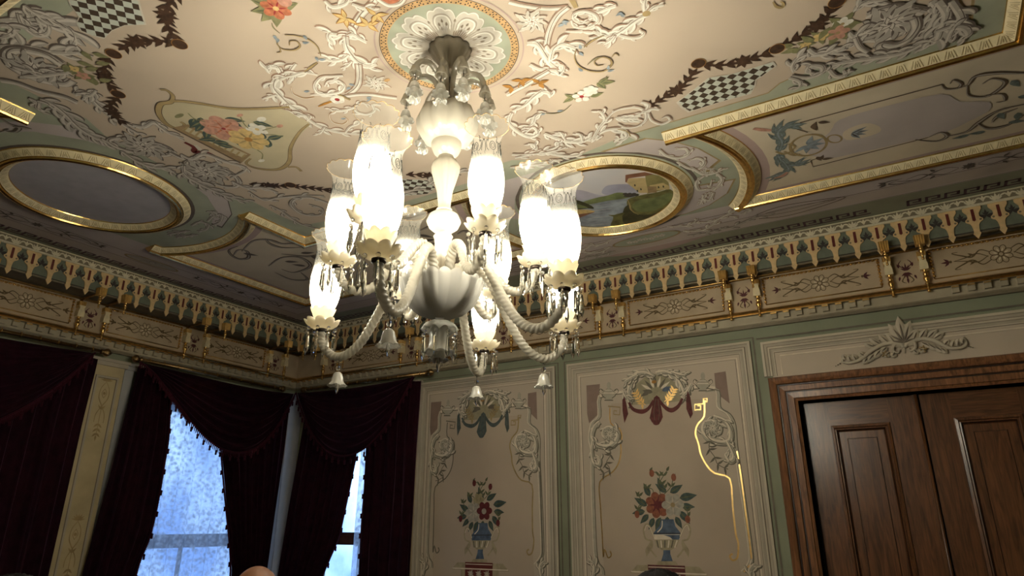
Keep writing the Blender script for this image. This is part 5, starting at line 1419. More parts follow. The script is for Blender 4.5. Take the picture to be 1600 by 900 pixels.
    for st in ([(930, 600), (922, 560), (925, 530), (905, 515), (890, 515)], [(922, 560), (940, 530), (952, 512)], [(940, 600), (968, 570), (975, 540)], [(905, 610), (900, 580), (880, 575), (868, 578)], [(868, 640), (850, 640), (846, 655), (843, 670)], [(1010, 640), (1028, 660), (1030, 680)], [(862, 625), (850, 605), (842, 605)], [(925, 545), (935, 560), (945, 575)]):
        g.ribbon(V(st), .006, 'leaf_green')
        p_ = V(st); g.leaf(p_[-1], 1.0, .045, .02, 'leaf_green'); g.leaf(p_[len(p_) // 2], 2.2, .05, .018, 'leaf_green'); g.leaf(p_[len(p_) // 2], .7, .05, .018, 'leaf_green')
    for (x, y) in ((897, 520), (843, 672), (1030, 690), (978, 535)): g.disc(V([(x, y)])[0], .020, 'wf_orange' if dx == 0 else 'wf_red', ry=.028)
    f1, f2, f3 = fl
    if f3: g.flower(V([(925, 590)])[0], .060, f3, 'wf_yellow', n=6)
    if dx == 0:
        g.flower(V([(918, 637)])[0], .098, f1, 'wf_red', n=7, pm2='wf_red'); g.disc(V([(918, 637)])[0], .034, 'wf_red', wob=.2, lobes=8); g.flower(V([(975, 637)])[0], .088, f2, 'olive_gold', n=6, pm2='wall_grey')
    else:
        g.flower(V([(904, 645)])[0], .088, f1, 'wf_white', n=6, pm2='wall_grey'); g.flower(V([(958, 638)])[0], .082, f2, 'wf_red', n=6); g.disc(V([(956, 640)])[0], .025, 'wf_white')
    g.poly(V([(932, 690), (978, 690), (984, 715), (1002, 738), (1004, 748), (903, 748), (906, 738), (926, 715)]), 'vase_blue')
    g.poly(V([(903, 746), (1004, 746), (1000, 765), (907, 765)]), 'w_light' if dx == 0 else 'vase_blue'); g.poly(V([(940, 748), (1004, 748), (998, 766), (975, 766), (965, 756)]), 'vase_blue')
    g.poly(V([(907, 765), (1000, 765), (990, 790), (968, 804), (935, 804), (915, 790)]), 'vase_grey'); g.poly(V([(940, 804), (966, 804), (966, 818), (975, 845), (932, 845), (940, 818)]), 'vase_blue')
    for k in range(6): g.ribbon(V([(916 + k * 15, 768), (922 + k * 12, 795)]), .010, 'w_light' if k % 2 else 'w_dark', sm=False)
    g.poly(V([(920, 845), (985, 845), (995, 860), (912, 860)]), 'vase_grey'); g.ribbon(V([(936, 695), (934, 720), (918, 738)]), .008, 'w_light'); g.ribbon(V([(903, 742), (1004, 742)]), .006, 'ink', sm=False)
    for s_, cx in ((-1, 905), (1, 1002)):
        g.ribbon(V([(cx, 755), (cx + s_ * 14, 720), (cx + s_ * 28, 708), (cx + s_ * 38, 730), (cx + s_ * 30, 762), (cx + s_ * 8, 772), (cx + s_ * 12, 800), (cx - s_ * 10, 830)]), .013, 'vase_grey'); g.ribbon(V([(cx, 755), (cx + s_ * 14, 722), (cx + s_ * 27, 712), (cx + s_ * 34, 732)]), .005, 'w_light')
        for k in range(6):
            p_ = V([(cx + s_ * (8 + k * 4), 765 + k * 6)])[0]; g.leaf(p_, -PI / 2, .07, .018, 'vase_grey')
    # pedestal under the vase
    bz = V([(955, 862)])[0]
    g.poly([(bz[0] - .24, bz[1]), (bz[0] + .24, bz[1]), (bz[0] + .30, bz[1] - .06), (bz[0] - .30, bz[1] - .06)], 'vase_grey'); g.poly([(bz[0] - .20, bz[1] - .06), (bz[0] + .20, bz[1] - .06), (bz[0] + .17, bz[1] - .55), (bz[0] - .17, bz[1] - .55)], 'vase_grey')
    g.poly([(bz[0] - .155, bz[1] + .004), (bz[0] + .135, bz[1] + .004), (bz[0] + .13, bz[1] - .26), (bz[0] - .15, bz[1] - .26)], drape if dx == 0 else 'slot_red')
    for k in (-1, 0, 1): g.rosette((bz[0] - .01 + k * .085, bz[1] - .09), .036, 'b', 6)
    g.ribbon([(bz[0] - .15, bz[1] - .012), (bz[0] + .13, bz[1] - .012)], .006, 'w_light', sm=False); g.ribbon([(bz[0] - .29, bz[1] - .05), (bz[0] + .29, bz[1] - .05)], .010, 'w_light', sm=False)
    for s_ in (1, -1): g.acan([(bz[0] + s_ * .62, bz[1] - .12), (bz[0] + s_ * .60, bz[1] - .02), (bz[0] + s_ * .645, bz[1] + .03)], .04, .05, 5, 'b')
    w = g.build('wall_painting', o)
    return o
o = wall_panel(30, 0, PX0, PX1, PTOP, 'drape_red', ('wf_orange', 'wf_white', None), (0, 0)); o['label'] = 'framed wall panel beside the door, orange and white flowers, dark red drapery, gold lines'
o = wall_panel(31, -1.690, 1.890, 3.310, PTOP, 'drape_teal', ('wf_white', 'wf_red', 'wf_yellow'), (0, 14), inner='olive_gold'); o['label'] = 'framed wall panel beside the curtain, white and red flowers, teal drapery'
# over-door panel
mb = MB()
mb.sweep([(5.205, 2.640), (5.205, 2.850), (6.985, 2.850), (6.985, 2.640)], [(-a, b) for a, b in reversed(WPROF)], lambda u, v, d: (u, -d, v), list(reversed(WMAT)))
mb.add([(5.205, -.004, 2.62), (6.985, -.004, 2.62), (6.985, -.004, 2.85), (5.205, -.004, 2.85)], [(0, 1, 2, 3)], 'wall_grey')
od = struct(mb.build('trim_32')); od['label'] = 'grey panel over the door with a leaf crest'
g = Paint(lambda u, v, off: (u, -.012 - off, v), .0008)
g.ribbon([(5.275, 2.645), (5.275, 2.790), (6.915, 2.790), (6.915, 2.645)], .008, 'w_light', sm=False); g.ribbon([(5.12, 2.94), (7.07, 2.94)], .012, 'w_dark', sm=False)
g.build('painted_line', od)
# carved crest in relief
mb = MB()
def OD(pts): return [on_back(1200 + x / 4.0, 450 + y / 4.0) for x, y in pts]
def rel(pts, r0, r1, d0=.014, mat='mould_light', n=8):
    q = smooth(OD(pts), 5); N = len(q)
    mb.tube([(a, -d0 - .010 * math.sin(PI * i / (N - 1)), b) for i, (a, b) in enumerate(q)], [r0 + (r1 - r0) * i / (N - 1) for i in range(N)], mat, n=n)
def lobe(c, ang, L, W, mat='mould_light', d=.018):
    a, b = OD([c])[0]; dx, dz = math.cos(ang), math.sin(ang)
    vs = []; K = 6; NN = 6
    for i in range(K + 1):
        t = i / K; w = W / 2 * math.sin(PI * min(1, .08 + t * .92)) ** .7 * (1.1 - .3 * t)
        for k in range(NN + 1):
            u = -1 + 2 * k / NN; h = math.sqrt(max(0, 1 - u * u)) * .014 * math.sin(PI * (.1 + .85 * t))
            vs.append((a + dx * L * t - dz * w * u, -d - h, b + dz * L * t + dx * w * u))
    mb.add(vs, [(i * (NN + 1) + k, i * (NN + 1) + k + 1, (i + 1) * (NN + 1) + k + 1, (i + 1) * (NN + 1) + k) for i in range(K) for k in range(NN)], mat, True)
for an, L in ((0, .20), (.42, .17), (-.42, .17), (.85, .135), (-.85, .135), (1.3, .10), (-1.3, .10)):
    lobe((850, 350), PI / 2 - an + .02, L, .072); lobe((850, 345), PI / 2 - an + .02, L * .7, .014, 'mould_dark', .030)
for s_ in (-1, 1):
    cx = 852
    def W(pts): return [(cx + s_ * x, y - s_ * x * .135) for x, y in pts]
    rel(W([(4, 372), (25, 350), (60, 352), (70, 385), (42, 402), (28, 385)]), .014, .007)
    rel(W([(40, 345), (110, 335), (190, 360), (250, 400), (290, 420), (350, 425), (385, 410), (382, 380)]), .017, .008)
    for x, y, an, L in ((60, 335, 1.1, .08), (100, 330, .9, .085), (150, 335, .7, .085), (190, 345, .5, .07), (110, 360, -.7, .07), (150, 375, -.8, .075), (190, 395, -.8, .07), (230, 412, -.9, .05), (250, 395, .8, .05), (300, 412, 1.2, .05), (335, 412, 1.4, .05), (365, 400, 1.3, .045), (90, 395, -.6, .05), (60, 400, -1., .04)):
        p0 = W([(x, y)])[0]; lobe(p0, an if s_ > 0 else PI - an, L, .046)
        lobe(p0, (an if s_ > 0 else PI - an), L * .7, .008, 'mould_dark', .030)
    for k in range(3): a, b = OD(W([(400 + k * 14, 420 + k * 6)]))[0]; mb.ball((a, -.012, b), .006 - .001 * k, 'mould_dark', n=6)
    a, b = OD(W([(118, 400)]))[0]
    for k in range(5): lobe(W([(118, 400)])[0], k * 1.26, .03, .016, 'olive_gold', .02)
rel([(852, 370), (856, 410)], .008, .003)
mb.build('leaf_crest', od)

# ------------------------------------------------------------------ door
mb = MB()
# casing: stepped moulding swept round the opening
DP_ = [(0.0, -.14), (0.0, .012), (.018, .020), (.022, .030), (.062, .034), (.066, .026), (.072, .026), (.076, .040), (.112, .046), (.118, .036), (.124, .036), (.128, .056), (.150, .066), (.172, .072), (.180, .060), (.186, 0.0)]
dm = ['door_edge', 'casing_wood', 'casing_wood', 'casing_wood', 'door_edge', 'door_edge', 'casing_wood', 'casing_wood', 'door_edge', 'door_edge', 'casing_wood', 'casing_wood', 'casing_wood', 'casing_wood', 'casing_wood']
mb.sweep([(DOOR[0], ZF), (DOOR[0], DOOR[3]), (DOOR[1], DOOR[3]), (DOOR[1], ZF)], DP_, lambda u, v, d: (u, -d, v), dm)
door = struct(mb.build('door_1')); door['label'] = 'dark wooden double door with panelled leaves in a moulded casing'
mb = MB(); mb.box((DOOR[0] - .05, .20, ZF), (DOOR[1] + .05, .24, DOOR[3] + .05), 'door_edge'); mb.build('door_backing', door)
XM = 6.105
def raised(mb, x0, x1, z0, z1, y):
    """moulded frame with fielded panel, y = face of the leaf"""
    pr = [(0, 0), (.004, .016), (.020, .020), (.026, .008), (.034, .010), (.042, -.004), (.048, -.012)]
    rows = []
    for a, d in pr: rows.append([(x0 + a, y - d, z0 + a), (x1 - a, y - d, z0 + a), (x1 - a, y - d, z1 - a), (x0 + a, y - d, z1 - a)])
    a = .095; rows.append([(x0 + a, y + .012, z0 + a), (x1 - a, y + .012, z0 + a), (x1 - a, y + .012, z1 - a), (x0 + a, y + .012, z1 - a)])
    a = .099; rows.append([(x0 + a, y + .004, z0 + a), (x1 - a, y + .004, z0 + a), (x1 - a, y + .004, z1 - a), (x0 + a, y + .004, z1 - a)])
    for i in range(len(rows) - 1):
        for k in range(4):
            k2 = (k + 1) % 4
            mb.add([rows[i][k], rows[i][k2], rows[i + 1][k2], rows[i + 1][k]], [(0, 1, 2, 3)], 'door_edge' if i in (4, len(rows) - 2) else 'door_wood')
    mb.add(rows[-1], [(0, 1, 2, 3)], 'door_wood')
def leaf_door(x0, x1, px0, px1, lab):
    mb = MB(); y = .115
    zt, zb = 2.262, .78
    # stiles full height, rails between (grain across)
    for a, b in ((x0, px0), (px1, x1)): mb.box((a, y, ZF + .01), (b, y + .045, 2.435), 'door_wood')
    for a, b in ((ZF + .01, .10), (.62, zb), (zt, 2.435)): mb.box((px0, y + .0008, a), (px1, y + .0455, b), 'door_wood_across')
    o = mb.build('door_leaf', door); o['label'] = lab
    m2 = MB(); raised(m2, px0, px1, zb, zt, y); m2.build('upper_panel', o)
    m2 = MB(); raised(m2, px0, px1, .10, .62, y); m2.build('lower_panel', o)
    m2 = MB(); hx = x1 - .05 if x1 < XM + .05 else x0 + .05
    m2.lathe([(.0, 0), (.026, .002), (.028, .008), (.012, .014), (.010, .040), (.022, .046), (.028, .060), (.022, .074), (.0, .080)], 'brass_dark', n=20, M4=Matrix.Rotation(PI / 2, 4, 'X'), c=(hx, y, .88)); m2.build('door_knob', o)
leaf_door(DOOR[0] + .02, XM - .012, 5.535, 5.915, 'left leaf of the double door')
leaf_door(XM + .012, DOOR[1] - .02, 6.290, 6.665, 'right leaf of the double door')
mb = MB(); mb.box((XM - .032, .098, ZF + .02), (XM - .012, .116, 2.435), 'door_wood'); mb.tube([(XM - .008, .100, ZF + .02), (XM - .008, .100, 2.435)], .011, 'door_wood', n=8); mb.build('astragal', door)
# ================================================================== windows
def bL(s, d, z): return (d, s, z)
def bB(s, d, z): return (s, -d, z)
def window(num, fn, W, rail, lab):
    s0, s1, z0, z1 = W
    b = MB(); fw = .07
    def bar(a0, a1, c0, c1, d0=-.20, d1=-.13, mat='window_wood'):
        p, q = fn(a0, d0, c0), fn(a1, d1, c1); b.box((min(p[0], q[0]), min(p[1], q[1]), c0), (max(p[0], q[0]), max(p[1], q[1]), c1), mat)
    bar(s0, s0 + fw, z0, z1); bar(s1 - fw, s1, z0, z1); bar(s0, s1, z0, z0 + fw); bar(s0, s1, z1 - fw, z1)
    bar(s0, s1, rail - .045, rail + .045, -.20, -.12); bar(s0 + fw, s1 - fw, rail + .045, rail + .075, -.19, -.14)
    m_ = (s0 + s1) / 2; bar(m_ - .012, m_ + .012, z0, rail, -.185, -.15)
    # white painted reveal boards
    for a, c in ((s0, s0 + .012), (s1 - .012, s1)): bar(a, c, z0, z1, -.13, .0, 'pillar_white')
    bar(s0, s1, z1 - .012, z1, -.13, 0, 'pillar_white'); bar(s0 - .04, s1 + .04, z0 - .04, z0, -.14, .06, 'pillar_white')
    o = struct(b.build('window_%d' % num)); o['label'] = lab
    g_ = MB(); p, q = fn(s0 + fw, -.168, z0 + fw), fn(s1 - fw, -.164, z1 - fw)
    g_.box((min(p[0], q[0]), min(p[1], q[1]), p[2]), (max(p[0], q[0]), max(p[1], q[1]), q[2]), 'window_glass'); g_.build('pane', o)
    return o
window(1, bL, WIN1, 1.42, 'window hidden behind the leftmost drapes')
window(2, bL, WIN2, 1.42, 'window glowing blue behind the lace curtain')
window(3, bB, WIN3, 1.43, 'narrow view of the window between the drapes beside the wall panel')

# painted pilaster on the left wall and pale pilaster in the corner
def pilaster(name_num, fn, s0, s1, d, orn, lab, mats=('pillar_paint', 'mould_cream')):
    b = MB()
    p, q = fn(s0, 0, ZF), fn(s1, d, 2.93)
    b.box((min(p[0], q[0]), min(p[1], q[1]), ZF), (max(p[0], q[0]), max(p[1], q[1]), 2.93), mats[0])
    for e, z0_, z1_ in ((.018, 2.90, 2.935), (.030, 2.935, 2.96), (.018, ZF, .15)):
        p, q = fn(s0 - e, 0, z0_), fn(s1 + e, d + e, z1_); b.box((min(p[0], q[0]), min(p[1], q[1]), z0_), (max(p[0], q[0]), max(p[1], q[1]), z1_), mats[1])
    if orn:
        w = s1 - s0
        path = [(s0 + .045, .25), (s0 + .045, 2.80), (s1 - .045, 2.80), (s1 - .045, .25)]
        b.sweep(path, [(-.012, d), (-.008, d + .008), (.008, d + .008), (.012, d)], lambda u, v, dd: fn(u, dd, v), ['mould_dark', 'mould_cream', 'mould_dark'])
    o = struct(b.build('trim_%d' % name_num)); o['label'] = lab
    if orn:
        g = Paint(lambda u, v, off: fn(u, d + off, v), .001)
        c = (s0 + s1) / 2
        for base in (2.50, 1.35):
            for s_ in (1, -1):
                g.ribbon([(c, base + .26), (c + s_ * .035, base + .20), (c + s_ * .038, base + .12), (c, base + .05), (c - s_ * .035, base - .02), (c - s_ * .04, base - .09)], (.004, .009, .005), 'olive_gold')
                g.ribbon([(c, base + .12), (c + s_ * .02, base + .16), (c, base + .20)], .005, 'olive_gold')
                for k in range(3): g.leaf((c, base - .10 - .04 * k), -PI / 2 + s_ * .8, .05, .016, 'olive_gold'); g.leaf((c, base + .27), PI / 2 + s_ * (.5 + .45 * k), .055, .014, 'olive_gold')
                g.leaf((c, base + .02), PI / 2 + s_ * .7, .05, .015, 'olive_gold')
            g.ribbon([(c, base + .05), (c, base - .22)], .005, 'olive_gold'); g.leaf((c, base + .26), PI / 2, .06, .018, 'olive_gold'); g.leaf((c, base - .2), -PI / 2, .05, .016, 'olive_gold'); g.disc((c, base + .16), .013, 'olive_gold', n=8)
        g.build('pilaster_painting', o)
    return o
pilaster(40, bL, -2.27, -2.00, .05, True, 'cream pilaster with painted ribbon ornament between the drapes')
pilaster(41, bL, -1.985, -1.905, .03, False, 'narrow white board beside the cream pilaster', ('pillar_white', 'pillar_white'))
pilaster(42, bL, -.175, -.001, .14, False, 'pale pilaster in the corner of the room', ('pillar_white', 'pillar_white'))
pilaster(43, bB, 1.80, 1.835, .03, False, 'edge board between curtain and wall panel', ('pillar_paint', 'mould_cream'))

# ------------------------------------------------------------------ curtain poles
def pole(fn, s0, s1, z, d, lab, fin=True):
    r = empty('curtain_pole', fn((s0 + s1) / 2, d, z)); c = Vector(fn((s0 + s1) / 2, d, z))
    tag(r, lab, 'curtain pole', 'curtain poles under the cornice')
    L_ = lambda s, dd, zz: tuple(Vector(fn(s, dd, zz)) - c)
    b = MB(); b.tube([L_(s0, d, z), L_(s1, d, z)], .016, 'brass_dark', n=14); b.build('rod', r)
    n = max(4, int(abs(s1 - s0) / .13))
    for i in range(n):
        s = s0 + (s1 - s0) * (i + .5) / n
        q = MB(); q.tube([L_(s, d + .019 * math.sin(t * PI / 6) , z + .003 + .021 * math.cos(t * PI / 6)) for t in range(-1, 9)], .0028, 'gilt', n=6); q.build('ring_hook', r)
    for s in (s0 + .12 * (1 if s1 > s0 else -1), s1 - .12 * (1 if s1 > s0 else -1)):
        q = MB(); q.tube([L_(s, 0.002, z + .03), L_(s, d * .6, z + .025), L_(s, d, z - .012)], .008, 'brass_dark', n=8); q.build('wall_bracket', r)
    if fin:
        for s, sg_ in ((s0, -1), (s1, 1)):
            sg_ = sg_ * (1 if s1 > s0 else -1)
            q = MB(); ax = Vector(L_(s + sg_, d, z)) - Vector(L_(s, d, z))
            rot = Vector((0, 0, 1)).rotation_difference(ax).to_matrix().to_4x4()
            q.lathe([(.014, 0), (.024, .006), (.024, .014), (.013, .020), (.026, .034, .1), (.034, .052, .12), (.031, .070, .12), (.016, .084, .06), (.010, .092), (.0005, .098)], 'brass_dark', n=48, lobes=10, M4=rot, c=L_(s, d, z)); q.build('finial', r)
    return r
pole(bL, -4.35, -2.30, 2.985, .17, 'dark brass curtain pole above the leftmost burgundy drapes')
pole(bL, -1.93, -.38, 2.985, .17, 'dark brass curtain pole with small hooks above the lace curtain window')
pole(bB, .38, 2.03, 2.985, .17, 'dark brass curtain pole with ribbed finial beside the wall panel')

# ------------------------------------------------------------------ curtains
def interp(tab, z):
    tab = sorted(tab)
    if z <= tab[0][0]: return tab[0][1]
    for i in range(len(tab) - 1):
        if tab[i][0] <= z <= tab[i + 1][0]:
            t = (z - tab[i][0]) / (tab[i + 1][0] - tab[i][0] + 1e-9); return tab[i][1] + t * (tab[i + 1][1] - tab[i][1])
    return tab[-1][1]
def cloth(fn, eA, eB, d, z0, z1, pleats, amp, mat, name, parent, rows=40, cols=None, seed=1, thick=.004):
    """hanging cloth between two edges given as (z, s) tables, pleated in depth"""
    rnd = random.Random(seed); ph = [rnd.random() * 6.28 for _ in range(4)]
    cols = cols or pleats * 14; vs = []; fs = []
    for i in range(rows + 1):
        z = z1 + (z0 - z1) * i / rows; a, b_ = interp(eA, z), interp(eB, z)
        for j in range(cols + 1):
            t = j / cols
            w = math.sin(2 * PI * pleats * t + .5 * math.sin(3 * t * PI + ph[0]) + .25 * math.sin(z * 1.7 + ph[1]))
            w = math.copysign(abs(w) ** .8, w)
            dd = d + amp * w * (1 + .3 * math.sin(5 * t + ph[2] + z)) + amp * .3 * math.sin(2 * PI * pleats * 2.3 * t + ph[3] + z * .8)
            s = a + (b_ - a) * t + .004 * math.cos(2 * PI * pleats * t) * pleats / 8
            vs.append(fn(s, dd, z))
    for i in range(rows):
        for j in range(cols): k = i * (cols + 1) + j; fs.append((k, k + 1, k + cols + 2, k + cols + 1))
    m = MB(); m.add(vs, fs, mat, True)
    return m.build(name, parent)
def fringe(fn, pts, d, name, parent, L=.055, tassel_every=.075, side=(0, -1)):
    """braid with loose strands and tassels along pts (s, z)"""
    b = MB(); q = smooth(pts, 8); acc = 0; nt = 0; tot = 0
    b.tube([fn(s, d + .006, z) for s, z in q], .008, 'velvet_fringe', n=6)
    for i in range(len(q) - 1):
        p0, p1 = q[i], q[i + 1]; l = math.dist(p0, p1); k = max(1, int(l / .012))
        for j in range(k):
            t = j / k; s, z = p0[0] + (p1[0] - p0[0]) * t, p0[1] + (p1[1] - p0[1]) * t
            ll = L * (.8 + .3 * random.random()); w = .006
            b.add([fn(s - w, d + .004, z), fn(s + w, d + .010, z), fn(s + w * .4 + side[0] * ll, d + .006, z + side[1] * ll - .002), fn(s - w * .4 + side[0] * ll, d + .004, z + side[1] * ll - .002)], [(0, 1, 2, 3)], 'velvet_fringe')
            acc += l / k
            if acc > tassel_every:
                acc = 0; base = (s + side[0] * L * .8, z + side[1] * L * .8)
                b.tube([fn(s, d + .008, z), fn(*((base[0], d + .010, base[1])))], .003, 'velvet_fringe', n=5)
                c = fn(base[0], d + .010, base[1]); b.ball((c[0], c[1], c[2] - .008), .011, 'velvet_fringe', n=8); b.lathe([(.006, -.045), (.0095, -.040), (.0085, -.016), (.005, -.010)], 'velvet_fringe', n=8, c=c)
    return b.build(name, parent)
def swag(fn, sA, zA, sB, zB, low, d, folds, name, parent, topsag=.03, skew=.5, seed=3):
    """draped swag hung from A to B; low = (s, z) of the deepest point of the lower edge"""
    vs = []; fs = []; R_, C_ = 56, 48; edge = []
    tl = skew
    for i in range(R_ + 1):
        v = i / R_
        for j in range(C_ + 1):
            u = j / C_
            # skewed catenary: deepest at u = tl
            uu = u ** (math.log(.5) / math.log(tl)); cat = 1 - abs(2 * uu - 1) ** 2.1
            topz = zA + (zB - zA) * u - topsag * cat
            mid = zA + (zB - zA) * tl
            depth = (mid - low[1]) * v ** .9
            zz = zA + (zB - zA) * u - topsag * cat * (1 - v) - depth * cat
            # gathers: rows bunch towards the two points
            ss = sA + (sB - sA) * u + (.5 - u) * .06 * v * (1 if sB > sA else -1) * 0
            fold = math.sin(v * folds * 2 * PI + .6 * math.sin(u * PI * 2)) * .018 * (.35 + .65 * cat)
            dd = d + .045 * cat * (.3 + .7 * math.sin(PI * min(1, v * .9))) + fold
            vs.append(fn(ss, dd, zz))
            if i == R_: edge.append((ss, zz))
    for i in range(R_):
        for j in range(C_): k = i * (C_ + 1) + j; fs.append((k, k + 1, k + C_ + 2, k + C_ + 1))
    m = MB(); m.add(vs, fs, 'velvet', True); o = m.build(name, parent)
    fringe(fn, edge[::4], d + .02, 'fringe', o, L=.05)
    return o
def px_tab(fnp, pts, off): return [(lambda q: (q[1], q[0]))(fnp(x, y, off)) for x, y in pts]
def edge_pts(tab, z0, z1, n=16): return [(interp(tab, z1 + (z0 - z1) * i / n), z1 + (z0 - z1) * i / n) for i in range(n + 1)]
# -- window 2: left drape, right drape, lace, swag
def drape(fn, eA, eB, d, z0, z1, pleats, amp, lab, grp, seed, fr=None, fside=(0, 0), loc=None):
    r = empty('velvet_drape', fn((interp(eA, z0) + interp(eB, z0)) / 2, d, z0)); tag(r, lab, 'curtain', grp)
    off = r.location.copy()
    o = cloth(fn, eA, eB, d, z0, z1, pleats, amp, 'velvet', 'cloth', r, seed=seed); o.location = -off
    if fr:
        f = fringe(fn, edge_pts(fr, z0, z1, 14), d, 'fringe', r, L=.020, tassel_every=.17, side=fside); f.location = -off
    return r
ZB0 = .02
L2a = px_tab(on_left, [(213, 578), (195, 640), (170, 740), (128, 895)], .12) + [(ZB0, -2.02)]
L2b = px_tab(on_left, [(268, 600), (264, 684), (250, 770), (238, 830), (213, 893)], .14) + [(.95, -1.62), (ZB0, -1.58)]
drape(bL, L2a, L2b, .13, ZB0, 2.93, 6, .030, 'dark burgundy velvet drape left of the lace curtain, tasselled edge', 'velvet drapes', 11, L2b, (.7, -.3))
R2a = px_tab(on_left, [(342, 650), (346, 712), (352, 780), (358, 840), (362, 895)], .14) + [(ZB0, -.70)]
R2b = px_tab(on_left, [(452, 632), (444, 700), (430, 800), (418, 895)], .14) + [(ZB0, -.30)]
drape(bL, R2a, R2b, .13, ZB0, 2.93, 9, .026, 'dark burgundy velvet drape between lace curtain and pale corner pilaster', 'velvet drapes', 12, R2a, (-.8, -.1))
def lace(fn, s0, s1, d, lab, seed):
    r = cloth(fn, [(0, s0), (3, s0)], [(0, s1), (3, s1)], d, .05, 2.90, 11, .016, 'lace_cloth', 'lace_curtain', None, rows=10, seed=seed)
    tag(r, lab, 'lace curtain', 'lace curtains'); return r
lace(bL, -1.78, -.30, .06, 'white floral lace curtain glowing blue, hanging between two drapes on the left', 21)
sA = on_left(213, 572, .2); sB = on_left(453, 626, .2); lo_ = on_left(352, 706, .22)
r = empty('velvet_swag', bL(-1.0, .17, 2.2)); tag(r, 'dark velvet swag with tasselled fringe hanging over the lace curtain window', 'swag', 'velvet swags')
o = swag(bL, sA[0], 2.945, sB[0] + .02, 2.945, (lo_[0], lo_[1]), .225, 7, 'draped_cloth', r, skew=.62); o.location = -Vector(bL(-1.0, .17, 2.2))
# -- window 1
drape(bL, [(ZB0, -4.4), (3, -4.4)], px_tab(on_left, [(150, 575), (128, 660), (110, 740), (75, 895)], .12) + [(ZB0, -2.30)], .13, ZB0, 2.93, 15, .030, 'dark burgundy velvet drape at the left edge, beside the cream pilaster', 'velvet drapes', 13)
lace(bL, -4.1, -2.6, .06, 'white lace curtain hidden behind the leftmost drape', 22)
sB = on_left(142, 560, .2); lo_ = on_left(-40, 690, .22)
r = empty('velvet_swag', bL(-3.3, .17, 2.2)); tag(r, 'folded dark velvet swag at the left edge, left of the cream pilaster', 'swag', 'velvet swags')
o = swag(bL, -4.45, 2.945, sB[0], 2.945, (lo_[0], 2.17), .225, 8, 'draped_cloth', r, skew=.5); o.location = -Vector(bL(-3.3, .17, 2.2))
# -- window 3
L3a = px_tab(on_back, [(480, 640), (470, 700), (452, 800), (436, 895)], .14) + [(ZB0, .20)]
L3b = px_tab(on_back, [(562, 640), (556, 715), (545, 770), (530, 840), (505, 897)], .14) + [(.9, .80), (ZB0, .72)]
drape(bB, L3a, L3b, .14, ZB0, 2.93, 8, .026, 'burgundy velvet drape pulled back, right of the corner pilaster', 'velvet drapes', 14, L3b, (.8, -.2))
R3a = px_tab(on_back, [(576, 660), (571, 760), (566, 820), (563, 897)], .13) + [(ZB0, 1.34)]
R3b = px_tab(on_back, [(657, 600), (650, 700), (645, 800), (640, 897)], .13) + [(ZB0, 1.93)]
drape(bB, R3a, R3b, .135, ZB0, 2.93, 5, .032, 'reddish velvet drape nearest the wall panel with the teal drapery', 'velvet drapes', 15, R3a, (-.7, -.1))
s0 = on_back(552, 800, .06)[0]; s1 = on_back(562, 800, .06)[0]
r = cloth(bB, [(0, s0), (3, s0 + .02)], [(0, 1.62), (3, 1.62)], .035, .05, 2.90, 5, .010, 'lace_cloth', 'lace_curtain', None, rows=10, seed=23)
tag(r, 'white lace curtain seen as a narrow strip between two drapes beside the wall panel', 'lace curtain', 'lace curtains')
r = empty('velvet_swag', bB(1.1, .17, 2.2)); tag(r, 'burgundy swag with rounded folds beside the wall panel', 'swag', 'velvet swags')
lo_ = on_back(560, 712, .2)
o = swag(bB, .30, 2.945, 1.93, 2.950, (lo_[0], lo_[1]), .225, 7, 'draped_cloth', r, skew=.5); o.location = -Vector(bB(1.1, .17, 2.2))
# ================================================================== chandelier
ch = empty('chandelier', (4.48, -3.20, ZC))
tag(ch, 'frosted glass chandelier with eleven lit hurricane shades, hanging from the painted medallion', 'chandelier')
def lat(name, prof, mat, n=48, lobes=0, parent=ch, dz=-ZC, cap=False):
    b = MB(); b.lathe([(q[0], q[1] + dz) + tuple(q[2:]) for q in prof], mat, n=n, lobes=lobes, cap=cap); return b.build(name, parent)
# canopy: fluted smoked glass cone
lat('canopy', [(.018, 3.530), (.024, 3.536), (.020, 3.545), (.034, 3.58, .05), (.060, 3.625, .07), (.088, 3.665, .08), (.100, 3.688, .08, .006), (.095, 3.692, .08, .006), (.080, 3.670, .08), (.05, 3.625, .06), (.02, 3.56)], 'smoke_canopy', n=96, lobes=12)
b = MB(); b.tube([(0, 0, 3.34 - ZC), (0, 0, ZC - .002 - ZC)], .009, 'metal_dark', n=12)
for z_ in (3.53, 3.50, 3.43): b.tube([(0, 0, z_ - ZC), (0, 0, z_ + .012 - ZC)], .014, 'metal_dark', n=12)
for k in range(3):
    a = 2 * PI * k / 3; b.tube([(.014 * math.cos(a), .014 * math.sin(a), 3.36 - ZC), (.016 * math.cos(a + .5), .016 * math.sin(a + .5), 3.43 - ZC)], .004, 'metal_dark', n=6)
b.build('stem_rod', ch)
lat('upper_bowl', [(.030, 3.185), (.068, 3.188, .04), (.108, 3.212, .08), (.130, 3.255, .10), (.134, 3.300, .12), (.118, 3.345, .12), (.074, 3.372, .12, .02), (.068, 3.372, .12, .02), (.10, 3.34, .12), (.122, 3.30, .12), (.118, 3.26, .10), (.09, 3.22, .08), (.03, 3.20)], 'frost_stem', n=96, lobes=10)
lat('stem_ball', [(.022, 3.112), (.034, 3.120), (.055, 3.138), (.066, 3.165), (.067, 3.185), (.058, 3.212), (.040, 3.228), (.026, 3.232)], 'frost_stem', n=40, cap=True)
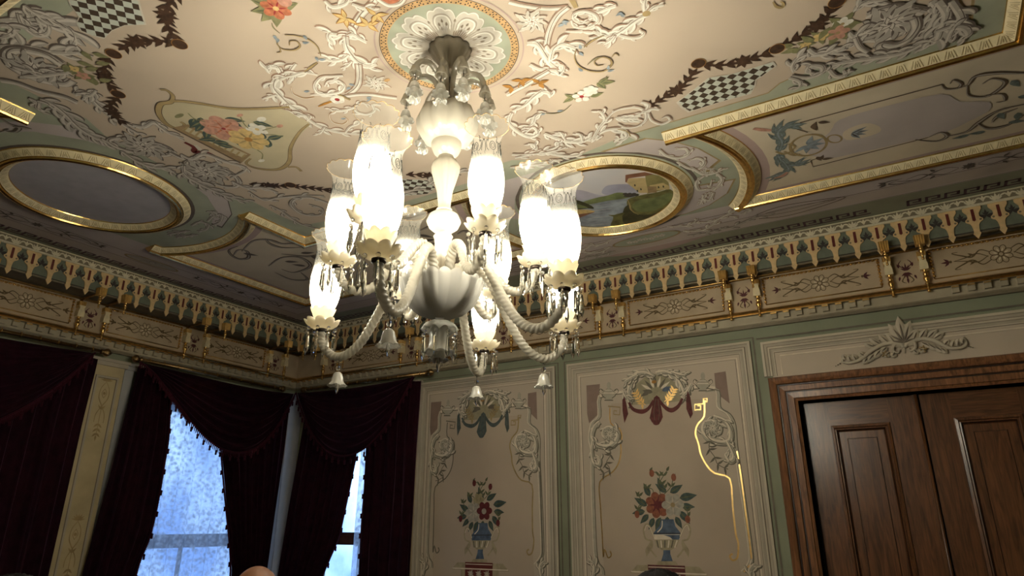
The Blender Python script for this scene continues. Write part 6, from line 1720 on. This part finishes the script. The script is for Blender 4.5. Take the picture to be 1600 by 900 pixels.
lat('baluster', [(.024, 2.848), (.034, 2.852), (.034, 2.862), (.026, 2.866), (.028, 2.90, .06), (.034, 2.95, .06), (.048, 3.00, .08), (.060, 3.045, .08), (.061, 3.070, .08), (.050, 3.094, .05), (.036, 3.104), (.038, 3.110), (.034, 3.118)], 'frost_stem', n=72, lobes=12, cap=True)
lat('stem_ball', [(.024, 2.752), (.040, 2.760), (.062, 2.778), (.073, 2.804), (.062, 2.832), (.040, 2.848), (.024, 2.852)], 'frost_stem', n=40, cap=True)
lat('column', [(.040, 2.48), (.038, 2.545), (.034, 2.60, .04), (.033, 2.70, .04), (.037, 2.728), (.041, 2.735), (.037, 2.741), (.033, 2.746), (.026, 2.756)], 'frost_stem', n=72, lobes=12, cap=True)
# main bowl
lat('bowl', [(.020, 2.378), (.060, 2.384, .0), (.104, 2.404, .01), (.138, 2.437, .02), (.158, 2.475, .025), (.168, 2.512, .025), (.173, 2.530, .025, .014), (.168, 2.532, .025, .014), (.160, 2.508, .02), (.150, 2.475, .02), (.130, 2.444, .02), (.098, 2.414, .01), (.055, 2.396), (.0005, 2.392)], 'frost_bowl', n=264, lobes=22)
# crystal
def prism_mb(L=.088, r=.0085):
    b = MB(); b.ball((0, 0, -.010), .0085, 'crystal', n=8); b.tube([(0, 0, -.018), (0, 0, -.030)], .0012, 'metal_dark', n=5)
    prof = [(.002, -.028), (.0055, -.034), (r * .62, -.045), (r, -.028 - L * .74), (r * .9, -.028 - L * .80), (.0004, -.030 - L)]
    n = 6; vs = []; fs = []
    for q in prof:
        for k in range(n): a = 2 * PI * k / n; vs.append((q[0] * math.cos(a), q[0] * math.sin(a), q[1]))
    for i in range(len(prof) - 1):
        for k in range(n): k2 = (k + 1) % n; fs.append((i * n + k, i * n + k2, (i + 1) * n + k2, (i + 1) * n + k))
    b.add(vs, fs, 'crystal'); return b
prism0 = prism_mb().build('crystal_prism', ch); prism_used = [False]
def put_prism(par, loc):
    if not prism_used[0]: o = prism0; prism_used[0] = True
    else: o = prism0.copy(); COL.objects.link(o)
    o.parent = par; o.location = loc; o.rotation_euler = (0, 0, loc[0] * 40 % 1)
    return o
# bottom: clear scalloped dish with prisms, bell, small bell and drop
db = MB(); db.lathe([(.010, 2.360 - ZC), (.040, 2.362 - ZC), (.062, 2.350 - ZC, .06), (.072, 2.325 - ZC, .14, .014), (.069, 2.324 - ZC, .14, .014), (.058, 2.345 - ZC, .06), (.036, 2.356 - ZC)], 'frost_bell', n=80, lobes=10, cap=False)
dish = db.build('lower_dish', ch); dish['label'] = 'clear scalloped dish under the bowl'
for k in range(8):
    a = 2 * PI * (k + .5) / 8; put_prism(dish, (.066 * math.cos(a), .066 * math.sin(a), 2.320 - ZC))
def bell_mb(sc=1.0, drop=True):
    b = MB(); b.tube([(0, 0, 0), (0, 0, -.036)], .0012, 'metal_dark', n=5)
    b.ball((0, 0, -.030 * sc), .011 * sc, 'crystal', n=10)
    z = -.046 * sc
    b.lathe([(.0005, z), (.010 * sc, z - .002 * sc), (.018 * sc, z - .010 * sc), (.023 * sc, z - .026 * sc), (.026 * sc, z - .042 * sc, .03), (.036 * sc, z - .056 * sc, .12, .004), (.041 * sc, z - .060 * sc, .16, .006), (.033 * sc, z - .054 * sc, .1), (.022 * sc, z - .036 * sc)], 'frost_bell', n=60, lobes=7, cap=False)
    if drop:
        p = [(.0015, z - .050 * sc), (.006 * sc, z - .056 * sc), (.008 * sc, z - .078 * sc), (.0004, z - .094 * sc)]; b.lathe(p, 'crystal', n=6, cap=False)
    return b
lat('lower_bell', [(.012, 2.352), (.030, 2.345, .04), (.040, 2.315, .06), (.039, 2.280, .06), (.042, 2.258, .06), (.052, 2.242, .10), (.066, 2.232, .14, .012), (.060, 2.231, .14, .012), (.045, 2.243, .08), (.034, 2.262), (.033, 2.31)], 'frost_bell', n=80, lobes=8)
lat('lower_bell', [(.020, 2.238), (.024, 2.225), (.030, 2.212, .08), (.042, 2.203, .15, .008), (.038, 2.202, .15, .008), (.024, 2.214, .06), (.016, 2.23)], 'frost_bell', n=60, lobes=6)
b = MB(); b.lathe([(.002, 2.222 - ZC), (.006, 2.210 - ZC), (.010, 2.176 - ZC), (.0004, 2.150 - ZC)], 'crystal', n=6, cap=False); b.build('crystal_drop', ch)
# arm fittings, in the local frame of the cup
def cup_parts(parent, at, turn=0.0):
    """bobeche, candle cup, shade, rim, bulb and prisms around the point at"""
    out = []
    def add(o):
        o.parent = parent; o.location = at; o.rotation_euler = (0, 0, turn); return o
    for o in cup_proto: c = o.copy(); COL.objects.link(c); add(c)
    for k in range(8):
        a = turn + 2 * PI * (k + .5) / 8; put_prism(parent, (at[0] + .0600 * math.cos(a), at[1] + .0600 * math.sin(a), at[2] - .004))
cup_proto = []
def lam(b, name): o = b.build(name); cup_proto.append(o); return o
b = MB(); b.lathe([(.016, -.010), (.030, -.006), (.050, .002, .10), (.066, .014, .13, .008), (.074, .028, .17, .012), (.071, .029, .17, .012), (.062, .016, .13, .008), (.048, .006, .1), (.028, .0)], 'frost_cup', n=108, lobes=9, cap=False)
b.lathe([(.018, -.022), (.024, -.018), (.024, -.006), (.018, -.004)], 'metal_dark', n=20); lam(b, 'bobeche')
b = MB(); b.lathe([(.020, .0), (.034, .004), (.036, .020, .03), (.040, .050, .03), (.048, .068, .05), (.054, .084, .10, .012), (.051, .084, .10, .012), (.042, .064, .04), (.034, .040)], 'frost_cup', n=96, lobes=8, cap=False); lam(b, 'candle_cup')
SH = [(.036, .072), (.046, .086), (.056, .112), (.0640, .150), (.0675, .190), (.0665, .230), (.0610, .270), (.0550, .310), (.0520, .345), (.0535, .375), (.0600, .400, .01, .0), (.0720, .422, .04, .003), (.0830, .436, .07, .006)]
b = MB(); b.lathe(SH, 'shade_glass', n=112, lobes=14, cap=False); lam(b, 'glass_shade')
b = MB(); nn = 112; rr_ = []
for k in range(nn):
    a = 2 * PI * k / nn; w = abs(math.cos(7 * a)); r_ = .0838 * (1 + .07 * (w - .6)); rr_.append((r_ * math.cos(a), r_ * math.sin(a), .437 + .006 * (w - .6)))
b.tube(rr_, .0011, 'gilt_dark', n=5, closed=True); lam(b, 'gilt_rim')
# etched wreath on the shade
b = MB()
def on_shade(a, z, off=.0012):
    for i in range(len(SH) - 1):
        if SH[i][1] <= z <= SH[i + 1][1]:
            t = (z - SH[i][1]) / (SH[i + 1][1] - SH[i][1]); r_ = SH[i][0] + t * (SH[i + 1][0] - SH[i][0]); break
    else: r_ = .055
    return ((r_ + off) * math.cos(a), (r_ + off) * math.sin(a), z)
for c_ in range(5):
    a0 = 2 * PI * c_ / 5
    for (rx, w) in ((.22, .0020), (.12, .0015)):
        pts = [on_shade(a0 + rx * math.cos(t * PI / 8), .325 + rx * .085 * math.sin(t * PI / 8)) for t in range(16)]; b.tube(pts, w * .6, 'etched', n=4, closed=True)
    for s_ in (1, -1):
        for q in ([(.28, .300), (.40, .310), (.46, .335), (.40, .350), (.34, .340)], [(.50, .300), (.52, .330), (.60, .350), (.63, .345)], [(.30, .345), (.34, .362), (.26, .368)]):
            b.tube([on_shade(a0 + s_ * u, v) for u, v in smooth(q, 3)], .0011, 'etched', n=4)
lam(b, 'etched_wreath')
b = MB(); b.lathe([(.0005, .100), (.013, .104), (.015, .120), (.014, .150), (.008, .180), (.0005, .200)], 'bulb_light', n=8, cap=False); lam(b, 'bulb')
LOWER = [(.58, 189), (.61, 106), (.58, 57), (.575, -3), (.61, -72)]
UPPER = [(.42, -142), (.505, -84), (.425, -32), (.39, 24), (.43, 90), (.43, 150)]
LP_ = [(.07, 2.44), (.088, 2.50), (.105, 2.565), (.145, 2.615), (.195, 2.60), (.245, 2.53), (.31, 2.41), (.375, 2.315), (.44, 2.268), (.50, 2.262), (.55, 2.29), (.582, 2.335), (.59, 2.385)]
UP_ = [(.06, 2.46), (.075, 2.54), (.10, 2.615), (.14, 2.645), (.185, 2.625), (.225, 2.565), (.265, 2.505), (.315, 2.478), (.365, 2.488), (.40, 2.525), (.418, 2.575)]
for tier, (lst, path, zb) in enumerate(((LOWER, LP_, 2.40), (UPPER, UP_, 2.59))):
    for (r_, dg) in lst:
        a = rad(dg); f = r_ / path[-1][0]; ca, sa = math.cos(a), math.sin(a)
        q = smooth([(x if x < .16 else .16 + (x - .16) * (r_ - .16) / (path[-1][0] - .16), z) for x, z in path], 26)
        b = MB(); b.tube([(x * ca, x * sa, z - ZC) for x, z in q], [.0205 - .004 * (i / len(q)) for i in range(len(q))], 'frost_arm', n=21, twist=(3, .11, 100))
        arm = b.build('arm', ch)
        if tier == 0: arm['label'] = 'long lower arm'
        cup_parts(arm, (r_ * ca, r_ * sa, zb - ZC), a)
        if tier == 0:
            k = min(range(len(q)), key=lambda i: q[i][1]); x, z = q[k]
            if dg != -3:
                bb = bell_mb().build('glass_bell', arm); bb.location = (x * ca, x * sa, z - .018 - ZC)
            m_ = MB(); m_.tube([(x * ca + .022 * math.cos(t) * ca, x * sa + .022 * math.cos(t) * sa, z + .023 * math.sin(t) - ZC) for t in [i * PI / 6 for i in range(12)]], .0009, 'metal_dark', n=4, closed=True)
            m_.build('hanging_wire', arm)
for o in cup_proto: bpy.data.objects.remove(o)
# upper tier of small bell arms
for dg, r_, z_ in ((-100, .20, 3.44), (-66, .15, 3.43), (-34, .19, 3.44), (22, .17, 3.42), (52, .20, 3.42), (100, .20, 3.42), (156, .24, 3.40), (-150, .19, 3.40)):
    a = rad(dg); ca, sa = math.cos(a), math.sin(a)
    q = smooth([(.025, 3.36), (.040, 3.44), (.065, 3.515), (r_ * .58, 3.545), (r_ * .86, 3.525), (r_, z_ + .040)], 5)
    b = MB(); b.tube([(x * ca, x * sa, z - ZC) for x, z in q], .0125, 'smoke_arm', n=14, twist=(5, .08, 14))
    arm = b.build('bell_arm', ch)
    b = MB(); b.lathe([(.010, .050), (.016, .044), (.024, .018, .04), (.028, .004, .10), (.025, .004, .10), (.016, .022)], 'smoke_arm', n=40, lobes=8, cap=False); o = b.build('arm_cup', arm); o.location = (r_ * ca, r_ * sa, z_ - ZC)
    o = bell_mb(.95, False).build('glass_bell', arm); o.location = (r_ * ca, r_ * sa, z_ + .008 - ZC)
    b = MB(); b.lathe([(.002, .0), (.010, -.004), (.014, -.018), (.020, -.032, .2), (.030, -.044, .35, .012), (.026, -.044, .35, .012), (.010, -.024)], 'frost_bell', n=50, lobes=5, cap=False); b.lathe([(.003, -.02), (.006, -.03), (.0004, -.056)], 'crystal', n=6, cap=False)
    o = b.build('crystal_flower', arm); o.location = (r_ * ca, r_ * sa, z_ - .092 - ZC)
# ================================================================== people
def skin_body(name, joints, edges, radii, mat, parent, sub=2):
    me = bpy.data.meshes.new(name); me.from_pydata(joints, edges, []); me.materials.append(M[mat])
    o = bpy.data.objects.new(name, me); COL.objects.link(o); o.parent = parent
    mod = o.modifiers.new('skin', 'SKIN'); mod.use_smooth_shade = True
    if not me.skin_vertices: me.attributes.new('skin', 'FLOAT', 'POINT')
    sv = me.skin_vertices[0].data
    for i, r_ in enumerate(radii): sv[i].radius = r_ if hasattr(r_, '__len__') else (r_, r_); sv[i].use_root = (i == 0)
    s = o.modifiers.new('sub', 'SUBSURF'); s.levels = sub; s.render_levels = sub
    return o
def head_mesh(parent, H, mat, tilt=0):
    """ellipsoid head sculpted with brow, nose, cheeks, chin; faces +y, origin at the neck joint"""
    b = MB(); n, m_ = 40, 30; vs = []; fs = []
    for i in range(m_ + 1):
        th = PI * i / m_
        for k in range(n):
            ph = 2 * PI * k / n; x, y, z = math.sin(th) * math.cos(ph), math.sin(th) * math.sin(ph), math.cos(th)
            X, Y, Z = x * .076, y * .095, z * .115
            f = max(0, y)
            if z < -.1: X *= 1 - .32 * (-z) ** 1.4; Y *= 1 - .16 * (-z)
            if y < 0 and z < -.2: Y *= 1 - .25 * (-z)
            Y += .006 * f * math.exp(-((z - .18) / .12) ** 2)
            Y -= .010 * f * math.exp(-((z - .02) / .10) ** 2) * math.exp(-((abs(x) - .38) / .16) ** 2) * 2
            Y += .022 * f * math.exp(-(x / .12) ** 2) * math.exp(-((z + .20) / .12) ** 2) + .012 * f * math.exp(-(x / .10) ** 2) * math.exp(-((z - .0) / .16) ** 2)
            Y += .006 * f * math.exp(-(x / .25) ** 2) * math.exp(-((z + .50) / .08) ** 2) + .010 * f * math.exp(-(x / .3) ** 2) * math.exp(-((z + .85) / .14) ** 2)
            vs.append((X, Y, Z + .13))
    for i in range(m_):
        for k in range(n): k2 = (k + 1) % n; fs.append((i * n + k, (i + 1) * n + k, (i + 1) * n + k2, i * n + k2))
    b.add(vs, fs, mat, True)
    for s_ in (-1, 1):   # ears
        b.tube([(s_ * .073, -.004, .100), (s_ * .083, -.014, .108), (s_ * .088, -.020, .130), (s_ * .084, -.012, .150), (s_ * .074, 0, .148)], [.006, .008, .009, .008, .005], mat, n=8)
    h = b.build('head', parent)
    e = MB()
    for s_ in (-1, 1):
        e.ball((s_ * .030, .074, .132), .0125, 'eye_white', n=12); e.ball((s_ * .030, .0835, .132), .0058, 'iris', n=8)
    e.build('eyes', parent)
    l = MB(); l.tube([(-.024, .083, .073), (-.010, .092, .076), (0, .093, .0745), (.010, .092, .076), (.024, .083, .073)], [.002, .005, .004, .005, .002], 'lips', n=8)
    l.tube([(-.020, .083, .070), (0, .092, .067), (.020, .083, .070)], [.002, .006, .002], 'lips', n=8); l.build('mouth', parent)
    return h
def hair_cap(parent, mat, front=.35, full=True, puff=1.0, bald=False):
    b = MB(); n, m_ = 48, 22; vs = []; fs = []; rnd = random.Random(5)
    for i in range(m_ + 1):
        for k in range(n):
            ph = 2 * PI * k / n
            lim = (PI * .70 if math.sin(ph) < .2 else PI * (.70 - .40 * ((math.sin(ph) - .2) / .8) ** .6))
            start = (PI * .36 if math.sin(ph) < .2 else PI * (.36 + .1 * math.sin(ph))) if bald else 0.0
            if bald and math.sin(ph) > .2: lim = start + .02
            th = start + (lim - start) * i / m_
            w = 1 + .012 * math.sin(ph * 17 + i) + .01 * math.sin(ph * 31 + i * 2)
            t_ = math.sin(PI * min(1, i / m_ * .93 + .07)) if bald else min(1, (m_ - i) / 4)
            kk = (.004 + .014 * puff * t_) * (1 if not bald else .55)
            x, y, z = math.sin(th) * math.cos(ph), math.sin(th) * math.sin(ph), math.cos(th)
            vs.append((x * (.077 + kk) * w, y * (.096 + kk) * w - .002, z * (.116 + kk) * w + .13))
    for i in range(m_):
        for k in range(n): k2 = (k + 1) % n; fs.append((i * n + k, (i + 1) * n + k, (i + 1) * n + k2, i * n + k2))
    b.add(vs, fs, mat, True); return b.build('hair', parent)
def person(loc, rz, top, label, shirt, hair, bald=False, puff=1.0, skinm='skin', pitch=.25):
    """standing visitor, arms relaxed; top = world height of the crown"""
    H = top - ZF; k = H / 1.70
    root = empty('person', (loc[0], loc[1], ZF), rz); tag(root, label, 'person')
    def S_(p): return (p[0] * k, p[1] * k, p[2] * k)
    # body skin: neck, arms with palms, legs are hidden by clothes but continuous
    J = [(0, 0, .93), (0, .0, 1.12), (0, -.01, 1.32), (0, -.005, 1.42), (0, .01, 1.50)]
    E_ = [(0, 1), (1, 2), (2, 3), (3, 4)]; Rr = [(.13, .10), (.12, .095), (.13, .095), (.065, .06), (.055, .055)]
    def ch_(pts, rs, at):
        p = at
        for q, r_ in zip(pts, rs): J.append(q); Rr.append(r_); E_.append((p, len(J) - 1)); p = len(J) - 1
        return p
    for s_ in (-1, 1):
        ch_([(s_ * .15, -.01, 1.36), (s_ * .20, -.01, 1.30), (s_ * .235, -.015, 1.08), (s_ * .245, .03, .86), (s_ * .245, .045, .81)], [.055, .052, .042, .028, .026], 2)
        ch_([(s_ * .09, 0, .84), (s_ * .10, .005, .47), (s_ * .10, -.01, .09)], [.085, .058, .038], 0)
    body = skin_body('body', [S_(j) for j in J], E_, [(r[0] * k * .9, r[1] * k * .9) if hasattr(r, '__len__') else r * k * .9 for r in Rr], skinm, root)
    # hands: palm and five separate fingers
    for s_ in (-1, 1):
        b = [(s_ * .245, .045, .815), (s_ * .245, .052, .77), (s_ * .245, .055, .735)]; e_ = [(0, 1), (1, 2)]; r_ = [(.018, .024), (.014, .036), (.013, .036)]
        for f, (dy, L) in enumerate(((-.026, .062), (-.009, .075), (.009, .072), (.026, .058))):
            i0 = len(b); b += [(s_ * .245, .055 + dy, .728), (s_ * (.243), .056 + dy * 1.15, .728 - L * .5), (s_ * .234, .058 + dy * 1.15, .728 - L)]; r_ += [.0095, .0085, .0068]; e_ += [(2, i0), (i0, i0 + 1), (i0 + 1, i0 + 2)]
        i0 = len(b); b += [(s_ * .240, .078, .765), (s_ * .235, .096, .738), (s_ * .230, .098, .715)]; r_ += [.011, .009, .0075]; e_ += [(1, i0), (i0, i0 + 1), (i0 + 1, i0 + 2)]
        skin_body('hand', [S_(p) for p in b], e_, [(r[0] * k, r[1] * k) if hasattr(r, '__len__') else r * k for r in r_], skinm, root, 1)
    # clothes
    J2 = [(0, 0, .90), (0, 0, 1.08), (0, -.01, 1.30), (0, -.008, 1.40)]; E2 = [(0, 1), (1, 2), (2, 3)]; R2 = [(.155, .115), (.145, .112), (.155, .115), (.085, .075)]
    for s_ in (-1, 1):
        i0 = len(J2); J2 += [(s_ * .16, -.01, 1.355), (s_ * .205, -.01, 1.29), (s_ * .238, -.015, 1.08), (s_ * .247, .03, .87)]; R2 += [.066, .064, .053, .040]; E2 += [(2, i0), (i0, i0 + 1), (i0 + 1, i0 + 2), (i0 + 2, i0 + 3)]
    skin_body('jacket', [S_(p) for p in J2], E2, [(r[0] * k * .95, r[1] * k * .95) if hasattr(r, '__len__') else r * k * .95 for r in R2], shirt, root)
    J3 = [(0, 0, .94), (0, 0, .86)]; E3 = [(0, 1)]; R3 = [(.14, .11), (.13, .10)]
    for s_ in (-1, 1):
        i0 = len(J3); J3 += [(s_ * .09, 0, .80), (s_ * .10, .005, .47), (s_ * .10, -.01, .075)]; R3 += [.098, .075, .062]; E3 += [(1, i0), (i0, i0 + 1), (i0 + 1, i0 + 2)]
    skin_body('trousers', [S_(p) for p in J3], E3, [(r[0] * k, r[1] * k) if hasattr(r, '__len__') else r * k for r in R3], 'trousers', root)
    for s_ in (-1, 1):
        b = MB(); q = []
        vs = []; fs = []
        for i, (y, w, h) in enumerate(((-.085, .030, .05), (-.07, .040, .085), (-.02, .042, .085), (.04, .044, .062), (.10, .048, .045), (.145, .040, .035), (.170, .018, .022))):
            for kx in range(10):
                a = PI * kx / 9; vs.append(S_((s_ * .10 + w * math.cos(a), y, max(.0, h * math.sin(a) ** .6 if 0 < kx < 9 else 0))))
        for i in range(6):
            for kx in range(9): fs.append((i * 10 + kx, i * 10 + kx + 1, (i + 1) * 10 + kx + 1, (i + 1) * 10 + kx))
            fs.append((i * 10 + 9, i * 10, (i + 1) * 10, (i + 1) * 10 + 9))
        b.add(vs, fs, 'shoe', True); b.build('shoe', root)
    # head, turned up to the ceiling
    hp = empty('head_group', (0, .012 * k, (1.70 - .245) * k)); hp.parent = root; hp.rotation_euler = (pitch, 0, 0)
    h = head_mesh(root, 0, skinm); parts = [c for c in kids(root) if c.name.split('.')[0] in ('head', 'eyes', 'mouth')]
    hr = hair_cap(root, hair, bald=bald, puff=puff); parts.append(hr)
    mt = Matrix.Translation((0, .012 * k, (1.70 - .243) * k)) @ Matrix.Rotation(pitch, 4, 'X')
    for c in parts: c.matrix_local = mt
    bpy.data.objects.remove(hp)
    for c in parts:
        if c.name.split('.')[0] in ('eyes', 'mouth', 'hair'):
            c.parent = h; c.matrix_local = Matrix.Identity(4)
    return root
person((4.27, -3.77), rad(35), 1.474, 'bald man in dark blue jacket, shiny crown showing below the lace curtain window', 'shirt_blue', 'hair_grey', bald=True)
person((5.46, -3.58), rad(-20), 1.462, 'visitor with thick dark hair, crown showing in front of the painted vase panel', 'shirt_black', 'hair_dark', puff=1.3, pitch=.1)
person((4.36, -4.48), rad(60), 1.466, 'visitor with dark hair at the bottom left corner, below the leftmost drapes', 'shirt_green', 'hair_dark', puff=1.3, pitch=.1)
